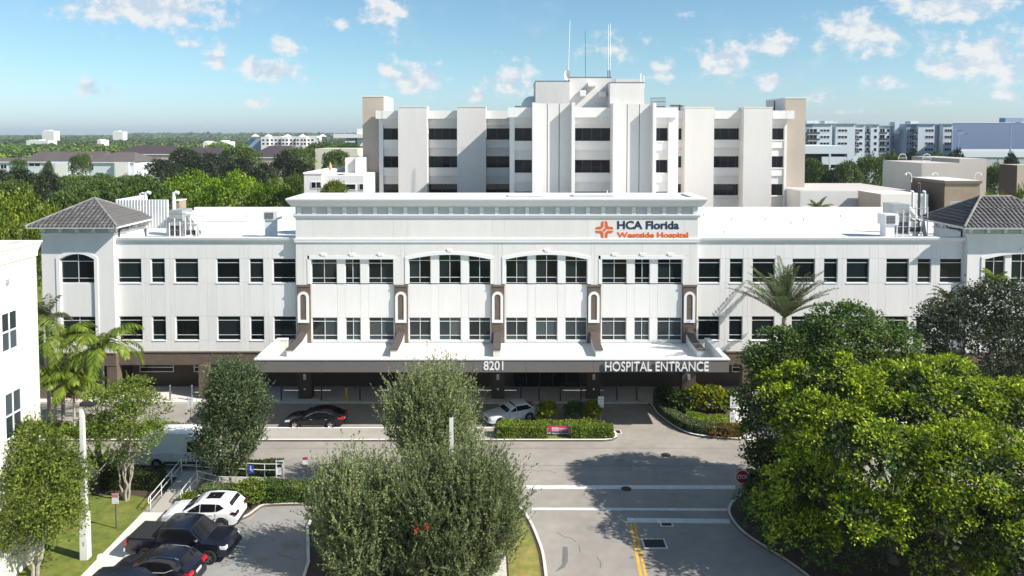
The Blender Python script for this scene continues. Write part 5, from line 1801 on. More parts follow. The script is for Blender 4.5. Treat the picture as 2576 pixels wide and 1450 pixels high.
pts = [(p0.x + 2.6 * math.cos(t_) * (1 + .25 * math.sin(3 * t_)), p0.y + 1.0 * math.sin(t_) * (1 + .3 * math.cos(2 * t_)), 13.906) for t_ in [2 * math.pi * k / 18 for k in range(18)]]
st.add(pts, [tuple(range(18))])
st.build('roof_stain', 'stain', hosp)
# low white hatches on the centre block roof
for a, b, yt, lb in ((1278, 1366, 490, 'low white hatch on the centre roof, left one'), (1440, 1545, 489, 'low white hatch on the centre roof with a short post')):
    Y = YF + 2.6
    t = thing('roof_hatch', lb, 'hatch', (XA((a + b) / 2, Y), Y, zc['top'] - .12))
    bx('curb', 'white_metal', t, XA(a, Y) + .1, XA(b, Y) - .1, Y + .1, Y + 1.4, zc['top'] - .12, ZA(yt, Y) - .12)
    bx('lid', 'white_metal', t, XA(a, Y), XA(b, Y), Y, Y + 1.5, ZA(yt, Y) - .12, ZA(yt, Y))
    if a > 1400:
        MB().cyl((XA(1528, Y), Y + .5, ZA(yt, Y)), (XA(1528, Y), Y + .5, ZA(480, Y)), .05, n=8).build('post', 'white_metal', t)
bx('rear_roof', 'roof_white', hosp, XA(900, 80), XA(1754, YF), YF + 5.02, YF + 26, 13.6, 13.9)
# ------------------------------------------------------------------ plants
leaf_mat('leaf_yellow', (.045, .10, .008), (.38, .47, .02), .24, clump=.8)
leaf_mat('leaf_mid', (.028, .062, .014), (.16, .235, .048), .28, clump=.6)
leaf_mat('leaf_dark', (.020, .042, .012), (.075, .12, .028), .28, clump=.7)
leaf_mat('leaf_grey', (.028, .042, .020), (.10, .125, .06), .22, clump=.6)
leaf_mat('leaf_feather', (.075, .11, .045), (.40, .46, .20), .36, clump=1.0)
leaf_mat('leaf_deep', (.045, .078, .034), (.19, .25, .105), .34, clump=.8)
leaf_mat('leaf_light', (.06, .10, .015), (.26, .34, .05), .40, clump=.6)
leaf_mat('leaf_olive', (.065, .11, .018), (.29, .36, .06), .40, clump=.7)
leaf_mat('leaf_hedge', (.07, .13, .014), (.33, .43, .05), .30, clump=1.4)
leaf_mat('leaf_hedge_dark', (.016, .032, .010), (.065, .085, .02), .25, clump=1.4)
leaf_mat('leaf_croton', (.06, .12, .01), (.42, .42, .03), .38, clump=1.6)
leaf_mat('leaf_gold', (.12, .075, .02), (.42, .28, .06), .30, clump=1.6)
leaf_mat('leaf_palm', (.07, .13, .014), (.30, .38, .045), .38, clump=1.0)
leaf_mat('leaf_date', (.06, .085, .04), (.22, .27, .12), .30, clump=.9)
leaf_mat('leaf_far', (.032, .062, .014), (.15, .215, .038), .25, clump=.035)
leaf_mat('leaf_fardark', (.018, .030, .014), (.055, .075, .030), .22, clump=.08)
leaf_mat('leaf_edge', (.045, .09, .01), (.27, .33, .025), .28, clump=.3)
leaf_mat('leaf_farbright', (.05, .11, .01), (.25, .36, .02), .32, clump=.25)
mat('bark', (.16, .13, .10), .9, vary=.3, vscale=4, bump=.8, bscale=20)
mat('bark_pale', (.38, .34, .29), .85, vary=.2, vscale=4)
mat('red_bloom', (.55, .02, .015), .7)
mat('orange_bloom', (.55, .26, .03), .7)

def unit(v):
    return v / np.maximum(np.linalg.norm(v, axis=-1, keepdims=True), 1e-6)

def rand_unit(n):
    return unit(rng.normal(size=(n, 3)))

def leaves(P, D, L, W, Nrm=None):
    """diamond leaves from P along D, L long and W wide"""
    n = len(P)
    D = unit(D)
    if Nrm is None:
        Nrm = rand_unit(n)
    S = unit(np.cross(D, Nrm))
    up = unit(np.cross(S, D))
    L = np.broadcast_to(L, (n,))[:, None]
    W = np.broadcast_to(W, (n,))[:, None]
    V = np.empty((n, 4, 3))
    V[:, 0] = P
    V[:, 1] = P + D * L * .5 + S * W * .5 + up * W * .12
    V[:, 2] = P + D * L
    V[:, 3] = P + D * L * .5 - S * W * .5 + up * W * .12
    return V.reshape(-1, 3)

def quad_mesh(name, V, m):
    n = len(V) // 4
    me = bpy.data.meshes.new(name)
    me.vertices.add(n * 4)
    me.vertices.foreach_set('co', V.astype(np.float32).ravel())
    me.loops.add(n * 4)
    me.loops.foreach_set('vertex_index', np.arange(n * 4, dtype=np.int32))
    me.polygons.add(n)
    me.polygons.foreach_set('loop_start', np.arange(0, n * 4, 4, dtype=np.int32))
    try:
        me.polygons.foreach_set('loop_total', np.full(n, 4, dtype=np.int32))
    except Exception:
        pass
    me.materials.append(MATS[m])
    me.update(calc_edges=True)
    return me

def broad_crown(lobes, n_clump, per, leaf, clump_r=.45, up_bias=.55, flat=.55, shell=.62):
    """leaf clumps over a set of ellipsoid lobes (cx,cy,cz,rx,ry,rz)"""
    lobes = np.array(lobes, float)
    area = lobes[:, 3] * lobes[:, 4] + lobes[:, 3] * lobes[:, 5] + lobes[:, 4] * lobes[:, 5]
    pick = rng.choice(len(lobes), n_clump, p=area / area.sum())
    d = rand_unit(n_clump)
    d[:, 2] = np.where(d[:, 2] < -.35, -d[:, 2], d[:, 2])
    rr = shell + (1.03 - shell) * rng.random(n_clump) ** .6
    C = lobes[pick, :3] + d * lobes[pick, 3:] * rr[:, None]
    # drop clumps buried inside other lobes
    keep = np.ones(n_clump, bool)
    for l in lobes:
        q = (C - l[:3]) / l[3:]
        keep &= (q ** 2).sum(1) > .40
    C, d = C[keep], d[keep]
    n = len(C)
    size = clump_r * (0.6 + .8 * rng.random(n))
    base = np.repeat(C, per, axis=0)
    dd = np.repeat(d, per, axis=0)
    off = rng.normal(size=(n * per, 3)) * np.repeat(size, per)[:, None] * np.array([1, 1, flat]) * .75
    P = base + off
    D = unit(dd * .7 + rng.normal(size=P.shape) * .75 + np.array([0, 0, .1]))
    N_ = unit(np.array([0, 0, 1.0]) * up_bias + dd * .5 + rng.normal(size=P.shape) * .45)
    L = leaf * (.6 + .8 * rng.random(n * per))
    return leaves(P, D, L, L * .62, N_)

def pad_crown(lobes, n_pad, per, leaf, pad=(.5, 1.1), flat=.32, inner=.25, droop=.25, jitter=.55):
    """flattened leafy sprays set over the lobes with dark gaps between them"""
    lobes = np.array(lobes, float)
    area = lobes[:, 3] * lobes[:, 4] + lobes[:, 3] * lobes[:, 5] + lobes[:, 4] * lobes[:, 5]
    pick = rng.choice(len(lobes), n_pad, p=area / area.sum())
    d = rand_unit(n_pad)
    d[:, 2] = np.where(d[:, 2] < -.5, -d[:, 2], d[:, 2])
    rr = np.where(rng.random(n_pad) < inner, .45 + .35 * rng.random(n_pad), .86 + .20 * rng.random(n_pad))
    C = lobes[pick, :3] + d * lobes[pick, 3:] * rr[:, None]
    keep = C[:, 2] > .4
    for l in lobes:
        q = (C - l[:3]) / l[3:]
        keep &= (q ** 2).sum(1) > .16
    C, d = C[keep], d[keep]
    n = len(C)
    rad = pad[0] + (pad[1] - pad[0]) * rng.random(n) ** 1.6
    axis = unit(d * .55 + np.array([0, 0, .75]) + rng.normal(size=d.shape) * .22)
    cnt = np.maximum(6, (per * (rad / pad[1]) ** 2)).astype(int)
    ii = np.repeat(np.arange(n), cnt)
    N = len(ii)
    off = rng.normal(size=(N, 3))
    off = unit(off) * (rng.random((N, 1)) ** .45)
    ax_ = axis[ii]
    h = (off * ax_).sum(1, keepdims=True)
    off = (off - ax_ * h) + ax_ * h * flat
    r2 = ((off - ax_ * h * flat) ** 2).sum(1, keepdims=True)
    P = C[ii] + (off - ax_ * r2 * droop) * rad[ii][:, None]
    D = unit(off * .8 + d[ii] * .5 + rng.normal(size=P.shape) * jitter)
    N_ = unit(ax_ + rng.normal(size=P.shape) * .42)
    L = leaf * (.55 + .9 * rng.random(N))
    return leaves(P, D, L, L * .6, N_)

mat('twig', (.30, .27, .19), .8)
def twigs(lobes, n, length=(.9, 2.2), upward=.9, w=.016):
    lobes = np.array(lobes, float)
    vol = lobes[:, 3] * lobes[:, 4] * lobes[:, 5]
    pick = rng.choice(len(lobes), n, p=vol / vol.sum())
    d = rand_unit(n)
    C = lobes[pick, :3] + d * lobes[pick, 3:] * (.55 + .5 * rng.random(n))[:, None]
    D = unit(d * np.array([1, 1, .5]) * .6 + np.array([0, 0, upward]) + rng.normal(size=(n, 3)) * .2)
    L = length[0] + (length[1] - length[0]) * rng.random(n)
    return leaves(C - D * L[:, None] * .35, D, L, w)

def shoot_crown(lobes, n_shoot, per, leaf, length=(1.0, 2.0), upward=.9, leaf_w=.26, spread=.5):
    """upright feathery shoots with narrow leaves along them"""
    lobes = np.array(lobes, float)
    vol = lobes[:, 3] * lobes[:, 4] * lobes[:, 5]
    pick = rng.choice(len(lobes), n_shoot, p=vol / vol.sum())
    d = rand_unit(n_shoot)
    rr = .35 + .62 * rng.random(n_shoot) ** .5
    C = lobes[pick, :3] + d * lobes[pick, 3:] * rr[:, None]
    dirs = unit(d * np.array([1, 1, .5]) * .6 + np.array([0, 0, upward]) + rng.normal(size=(n_shoot, 3)) * .18)
    Ls = length[0] + (length[1] - length[0]) * rng.random(n_shoot)
    t = rng.random((n_shoot, per))
    bend = unit(np.cross(dirs, rand_unit(n_shoot))) * .18
    P = C[:, None] - dirs[:, None] * Ls[:, None, None] * .4 + dirs[:, None] * (t * Ls[:, None])[..., None] + bend[:, None] * ((t ** 2) * Ls[:, None])[..., None]
    P = P.reshape(-1, 3)
    dd = np.repeat(dirs, per, axis=0)
    D = unit(dd * .75 + rng.normal(size=P.shape) * spread)
    L = leaf * (.6 + .8 * rng.random(len(P)))
    taper = (1.15 - .6 * t.reshape(-1))
    return leaves(P, D, L * taper, L * leaf_w, None)

def trunk_mesh(mb, p0, p1, r0, r1, wob=.12, n=7, seg=5):
    p0, p1 = Vector(p0), Vector(p1)
    pts, rs = [], []
    for k in range(seg + 1):
        f = k / seg
        w = wob * math.sin(f * math.pi)
        pts.append(p0.lerp(p1, f) + Vector((random.uniform(-w, w), random.uniform(-w, w), 0)))
        rs.append(r0 + (r1 - r0) * f)
    mb.tube(pts, rs, n=n)
    return pts

def tree(name, label, base, crown_V, leafm, trunk_top, limbs=(), r=.16, bark='bark', stems=1, group=None, cat='tree', bloom=None, twig=None, inner=None):
    b = Vector(base)
    t = thing(name, label, cat, b, group=group)
    mb = MB()
    for s in range(stems):
        a = 2 * math.pi * s / max(1, stems)
        o0 = Vector((math.cos(a), math.sin(a), 0)) * (.12 if stems > 1 else 0)
        top = Vector(trunk_top) + (Vector((math.cos(a), math.sin(a), 0)) * .45 if stems > 1 else Vector((0, 0, 0)))
        trunk_mesh(mb, o0, top, r, r * .55)
        for (lx, ly, lz) in limbs:
            trunk_mesh(mb, top * .8, (lx, ly, lz), r * .5, r * .12, wob=.2, n=6, seg=4)
    mb.build('trunk', bark, t, smooth=50, local=True)
    link('crown', quad_mesh('crown', crown_V, leafm), t)
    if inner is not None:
        link('inner_shade_foliage', quad_mesh('inner_shade_foliage', inner[0], inner[1]), t)['kind'] = 'stuff'
    if twig is not None:
        link('twigs', quad_mesh('twigs', twig, 'twig'), t)['kind'] = 'stuff'
    if bloom is not None:
        link('flower', quad_mesh('flower', bloom[0], bloom[1]), t)['kind'] = 'stuff'
    return t

def lim(lobes, k=.75):
    return [(l[0] * k, l[1] * k, l[2]) for l in lobes]

# --- feathery trees of the centre island
def feather(label, base, lobes, n, leafm='leaf_feather', stems=4, bloom=None, per=42, length=(1.4, 3.0), th=1.2, dens=1.0):
    V = shoot_crown(lobes, int(n * dens), per, .21, length, upward=1.25, spread=.38)
    W_ = shoot_crown([(l[0], l[1], l[2] - .2, l[3] * .85, l[4] * .85, l[5] * .85) for l in lobes], int(n * .5), per, .20, (.6, 1.2), upward=.3, spread=.9)
    return tree('feathery_tree', label, base, np.concatenate([V, W_]), leafm, (0, 0, th), lim(lobes), r=.10, stems=stems, group='feathery trees on the centre island', bloom=bloom, twig=twigs(lobes, int(n * .32)))
b1 = gnd(1080, 1262)
feather('tall feathery green tree at the back of the centre island, in front of the canopy', (b1.x, b1.y, .1), [(0, 0, 4.6, 2.4, 2.4, 3.6), (.9, .2, 5.8, 2.3, 2.2, 2.6), (-1.2, .1, 5.6, 1.9, 2.0, 2.6), (.4, 0, 7.2, 2.0, 1.8, 1.6), (1.9, 0, 4.2, 1.6, 1.6, 1.8)], 1250)
bl = leaves(np.array([[-1.95, -2.55, 3.75]]) + rng.normal(size=(48, 3)) * np.array([.06, .06, .13]) + np.array([.55, 0, .12]) * (rng.random((48, 1)) > .8), rand_unit(48), .10, .035)
X2 = XA(1150, 39.2)
feather('broad feathery tree with a red bottlebrush flower, nearest in the middle', (X2, 39.2, .1), [(0, 0, 3.6, 2.8, 2.6, 3.0), (1.6, .2, 3.9, 2.1, 2.1, 2.2), (-1.9, .2, 3.8, 2.2, 2.1, 2.4), (.6, .1, 5.4, 1.7, 1.7, 1.5), (2.2, 0, 2.4, 1.4, 1.6, 1.6), (0, -.8, 1.4, 2.8, 2.0, 1.2), (-2.4, -.4, 1.6, 1.6, 1.6, 1.3)], 1750, bloom=(bl, 'red_bloom'), per=46)
X3 = XA(915, 39.6)
feather('low wide feathery tree beside the car park, left of the red flowering one', (X3, 39.6, .1), [(0, 0, 3.0, 2.4, 2.4, 2.6), (-1.5, .2, 3.4, 1.8, 1.9, 2.2), (1.6, .1, 3.6, 2.0, 2.0, 2.2), (-.6, .1, 4.9, 1.3, 1.4, 1.2), (0, -.8, 1.2, 2.5, 1.8, 1.1), (2.2, -.4, 1.8, 1.5, 1.6, 1.5)], 1250, leafm='leaf_feather', per=46)
# --- left: dark dense feathery tree before the drop-off lane
b3 = gnd(581, 1232)
lob = [(0, 0, 4.3, 2.15, 2.1, 3.3), (.5, 0, 6.0, 1.9, 1.9, 2.4), (-.5, 0, 2.9, 1.9, 1.9, 1.7), (.1, 0, 7.3, 1.35, 1.35, 1.3), (1.5, 0, 5.2, 1.2, 1.2, 2.0)]
V = np.concatenate([shoot_crown(lob, 950, 40, .19, (1.0, 2.3), upward=1.1, spread=.4), broad_crown(lob, 420, 22, .17, .30)])
tree('dense_tree', 'dense dark green tree with wispy top standing behind the parked white car', (b3.x, b3.y, .1), V, 'leaf_deep', (0, 0, 2.2), lim(lob), r=.10)
# --- left: airy light green multi-stem tree
b4 = gnd(318, 1262)
lob = [(-.2, 0, 4.4, 2.3, 2.2, 1.5), (-.9, .2, 6.0, 1.9, 1.8, 1.4), (1.0, .1, 5.7, 1.8, 1.7, 1.3), (.3, 0, 7.0, 1.6, 1.5, 1.0), (1.6, 0, 4.3, 1.1, 1.1, .8), (-1.9, 0, 4.6, 1.2, 1.2, 1.0), (.2, -.1, 2.9, 1.3, 1.2, .8)]
tree('airy_tree', 'airy light green tree with several pale stems beside the dark hedge', (b4.x, b4.y, .1), np.concatenate([pad_crown(lob, 430, 60, .15, (.3, .8), flat=.32), shoot_crown(lob, 160, 26, .16, (.6, 1.4), upward=.5)]), 'leaf_light', (0, 0, 2.6), lim(lob), r=.075, stems=5, bark='bark_pale')
# --- left foreground tree before the cream building
b5 = gnd(80, 1452)
lob = [(0, 0, 4.4, 2.2, 2.2, 2.6), (.7, .6, 5.0, 1.7, 1.9, 1.7), (-.9, .5, 6.6, 1.3, 1.5, 1.5), (.2, .4, 7.2, 1.1, 1.2, 1.0), (1.1, .2, 2.9, 1.4, 1.5, 1.2), (-.8, -.2, 2.8, 1.5, 1.5, 1.5), (.9, .3, 6.4, 1.0, 1.2, 1.0)]
V = np.concatenate([pad_crown(lob, 620, 70, .15, (.3, .75), flat=.4), shoot_crown(lob, 620, 34, .17, (.9, 2.1), upward=.7, spread=.45)])
tree('leafy_tree', 'olive green leafy tree on the lawn before the cream building', (b5.x + .2, b5.y, .1), V, 'leaf_olive', (.2, 0, 2.6), lim(lob), r=.10, stems=3, bark='bark_pale')

# --- right: the big yellow green tree and the darker ones behind it
Yt = 40.0
X6 = XA(2265, Yt)
lob = [(0, 0, 6.8, 5.6, 5.2, 3.2), (-3.6, .6, 8.0, 2.8, 3.2, 1.7), (-2.2, 2.2, 9.4, 2.8, 2.8, 1.5), (.6, .4, 9.7, 2.6, 2.8, 1.3), (3.6, 1.4, 9.3, 3.0, 3.0, 1.5), (6.6, 0, 8.0, 3.0, 3.4, 2.0), (-5.0, -.5, 5.2, 2.0, 2.4, 1.5),
       (-2.6, -3.0, 7.6, 2.8, 2.4, 1.6), (1.2, -3.8, 7.4, 2.8, 2.4, 1.7), (4.6, -3.8, 6.6, 2.8, 2.6, 2.0), (7.6, -2.6, 5.4, 2.8, 3.0, 2.4), (2.6, -5.0, 4.4, 2.8, 2.2, 2.0), (5.8, -5.4, 3.6, 2.8, 2.4, 2.0), (-.6, -4.4, 5.2, 2.0, 1.8, 1.3), (-3.6, -3.6, 4.6, 1.9, 1.8, 1.2),
       (-3.4, 0, 3.4, 3.0, 2.6, 2.0), (1.5, -1.5, 3.0, 3.4, 3.0, 2.2), (5.6, -2, 2.6, 3.4, 3.0, 2.0), (-5.4, -1.0, 2.2, 1.8, 1.8, 1.5), (2.0, -6.2, 2.0, 2.6, 1.6, 1.4), (9.0, -5, 3.0, 2.6, 2.4, 2.4), (-6.2, .8, 3.8, 1.4, 1.6, 1.2),
       (-3.4, 4.6, 8.4, 3.0, 2.8, 1.6), (.8, 5.2, 8.8, 3.0, 2.6, 1.5), (-5.0, 3.4, 7.6, 1.7, 2.2, 1.4), (4.8, 4.8, 8.6, 3.0, 2.6, 1.6), (9.5, 1.0, 7.6, 3.0, 3.0, 2.2), (9.8, -2.4, 6.2, 2.6, 2.8, 2.2)]
core = [(l[0], l[1], l[2] - .3, l[3] * .72, l[4] * .72, l[5] * .72) for l in lob]  # core leaves coloured dark to paint the shade between the sprays
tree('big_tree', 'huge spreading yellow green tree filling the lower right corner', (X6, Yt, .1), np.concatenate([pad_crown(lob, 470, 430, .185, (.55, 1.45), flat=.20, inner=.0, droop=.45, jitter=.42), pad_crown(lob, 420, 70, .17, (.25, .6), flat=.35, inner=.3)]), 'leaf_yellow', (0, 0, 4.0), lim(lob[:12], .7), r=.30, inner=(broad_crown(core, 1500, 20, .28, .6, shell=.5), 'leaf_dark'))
X7, Y7 = XA(2095, 46.5), 46.5
lob = [(0, 0, 8.4, 4.4, 3.4, 3.2), (-2.8, .2, 9.6, 2.3, 2.2, 1.8), (1.0, .2, 11.4, 2.5, 2.3, 1.6), (3.5, 0, 10.0, 2.3, 2.2, 1.8), (-4.1, -.2, 7.0, 1.6, 1.9, 2.0), (-4.4, -.2, 9.0, 1.3, 1.6, 1.3),
       (-4.1, -.2, 5.0, 1.5, 1.6, 1.5), (-3.0, 0, 5.4, 2.2, 2.0, 1.8), (4.6, 0, 7.6, 2.0, 2.0, 2.2)]
tree('shade_tree', 'dark glossy green tree behind the big yellow green one, below the date palm', (X7, Y7, .1), pad_crown(lob, 950, 120, .19, (.4, .95), flat=.35, droop=.4), 'leaf_mid', (0, 0, 3.5), lim(lob), r=.22)
X8 = XA(2475, 54)
lob = [(0, 0, 7.4, 4.2, 4.0, 4.2), (-2.2, 0, 9.4, 2.6, 2.4, 2.2), (1.6, .4, 11.0, 2.8, 2.6, 1.8), (3.8, 0, 9.4, 3.0, 2.8, 2.6), (-2.8, -.5, 5.6, 2.2, 2.2, 2.4), (0, -.8, 3.6, 3.6, 3.2, 2.4), (3.8, 0, 5.6, 3.2, 3.0, 3.0)]
tree('grey_tree', 'grey green bushy tree before the right corner tower', (X8, 54, .1), np.concatenate([broad_crown(lob, 1400, 24, .21, .46), shoot_crown(lob, 520, 34, .24, (.8, 1.6), upward=.5)]), 'leaf_grey', (0, 0, 4.0), lim(lob), r=.2)
lob = [(0, 0, 2.0, 1.9, 1.8, 1.7), (-.9, .3, 2.9, 1.1, 1.1, .9), (.8, 0, 2.4, 1.2, 1.2, 1.2)]
X9 = XA(1975, 46.5)
tree('low_tree', 'small dark bush at the kerb around the stop sign', (X9, 46.8, .1), broad_crown(lob, 420, 24, .20, .34), 'leaf_mid', (0, 0, 1.2), lim(lob), r=.08, cat='bush')
for px, py, s, lb in ((1880, 1300, 1.0, 'low dark shrub just below the stop sign at the kerb'), (1915, 1345, 1.25, 'low dark shrub beside the kerb, second below the stop sign'), (1985, 1388, 1.4, 'low dark shrub under the left edge of the big tree'), (2060, 1425, 1.5, 'low dark shrub at the bottom edge under the big tree, left one'), (2180, 1440, 1.7, 'low dark shrub at the bottom edge under the big tree, right one')):
    p = gnd(px, py)
    lob = [(0, 0, .8 * s, 1.2 * s, 1.1 * s, .85 * s), (.9 * s, .3, 1.1 * s, .9 * s, .9 * s, .9 * s), (.3 * s, .6 * s, 1.5 * s, .7 * s, .7 * s, .6 * s)]
    tree('shrub', lb, (p.x + .45 * s, p.y + .2, .1), pad_crown(lob, 110, 60, .15, (.25, .5), flat=.4), 'leaf_mid', (0, 0, .5), r=.05, cat='shrub', group='shrubs under the big tree')

# --- shrubs of the planting beds
def shrub(label, px, py, rx, ry, h, leafm, n=120, leaf=.16, name='shrub', z=.12, per=20, shoots=0, group=None):
    p = gnd(px, py)
    lob = [(0, 0, h * .5, rx, ry, h * .5), (rx * .2, 0, h * .72, rx * .7, ry * .7, h * .32)]
    V = broad_crown(lob, n, per, leaf, .16 * max(rx, .8), shell=.5)
    if shoots:
        V = np.concatenate([V, shoot_crown(lob, shoots, 24, leaf * 1.1, (h * .3, h * .6))])
    return tree(name, label, (p.x, p.y, z), V, leafm, (0, 0, h * .4), r=.04, cat='shrub', group=group)
shrub('bright yellow green bush on the hedge island, left of three', 1375, 1066, .75, .7, 1.65, 'leaf_croton', 150, .22, name='croton_bush', group='bushes on the hedge island')
shrub('darker bush on the hedge island, middle of three', 1446, 1063, .75, .6, 1.5, 'leaf_mid', 130, .2, name='croton_bush', group='bushes on the hedge island')
shrub('bright yellow green bush beside the white parking sign on the hedge island', 1486, 1065, .75, .6, 1.6, 'leaf_croton', 150, .22, name='croton_bush', group='bushes on the hedge island')
for i, (px, py, rx, h, m_) in enumerate(((1715, 1044, 1.0, 1.7, 'leaf_mid'), (1748, 1040, 1.1, 2.0, 'leaf_croton'), (1790, 1042, 1.2, 2.1, 'leaf_croton'), (1822, 1040, .9, 1.7, 'leaf_mid'), (1686, 1034, .9, 1.5, 'leaf_dark'), (1672, 1022, .8, 1.5, 'leaf_dark'))):
    shrub(['leafy bush in the curved bed, third from its left tip', 'bright leafed bush in the curved bed, fourth from its left tip', 'tallest bright leafed bush in the curved bed', 'leafy bush at the right end of the curved bed, by the double sign', 'shaded bush in the curved bed, second from its left tip', 'shaded bush at the left tip of the curved bed'][i], px, py, rx, rx * .8, h, m_, 150, .24, group='bushes in the curved bed')
for i, (px, py, s) in enumerate(((1800, 1098, .8), (1832, 1101, .9), (1856, 1096, .8))):
    p = gnd(px, py)
    lob = [(0, 0, .35 * s, .9 * s, .7 * s, .45 * s)]
    tree('golden_shrub', ['golden brown shrub at the front of the curved bed, left of three', 'golden brown shrub at the front of the curved bed, middle of three', 'golden brown shrub at the right corner of the curved bed'][i], (p.x, p.y, .13), shoot_crown(lob, 110, 26, .17, (.4, .8), upward=.6), 'leaf_gold', (0, 0, .3), r=.04, cat='shrub', group='golden shrubs')

def hedge(label, pts, w, h, leafm, n, leaf=.12, z=.12, name='hedge', wob=.06):
    """clipped hedge along a line of ground points"""
    pts = [Vector((p[0], p[1], 0)) for p in pts]
    L = [(pts[i + 1] - pts[i]).length for i in range(len(pts) - 1)]
    tot = sum(L)
    P, D, N_ = [], [], []
    for _ in range(n):
        s = random.random() * tot
        i = 0
        while s > L[i] and i < len(L) - 1:
            s -= L[i]
            i += 1
        d = (pts[i + 1] - pts[i]).normalized()
        nn = Vector((-d.y, d.x, 0))
        base = pts[i] + d * s
        q = random.random()
        ww = w * (1 + wob * math.sin(s * 2.1) * 2)
        hh = h * (1 + wob * math.sin(s * 1.3 + 1) + wob * .6 * math.sin(s * 3.7))
        if q < .5:
            o = nn * random.uniform(-ww / 2, ww / 2) + Vector((0, 0, hh - abs(random.gauss(0, .05))))
            nr = Vector((0, 0, 1))
        else:
            sd = 1 if random.random() < .5 else -1
            o = nn * sd * (ww / 2 - abs(random.gauss(0, .05))) + Vector((0, 0, random.uniform(.02, hh)))
            nr = nn * sd
        P.append(base + o)
        D.append(nr * .6 + Vector((random.gauss(0, .6), random.gauss(0, .6), random.gauss(.25, .5))))
        N_.append(nr + Vector((random.gauss(0, .5), random.gauss(0, .5), random.gauss(.4, .4))))
    c = pts[0].lerp(pts[-1], .5)
    t = thing(name, label, 'hedge', (c.x, c.y, z))
    P = np.array([tuple(p - c) for p in P])
    link('foliage', quad_mesh('foliage', leaves(P, np.array([tuple(d) for d in D]), leaf * (.7 + .6 * rng.random(n)), leaf * .62, unit(np.array([tuple(d) for d in N_]))), leafm), t)
    core = MB()
    for i in range(len(pts) - 1):
        d = (pts[i + 1] - pts[i]).normalized()
        nn = Vector((-d.y, d.x, 0)) * (w * .44)
        a, b = pts[i] - c, pts[i + 1] - c
        core.add([a - nn, b - nn, b + nn, a + nn] + [q + Vector((0, 0, h * .93)) for q in (a - nn, b - nn, b + nn, a + nn)], [(0, 3, 2, 1), (4, 5, 6, 7), (0, 1, 5, 4), (1, 2, 6, 5), (2, 3, 7, 6), (3, 0, 4, 7)])
    core.build('stems', 'leaf_hedge_dark', t, local=True)
    return t
hy = (yf + .2 + yb) / 2
g1 = gnd(1250, 1095).x
gm0, gm1 = gnd(1376, 1095).x, gnd(1432, 1095).x
gend = gnd(1540, 1095).x
hedge('clipped green hedge on the island, left of the pink sign', [(g1, yf + .75), (gm0, yf + .75)], .95, .85, 'leaf_hedge', 4200)
hedge('clipped green hedge on the island, right of the pink sign', [(gm1, yf + .75), (gend, yf + .75)], .95, .85, 'leaf_hedge', 3800)
hedge('low green ground hedge filling the middle of the island behind the pink sign', [(g1 + .3, yf + 1.9), (gend - .4, yf + 1.9)], 1.5, .55, 'leaf_hedge', 7000)
hedge('long green hedge on the median before the left wing', [(gnd(100, 1095).x, yf + .85), (gnd(478, 1095).x, yf + .85)], 1.2, .8, 'leaf_hedge', 8500, .14)
hedge('dark clipped hedge behind the airy tree beside the white van', [(gnd(268, 1222).x, 48.9), (gnd(412, 1222).x, 48.9)], 1.3, 1.15, 'leaf_hedge_dark', 5200)
hedge('dark hedge along the far side of the handrail', [(-20.9, 50.75), (gnd(705, 1205).x, 50.75)], .7, .85, 'leaf_hedge_dark', 4200)
hedge('dark green hedge at the head of the car park behind the parked cars', [(gnd(655, 1262).x, 47.15), (gnd(812, 1262).x, 47.15)], 1.3, .95, 'leaf_mid', 5200, .13)
hedge('low dark hedge between the white car and the walkway', [(-20.4, 47.3), (gnd(600, 1262).x, 47.3)], 1.0, .7, 'leaf_deep', 4200, .13)
shrub('rounded yellow green bush at the corner of the car park kerb', 628, 1274, 1.05, .9, 1.5, 'leaf_light', 240, .13)
shrub('small yellow green bush beside the ramp', 470, 1272, .5, .45, .6, 'leaf_light', 70, .12)
crv2 = inset(bed, .75)[:33]
hedge('low dark green hedge following the curved kerb of the right bed', [crv2[i] for i in range(3, 33, 3)], .9, .6, 'leaf_deep', 6500, .14)
hedge('mown looking green ground cover in the middle of the curved bed', [tuple(gnd(1725, 1066)[:2]), tuple(gnd(1800, 1074)[:2]), tuple(gnd(1850, 1076)[:2])], 2.3, .4, 'leaf_hedge', 8000, .13)
# big leafed plant by the light pole
p = gnd(246, 1205)
pl = thing('banana_plant', 'dark big leafed plant behind the white light pole', 'plant', (p.x, p.y, .1))
n = 16
a_ = rng.random(n) * 6.283
V = leaves(np.stack([np.cos(a_) * .1, np.sin(a_) * .1, .3 + rng.random(n) * .5], 1), np.stack([np.cos(a_) * .8, np.sin(a_) * .8, .5 + rng.random(n)], 1), 1.5 + rng.random(n) * .8, .42, np.array([0, 0, 1.0]) + rng.normal(size=(n, 3)) * .2)
link('leaf', quad_mesh('leaf', V, 'leaf_dark'), pl)
MB().cyl((0, 0, 0), (0, 0, .7), .1, .06).build('stem', 'bark', pl, local=True)

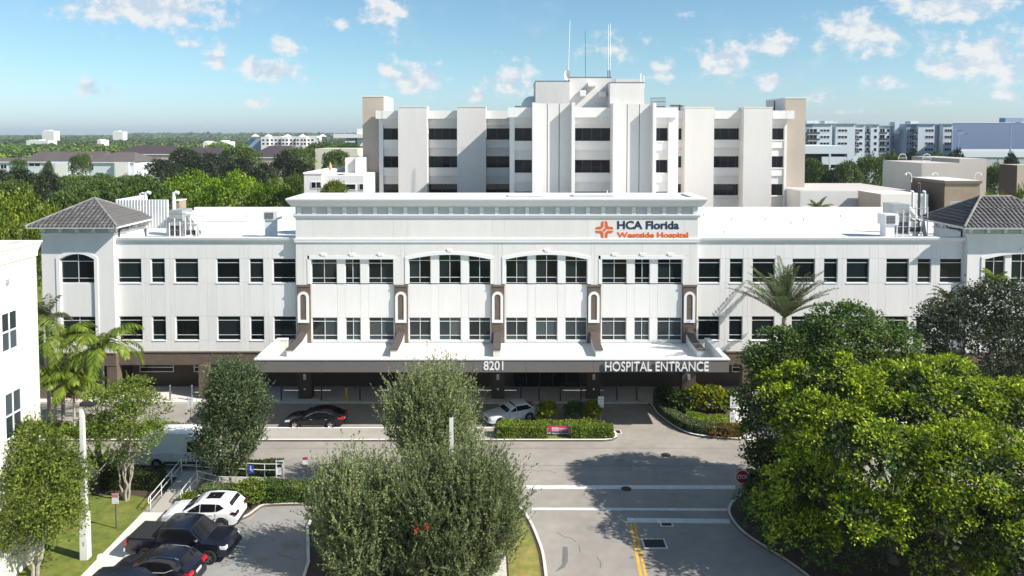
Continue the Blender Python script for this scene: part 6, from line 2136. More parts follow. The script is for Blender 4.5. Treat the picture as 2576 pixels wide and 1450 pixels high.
# --- palms
def palm(name, label, base, h, n_fr, flen, droop, leaf_len, leafm, lean=(0, 0), r=.13, per=60, rise=(.1, 1.0), leafw=.055, bloom=False, group=None, hang=.9):
    b = Vector(base)
    t = thing(name, label, 'palm', b, group=group)
    top = Vector((lean[0], lean[1], h))
    mb = MB()
    pts = [Vector((lean[0] * (k / 6) ** 1.5, lean[1] * (k / 6) ** 1.5, h * k / 6)) for k in range(7)]
    mb.tube(pts, [r * (1.25 - .35 * k / 6) for k in range(7)], n=9)
    mb.build('trunk', 'bark_pale', t, smooth=50, local=True)
    if hang > .5:
        MB().cyl(top - Vector((0, 0, .1)), top + Vector((0, 0, .7)), r * 1.1, r * .6, n=8).build('crownshaft', 'leaf_palm', t, local=True)
        top = top + Vector((0, 0, .6))
    for f in range(n_fr):
        az = 2 * math.pi * (f * .381966) + random.uniform(-.2, .2)
        el = R(random.uniform(0, 1) * (rise[1] - rise[0]) * 90 + rise[0] * 90)
        L_ = flen * random.uniform(.8, 1.1)
        hd = Vector((math.cos(az), math.sin(az), 0))
        cen = []
        pos = top.copy()
        e = el
        for k in range(11):
            cen.append(pos.copy())
            d = hd * math.cos(e) + Vector((0, 0, math.sin(e)))
            pos = pos + d * (L_ / 10)
            e -= droop / 10 * (0.6 + .8 * k / 10)
        C = np.array([tuple(c) for c in cen])
        s = np.linspace(.12, .98, per)
        idx = s * 10
        i0 = np.clip(idx.astype(int), 0, 9)
        fr = (idx - i0)[:, None]
        P = C[i0] * (1 - fr) + C[i0 + 1] * fr
        T = unit(C[i0 + 1] - C[i0])
        side = np.cross(T, np.array([0, 0, 1.0]))
        side = unit(side)
        upv = unit(np.cross(side, T))
        ll = leaf_len * (np.sin(np.pi * np.clip(s * .85 + .12, 0, 1)) ** .6)
        vs = []
        for sg in (-1, 1):
            D = side * sg * .8 + T * .65 + upv * .25 - np.array([0, 0, hang]) + rng.normal(size=P.shape) * .10
            vs.append(leaves(P, D, ll, leafw, upv + rng.normal(size=P.shape) * .2))
        link('frond', quad_mesh('frond', np.concatenate(vs), leafm), t)
        rb = MB().tube([tuple(c) for c in cen], [.035 - .0028 * k for k in range(11)], n=4)
        # rachis belongs to the frond
        fo = t.children[-1]
        rb.build('rachis', 'leaf_palm', None).parent = fo
    if bloom:
        n = 220
        P = np.array(tuple(Vector((lean[0], lean[1], h - .35)))) + rng.normal(size=(n, 3)) * np.array([.42, .42, .3])
        link('flower_spray', quad_mesh('flower_spray', leaves(P, rand_unit(n), .13, .07), 'orange_bloom'), t)['kind'] = 'stuff'
    return t
palm('palm_tree', 'tall palm with arching yellow green fronds beside the cream building', (XA(150, 59), 59, .12), 6.5, 14, 3.7, 2.3, 1.0, 'leaf_palm', per=46, group='palms on the median', leafw=.085)
palm('palm_tree', 'palm with drooping fronds before the left wing of the hospital', (XA(252, 58.6), 58.6, .12), 5.9, 15, 4.1, 2.35, 1.05, 'leaf_palm', per=46, group='palms on the median', leafw=.085)
palm('palm_tree', 'shorter palm with thin trunk, leftmost beside the cream building', (XA(130, 57.5), 57.5, .12), 3.7, 13, 3.3, 2.35, .95, 'leaf_palm', per=44, group='palms on the median', leafw=.085, r=.1)
palm('palm_tree', 'short palm with orange flower spray under its fronds', (XA(172, 56.9), 57.2, .12), 3.4, 13, 3.3, 2.35, .95, 'leaf_palm', per=44, bloom=True, group='palms on the median', leafw=.085, r=.09)
palm('palm_tree', 'dusky palm close against the cream building', (XA(115, 60.5), 60.5, .12), 8.0, 12, 2.4, 1.7, .6, 'leaf_grey', per=40, group='palms on the median', leafw=.06)
palm('date_palm', 'big grey green date palm rising above the dark trees before the right wing', (XA(1975, 61.2), 61.2, .1), 8.4, 46, 4.9, .62, .6, 'leaf_date', per=64, rise=(.28, 1.05), leafw=.06, r=.24, hang=.05)
palm('date_palm', 'smaller dark fan of palm fronds left of the grey green tree', (XA(2385, 58), 58, .1), 10.6, 14, 2.2, 1.3, .5, 'leaf_grey', per=40, rise=(0, .9), leafw=.06, r=.16, hang=.2)
palm('palm_tree', 'small bright yellow green palm top before the right tower windows', (XA(2505, 60), 60, .1), 11.2, 12, 1.6, 1.4, .5, 'leaf_palm', per=34, rise=(.1, 1), leafw=.06, r=.12)
palm('palm_tree', 'little palm on the low clinic wing right of the hospital tower', (XA(2055, 100), 100, 0), 13.2, 14, 2.0, 1.2, .5, 'leaf_mid', per=30, rise=(.1, 1), leafw=.08, r=.14)
# rounded tree rising behind the centre cornice
lob = [(0, 0, 17.6, 1.15, 1.15, 1.5), (.35, 0, 18.3, .8, .8, .9)]
tree('round_tree', 'small rounded green tree rising behind the left end of the centre cornice', (XA(839, 73), 73, 0), broad_crown(lob, 260, 22, .16, .26), 'leaf_olive', (0, 0, 15.6), r=.09)

# --- middle distance: individual trees sharing a few crown meshes
def proto(kind):
    if kind == 'round':
        lob = [(0, 0, .62, .42, .42, .34), (.2, .1, .74, .27, .27, .2), (-.22, -.05, .7, .28, .28, .22), (.02, -.24, .66, .26, .22, .24)]
    elif kind == 'umbrella':
        lob = [(0, 0, .72, .5, .5, .2), (-.3, 0, .68, .28, .3, .18), (.32, .05, .70, .28, .28, .18), (0, -.3, .62, .34, .24, .18), (.05, .05, .84, .3, .3, .14), (-.2, -.2, .45, .3, .3, .2), (.25, -.15, .42, .3, .3, .2), (0, .2, .4, .35, .3, .22)]
    else:
        lob = [(0, 0, .55, .34, .34, .42), (.12, .1, .75, .24, .24, .24), (-.14, 0, .62, .26, .26, .3)]
    return lob
def scaled(lob, h, w):
    return [(a * w, b * w, c * h, d * w, e * w, f * h) for a, b, c, d, e, f in lob]
PROTO = {}
for kind, leafm, nc, leaf in (('round', 'leaf_far', 260, .62), ('umbrella', 'leaf_farbright', 330, .55), ('tall', 'leaf_fardark', 230, .62), ('round2', 'leaf_mid', 270, .60), ('umbrella2', 'leaf_edge', 300, .55)):
    lob = scaled(proto(kind.rstrip('2')), 12, 12)
    PROTO[kind] = quad_mesh('crown', pad_crown(lob, int(nc * 1.5), 46, leaf * .72, (.55, 1.35), flat=.45, inner=.2), leafm)
mbt = MB()
trunk_mesh(mbt, (0, 0, 0), (0, 0, 7), .35, .18)
for a in range(4):
    trunk_mesh(mbt, (0, 0, 5), (2.6 * math.cos(a * 1.6), 2.6 * math.sin(a * 1.6), 8), .16, .05, n=5, seg=3)
FT = mbt.mesh('trunk', 'bark', smooth=50)
def far_tree(kind, px, ytop, Y, wpx, label, group):
    X_ = XA(px, Y)
    h = ZA(ytop, Y)
    w = wpx / F * Y
    t = thing('tree', label, 'tree', (X_, Y, 0), rz=random.uniform(0, 6.28), group=group)
    for nm, me in (('trunk', FT), ('crown', PROTO[kind])):
        o = link(nm, me, t)
        o.scale = (w / 12 * .95, w / 12 * .95, h / 12 / 1.03)
    return t
ml = [('umbrella', 495, 418, 136, 150, 'bright yellow green spreading tree behind the left wing roof, left of three'),
      ('umbrella', 590, 420, 130, 170, 'bright yellow green spreading tree behind the left wing roof, middle of three'),
      ('umbrella', 690, 440, 128, 130, 'bright yellow green spreading tree behind the left wing roof, right of three'),
      ('umbrella2', 40, 470, 92, 190, 'yellow green tree at the left edge above the cream building'),
      ('umbrella2', -30, 500, 84, 150, 'yellow green tree cut by the left edge, low before the others'),
      ('umbrella2', 120, 500, 88, 110, 'small yellow green tree left of the tiled roof'),
      ('round2', 190, 462, 120, 130, 'olive green round tree behind the left tiled roof'),
      ('tall', 70, 425, 165, 150, 'dark grey green tree at the far left before the long house'),
      ('round', 30, 440, 150, 120, 'green tree at the left edge before the small house'),
      ('tall', 130, 428, 185, 90, 'dark tree before the long low house'),
      ('round2', 300, 455, 130, 130, 'soft green tree behind the left tower ridge'),
      ('round2', 380, 448, 126, 130, 'soft green tree behind the white roof screen'),
      ('round', 262, 440, 190, 100, 'green tree before the brown roofed house'),
      ('round', 355, 432, 200, 110, 'green tree right of the tall white bay'),
      ('tall', 415, 400, 240, 120, 'very dark tree right of the brown hip roof'),
      ('tall', 470, 372, 300, 120, 'dark tall tree before the plum roofs'),
      ('tall', 540, 385, 280, 120, 'dark tree in the middle of the dark grove'),
      ('tall', 500, 392, 250, 150, 'dark broad tree at the foot of the grove'),
      ('round', 605, 362, 310, 120, 'rounded green tree right of the dark grove'),
      ('tall', 600, 398, 230, 130, 'dark tree behind the bright spreading trees'),
      ('tall', 660, 410, 210, 110, 'dark tree below the dark plum roof'),
      ('tall', 720, 380, 260, 110, 'dark tree right of the dark plum roof'),
      ('tall', 760, 400, 200, 120, 'dark tree left of the annex building'),
      ('round', 760, 365, 330, 90, 'green tree before the white hotel'),
      ('round2', 850, 372, 260, 80, 'pale green tree before the beige building'),
      ('round', 812, 352, 420, 90, 'green tree at the right end of the white hotel'),
      ('round', 880, 356, 400, 70, 'green tree before the white office'),
      ('round', 905, 390, 220, 60, 'green tree beside the hospital tower'),
      ('umbrella', 560, 352, 470, 70, 'pale palm coloured tree beyond the dark grove'),
      ('round', 745, 425, 150, 60, 'small olive tree beside the annex corner'),
      ('round', 205, 384, 300, 46, 'small tree rising before the gap in the brown roofs, left one'),
      ('round', 222, 380, 305, 34, 'small tree rising before the gap in the brown roofs, right one'),
      ('round2', 130, 402, 300, 26, 'little tree before the long house wall'),
      ('round', 55, 395, 320, 40, 'tree at the left end of the long house'),
      ('round2', 100, 432, 215, 110, 'soft green tree below the long low house, left one'),
      ('round', 190, 434, 225, 110, 'green tree below the gap between the brown roofed houses'),
      ('round2', 262, 432, 230, 80, 'soft green tree below the middle brown roofed house'),
      ('round', 322, 436, 225, 80, 'green tree below the tall white bay'),
      ('tall', 10, 428, 225, 90, 'dark tree below the small house at the left edge')]
for kind, px, yt_, Y, w, lb in ml:
    far_tree(kind, px, yt_, Y, w, lb, 'trees behind the left wing')
mr_ = [('round2', 2040, 392, 185, 80, 'green tree right of the hospital tower, before the garage'),
       ('round2', 2125, 398, 180, 90, 'green tree between the garage and the lilac building, left one'),
       ('round', 2185, 380, 195, 110, 'green tree between the garage and the lilac building, right one'),
       ('tall', 2090, 425, 172, 70, 'dark tree in front of the garage openings'),
       ('round', 2240, 374, 225, 70, 'green tree before the apartment block, left of the row'),
       ('tall', 2290, 378, 225, 70, 'dark tree before the apartment block, second of the row'),
       ('round', 2345, 374, 220, 80, 'green tree before the apartment block, third of the row'),
       ('tall', 2395, 374, 215, 60, 'dark tree at the left end of the parking deck'),
       ('round', 2500, 400, 160, 70, 'green tree before the parking deck'),
       ('tall', 2535, 384, 200, 60, 'dark feathery tree on the far side of the tan block')]
for kind, px, yt_, Y, w, lb in mr_:
    far_tree(kind, px, yt_, Y, w, lb, 'trees behind the right wing')
for px, yt_, w, lb in ((2478, 470, 44, 'bright green shrub on the brick building terrace, left one'), (2516, 474, 50, 'bright green shrub on the brick building terrace, right one'), (2572, 446, 70, 'bright green tree at the right edge behind the tiled roof')):
    t = far_tree('umbrella2', px, yt_, 90, w, lb, 'green shrubs behind the right tower')

# --- the wooded plain out to the horizon
def scatter(n, y0, y1, pxa, pxb, hmin, hmax, wmin, wmax, nq, m, name, label, power=1.0):
    Y = y0 + (y1 - y0) * rng.random(n) ** power
    px = pxa + (pxb - pxa) * rng.random(n)
    X_ = (px - CX) / F * Y
    h = hmin + (hmax - hmin) * rng.random(n) ** 1.5
    w = wmin + (wmax - wmin) * rng.random(n)
    d = rand_unit(n * nq)
    d[:, 2] = np.abs(d[:, 2]) * .9 + .05
    C = np.repeat(np.stack([X_, Y, h * .45], 1), nq, axis=0)
    rad = np.stack([np.repeat(w, nq), np.repeat(w, nq), np.repeat(h * .55, nq)], 1)
    P = C + d * rad * (.8 + .25 * rng.random((n * nq, 1)))
    s = np.repeat(w, nq) * (.35 + .3 * rng.random(n * nq))
    N_ = unit(d + np.array([0, 0, .5]) + rng.normal(size=d.shape) * .35)
    D = rand_unit(n * nq)
    V = leaves(P - D * s[:, None] * .5, D, s * 1.15, s, N_)
    o = link(name, quad_mesh(name, V, m))
    tag(o, label, 'trees', kind='stuff')
scatter(1500, 460, 1000, -60, 1010, 6, 11, 3.5, 6.5, 46, 'leaf_far', 'wooded_plain', 'green treetops of the wooded plain on the left')
scatter(500, 450, 1000, -60, 1010, 7, 12, 3.5, 6.0, 40, 'leaf_farbright', 'wooded_plain', 'brighter treetops scattered over the wooded plain')
scatter(1600, 1000, 2200, -60, 1010, 7, 11, 6, 11, 30, 'leaf_far', 'wooded_plain', 'treetops of the far wooded plain')
scatter(1500, 2200, 5200, -60, 1010, 8, 13, 14, 26, 18, 'leaf_far', 'wooded_plain', 'treeline along the left horizon', 1.3)
scatter(420, 3200, 5200, 330, 900, 16, 27, 20, 34, 20, 'leaf_far', 'wooded_plain', 'slightly higher wooded ridge on the left horizon', 1.0)
scatter(260, 360, 1500, 1990, 2640, 7, 12, 5, 9, 30, 'leaf_far', 'wooded_plain', 'treetops behind the apartment block on the right')
# ------------------------------------------------------------------ vehicles (local axes: x forward, y left, z up)
def paint(name, col, rough=.25, coat=.55, metal=0.0, spec=.3):
    return mat(name, col, rough, metal=metal, spec=spec, coat=coat)
paint('paint_black', (.006, .006, .008))
paint('paint_navy', (.008, .009, .018))
paint('paint_white', (.72, .73, .74))
paint('paint_silver_white', (.60, .63, .68))
mat('car_glass', (.008, .009, .011), .05, spec=.35)
mat('tyre', (.018, .018, .018), .85)
mat('rim_bright', (.62, .63, .64), .25, metal=.85)
mat('rim_dark', (.22, .22, .23), .3, metal=.7)
mat('chrome', (.75, .76, .78), .12, metal=1.0)
mat('lamp_clear', (.65, .68, .70), .1, spec=.8)
mat('lamp_red', (.50, .012, .015), .15, spec=.7)
mat('lamp_dark', (.05, .012, .014), .12, spec=.6)
mat('plastic', (.022, .022, .023), .6)
mat('plate', (.62, .63, .62), .5)

def arc_lift(x, ax, r):
    d = abs(x - ax)
    return math.sqrt(max(0, r * r - d * d)) if d < r else 0.0

def car_body(prof_top, zb, hw, axles, wr, arch_r, nose_taper=.12, tail_taper=.10, shoulder=.90, tuck=.06, n=56, mid=.55):
    """lower body shell. prof_top: [(x, z)] hood / belt / deck line from tail to nose"""
    xs0, xs1 = prof_top[0][0], prof_top[-1][0]
    xs = set(np.linspace(xs0, xs1, n))
    for a in axles:
        for k in range(-8, 9):
            xs.add(a + arch_r * math.sin(k / 8 * math.pi / 2))
    xs = sorted(x for x in xs if xs0 <= x <= xs1)
    px = [p[0] for p in prof_top]
    pz = [p[1] for p in prof_top]
    L = xs1 - xs0
    rows = []
    for x in xs:
        zt = float(np.interp(x, px, pz))
        f = (x - xs0) / L
        w = hw
        if f > .80:
            w = hw * (1 - nose_taper * ((f - .80) / .20) ** 2.2)
        if f < .16:
            w = hw * (1 - tail_taper * ((.16 - f) / .16) ** 2.2)
        e = min(f, 1 - f) * L
        zlow = zb + (.10 * max(0, 1 - e / .25))
        lift = max([wr * .0] + [wr + arc_lift(x, a, arch_r) if abs(x - a) < arch_r else 0 for a in axles])
        zm = zlow + (zt - zlow) * mid
        def cl(z):
            return max(z, lift) if lift else z
        side = [(0, zlow), (w * .62, zlow), (w * .66, cl(zlow + .02)), (w * (1 - tuck * .6), cl(zlow + .06)), (w * .995, cl(zm - .10)), (w, cl(zm)), (w * .985, cl(zt - .10)), (w * (shoulder + .05), max(cl(zt - .02), zt - .02)), (w * shoulder * .9, zt + .012), (0, zt + .045)]
        rows.append((x, side))
    mb = MB()
    m_ = len(rows[0][1])
    for x, sd in rows:
        for y, z in sd:
            mb.v.append((x, y, z))
        for y, z in sd[1:-1]:
            mb.v.append((x, -y, z))
    per = 2 * m_ - 2
    def idx(r, k, s):
        if s > 0 or k in (0, m_ - 1):
            return r * per + k
        return r * per + m_ + (k - 1)
    for r in range(len(rows) - 1):
        for k in range(m_ - 1):
            mb.f.append((idx(r, k, 1), idx(r + 1, k, 1), idx(r + 1, k + 1, 1), idx(r, k + 1, 1))); mb.mi.append(0)
            mb.f.append((idx(r, k + 1, -1), idx(r + 1, k + 1, -1), idx(r + 1, k, -1), idx(r, k, -1))); mb.mi.append(0)
    for r in (0, len(rows) - 1):
        loop = [idx(r, k, 1) for k in range(m_)] + [idx(r, k, -1) for k in range(m_ - 2, 0, -1)]
        mb.f.append(tuple(loop if r == 0 else reversed(loop))); mb.mi.append(0)
    return mb

class Cabin:
    """greenhouse given by its side outline: (x,z) from windscreen base over the roof to the rear base"""
    def __init__(s, prof, zbelt, wb, wr, crown=.05):
        s.p, s.zb, s.wb, s.wr, s.cr = prof, zbelt, wb, wr, crown
        s.zr = max(z for _, z in prof)
    def w(s, z):
        f = max(0, min(1, (z - s.zb) / (s.zr - s.zb)))
        return s.wb + (s.wr - s.wb) * f ** 1.15
    def shell(s):
        mb = MB()
        pts = s.p
        for (x, z) in pts:
            w = s.w(z)
            f = max(0, (z - s.zb) / (s.zr - s.zb))
            for q in (1.0, .97, .6, 0, -.6, -.97, -1.0):
                mb.v.append((x, w * q, z + (s.cr * (1 - q * q)) - (.03 if abs(q) == 1.0 else 0)))
            mb.v.append((x, s.wb, s.zb - .05))
            mb.v.append((x, -s.wb, s.zb - .05))
        n = 9
        for i in range(len(pts) - 1):
            a, b = i * n, (i + 1) * n
            for k in range(6):
                mb.f.append((a + k, a + k + 1, b + k + 1, b + k)); mb.mi.append(0)
            mb.f.append((a + 7, a, b, b + 7)); mb.mi.append(0)
            mb.f.append((a + 6, a + 8, b + 8, b + 6)); mb.mi.append(0)
        return mb
    def side_glass(s, poly, sgn, out=.012):
        return MB().add([(x, sgn * (s.w(z) + out), z) for x, z in poly], [tuple(range(len(poly)))])
    def cross_glass(s, a, b, k0=.86, k1=.86, out=.014):
        """windscreen or rear window between profile points a and b"""
        (x0, z0), (x1, z1) = a, b
        d = Vector((x1 - x0, 0, z1 - z0)).normalized()
        nrm = Vector((d.z, 0, -d.x))
        if nrm.z < 0:
            nrm = -nrm
        vs, fs = [], []
        for (x, z), k in ((a, k0), (b, k1)):
            w = s.w(z)
            for q in (1, .6, 0, -.6, -1):
                vs.append((x + nrm.x * out, w * k * q, z + nrm.z * out + s.cr * (1 - (q * k) ** 2)))
        for k in range(4):
            fs.append((k, k + 1, 6 + k, 5 + k))
        return MB().add(vs, fs)

def wheel(parent, x, y, r, w, rimm, spokes=5):
    sg = 1 if y > 0 else -1
    mb = MB()
    prof = [(r * .60, -w / 2), (r * .93, -w / 2), (r, -w / 2 + .03), (r, w / 2 - .03), (r * .93, w / 2), (r * .60, w / 2)]
    n = 28
    for k in range(n):
        t = 2 * math.pi * k / n
        for rr, yy in prof:
            mb.v.append((x + rr * math.cos(t), y + yy, r + rr * math.sin(t)))
    m_ = len(prof)
    for k in range(n):
        for j in range(m_ - 1):
            mb.f.append((k * m_ + j, k * m_ + j + 1, ((k + 1) % n) * m_ + j + 1, ((k + 1) % n) * m_ + j)); mb.mi.append(0)
    o = mb.build('wheel', 'tyre', parent, smooth=40, local=True)
    rb = MB()
    yo = y + sg * (w / 2 - .03)
    rb.cyl((x, yo - sg * .06, r), (x, yo - sg * .05, r), r * .60, n=24, mi=1)
    for k in range(n):
        t0, t1 = 2 * math.pi * k / n, 2 * math.pi * (k + 1) / n
        rb.add([(x + q * math.cos(t), yo + d, r + q * math.sin(t)) for q, d, t in ((r * .66, sg * .03, t0), (r * .66, sg * .03, t1), (r * .57, sg * .0, t1), (r * .57, sg * .0, t0))], [(0, 1, 2, 3)])
    for k in range(spokes):
        t = 2 * math.pi * k / spokes + .3
        d, e = Vector((math.cos(t), 0, math.sin(t))), Vector((-math.sin(t), 0, math.cos(t)))
        c = Vector((x, yo, r))
        a, b = c + d * r * .08, c + d * r * .60
        for s in (-1, 1):
            pass
        rb.add([a - e * .05, a + e * .05, b + e * .035, b - e * .035, a - e * .05 - Vector((0, sg * .04, 0)), a + e * .05 - Vector((0, sg * .04, 0)), b + e * .035 - Vector((0, sg * .03, 0)), b - e * .035 - Vector((0, sg * .03, 0))],
               [(0, 1, 2, 3), (0, 4, 5, 1), (1, 5, 6, 2), (2, 6, 7, 3), (3, 7, 4, 0)])
    rb.cyl((x, yo - sg * .02, r), (x, yo + sg * .015, r), r * .14, n=12)
    q = rb.build('rim', [rimm, 'plastic'], None)
    q.parent = o
    return o

def mirror(parent, x, y, z, m):
    sg = 1 if y > 0 else -1
    MB().prism([(x - .10, z - .07), (x + .07, z - .05), (x + .10, z + .03), (x + .03, z + .09), (x - .10, z + .08)], 'y', y, y + sg * .2).build('mirror', m, parent, smooth=40, local=True)

def finish(mb, name, m, t, smooth=35):
    o = mb.build(name, m, t, smooth=smooth, local=True)
    bm = bmesh.new()
    bm.from_mesh(o.data)
    bmesh.ops.recalc_face_normals(bm, faces=bm.faces[:])
    bm.to_mesh(o.data)
    bm.free()
    return o

def seams(t, xs, hw, z0, z1):
    for x in xs:
        for s in (-1, 1):
            MB().box(x - .006, x + .006, s * hw - .006, s * hw + .006, z0, z1).build('door_seam', 'plastic', t, local=True)

def sedan(name, label, loc, rz, p, L=4.85, W=1.84, Hh=1.46, rimm='rim_bright', chrome_line=False):
    t = thing(name, label, 'car', loc, rz)
    hL, hw = L / 2, W / 2
    ax = (-hL + 1.02, hL - .95)
    r = .335
    top = [(-hL, .72), (-hL + .06, .92), (-hL + .35, 1.02), (-hL + .75, 1.03), (-.9, .98), (.6, .955), (hL - 1.3, .92), (hL - .6, .84), (hL - .2, .74), (hL - .04, .62), (hL, .5)]
    finish(car_body(top, .20, hw, ax, r, .41, .20, .14), 'body', p, t)
    cab = Cabin([(hL - 1.45, .93), (hL - 1.95, 1.19), (hL - 2.25, 1.33), (hL - 2.6, Hh - .05), (hL - 3.1, Hh), (hL - 3.6, Hh - .02), (-hL + .95, 1.30), (-hL + .6, 1.13), (-hL + .38, 1.02)], .96, hw * .94, hw * .71, .035)
    finish(cab.shell(), 'roof', p, t, 24)
    finish(cab.cross_glass((hL - 1.53, .985), (hL - 2.42, 1.375), .90, .88), 'windscreen', 'car_glass', t)
    finish(cab.cross_glass((-hL + 1.18, 1.36), (-hL + .5, 1.09), .86, .86), 'rear_window', 'car_glass', t)
    zt = Hh - .10
    front = [(hL - 1.78, 1.0), (hL - 2.38, 1.28), (hL - 2.75, zt), (-.12, zt + .005), (-.12, 1.0)]
    rear = [(-.18, 1.0), (-.18, zt + .005), (hL - 3.5, zt - .01), (-hL + 1.05, 1.22), (-hL + .80, 1.06), (-hL + 1.2, 1.01)]
    for s in (-1, 1):
        finish(cab.side_glass(front, s), 'side_window', 'car_glass', t)
        finish(cab.side_glass(rear, s), 'side_window', 'car_glass', t)
        lt = 'lamp_clear'
        MB().prism([(hL - .55, .60), (hL - .12, .58), (hL - .16, .70), (hL - .75, .80)], 'y', s * hw * .80, s * hw * .955).build('headlight', lt, t, local=True)
        MB().prism([(-hL - .012, .78), (-hL + .45, .84), (-hL + .38, .96), (-hL + .0, .94)], 'y', s * hw * .55, s * hw * .975).build('taillight', 'lamp_red', t, local=True)
        mirror(t, hL - 1.75, s * hw * .93, 1.02, p)
        for x in (.15, -1.05):
            MB().box(x - .11, x + .11, s * hw * .99, s * (hw + .02), .80, .83).build('door_handle', 'chrome' if chrome_line else p, t, local=True)
        MB().box(ax[0] + .55, ax[1] - .55, s * hw * .985, s * (hw + .012), .27, .30).build('side_trim', 'chrome' if chrome_line else 'plastic', t, local=True)
        if chrome_line:
            pts = [(hL - 1.78, 1.0), (hL - 2.38, 1.28), (hL - 2.75, zt), (-.15, zt + .005), (hL - 3.5, zt - .01), (-hL + 1.05, 1.22), (-hL + .80, 1.06), (-hL + 1.2, 1.01), (hL - 1.78, 1.0)]
            MB().tube([(x, s * (cab.w(z) + .016), z) for x, z in pts], .016, n=5).build('window_trim', 'chrome', t, local=True)
    seams(t, (-.15, hL - 1.75, -1.25), hw * .997, .32, .95)
    MB().box(hL - .06, hL + .006, -hw * .5, hw * .5, .42, .60).build('grille', 'plastic', t, local=True)
    MB().box(-hL - .012, -hL + .05, -.26, .26, .62, .74).build('number_plate', 'plate', t, local=True)
    for x in ax:
        for s in (-1, 1):
            wheel(t, x, s * (hw - .11), r, .22, rimm, 5)
    return t

def suv(name, label, loc, rz, p, L=4.68, W=1.86, Hh=1.68, rimm='rim_dark', sunroof=False, rails=None, tail='lamp_red', full=False, cladding=True, taper=.30):
    t = thing(name, label, 'car', loc, rz)
    hL, hw = L / 2, W / 2
    ax = (-hL + .95, hL - .92)
    r = .36
    top = [(-hL, .80), (-hL + .04, 1.02), (-hL + .25, 1.10), (-.5, 1.06), (.8, 1.05), (hL - 1.1, 1.03), (hL - .5, .97), (hL - .16, .86), (hL - .03, .68), (hL, .55)]
    finish(car_body(top, .24, hw, ax, r, .44, .18, .12), 'body', p, t)
    b = hL - 1.25
    rear_x = -hL + (.20 if full else taper)
    cab = Cabin([(b, 1.03), (b - .50, 1.32), (b - .78, 1.50), (b - 1.1, Hh - .06), (b - 1.7, Hh), (-hL + 1.2, Hh - .02), (rear_x + .28, Hh - .10), (rear_x + .06, 1.36), (-hL + .10, 1.08)], 1.05, hw * .955, hw * .77, .035)
    finish(cab.shell(), 'roof', p, t, 24)
    finish(cab.cross_glass((b - .06, 1.09), (b - .93, 1.555), .90, .86), 'windscreen', 'car_glass', t)
    finish(cab.cross_glass((rear_x + .245, Hh - .13), (rear_x + .06, 1.355), .86, .86, .03), 'rear_window', 'car_glass', t)
    zt = Hh - .15
    f_ = [(b - .32, 1.10), (b - .85, 1.42), (b - 1.15, zt), (-.05, zt + .01), (-.05, 1.10)]
    r_ = [(-.11, 1.10), (-.11, zt + .01), (-1.0, zt), (-1.0, 1.12)]
    q_ = [(-1.05, 1.12), (-1.05, zt), (rear_x + .75, zt - .04), (rear_x + .50, 1.30), (rear_x + .85, 1.15)]
    for s in (-1, 1):
        for poly in (f_, r_, q_):
            finish(cab.side_glass(poly, s), 'side_window', 'car_glass', t)
        MB().prism([(hL - .5, .76), (hL - .10, .74), (hL - .14, .86), (hL - .62, .93)], 'y', s * hw * .72, s * hw * .965).build('headlight', 'lamp_clear', t, local=True)
        MB().prism([(-hL - .012, .92), (-hL + .46, .98), (-hL + .30, 1.10), (-hL + .0, 1.06)], 'y', s * hw * .52, s * hw * .985).build('taillight', tail, t, local=True)
        mirror(t, b - .3, s * hw * .95, 1.12, p)
        for x in (.35, -.75):
            MB().box(x - .12, x + .12, s * hw * .99, s * (hw + .022), .92, .955).build('door_handle', p, t, local=True)
        if cladding:
            MB().box(ax[0] + .48, ax[1] - .48, s * hw * .975, s * (hw + .016), .26, .40).build('side_cladding', 'plastic', t, local=True)
        if rails:
            MB().tube([(b - 1.15, s * hw * .62, Hh - .045), (b - 1.5, s * hw * .625, Hh + .035), (-.3, s * hw * .63, Hh + .06), (-hL + .95, s * hw * .62, Hh + .02), (-hL + .75, s * hw * .61, Hh - .05)], .022, n=6).build('roof_rail', rails, t, local=True)
            pts = [(b - .34, 1.09), (-.05, 1.095), (-1.0, 1.11), (rear_x + .87, 1.14), (rear_x + .52, 1.27)]
            MB().tube([(x, s * (cab.w(z) + .016), z) for x, z in pts], .014, n=5).build('window_trim', rails, t, local=True)
    seams(t, (-.08, b - .28, -1.02), hw * .998, .42, 1.04)
    if sunroof:
        z = Hh + .062
        MB().add([(b - 1.35, hw * .42, Hh + .025), (b - 1.35, -hw * .42, Hh + .025), (b - 2.25, -hw * .42, Hh + .047), (b - 2.25, hw * .42, Hh + .047)], [(0, 1, 2, 3)]).build('sunroof', 'car_glass', t, local=True)
    MB().box(-hL - .02, -hL + .25, -hw * .86, hw * .86, .30, .52).build('rear_bumper', 'plastic', t, local=True)
    MB().box(hL - .25, hL + .012, -hw * .62, hw * .62, .34, .72).build('grille', 'plastic', t, local=True)
    MB().box(-hL - .022, -hL + .02, -.26, .26, .78, .91).build('number_plate', 'plate', t, local=True)
    for x in ax:
        for s in (-1, 1):
            wheel(t, x, s * (hw - .12), r, .24, rimm, 5)
    return t

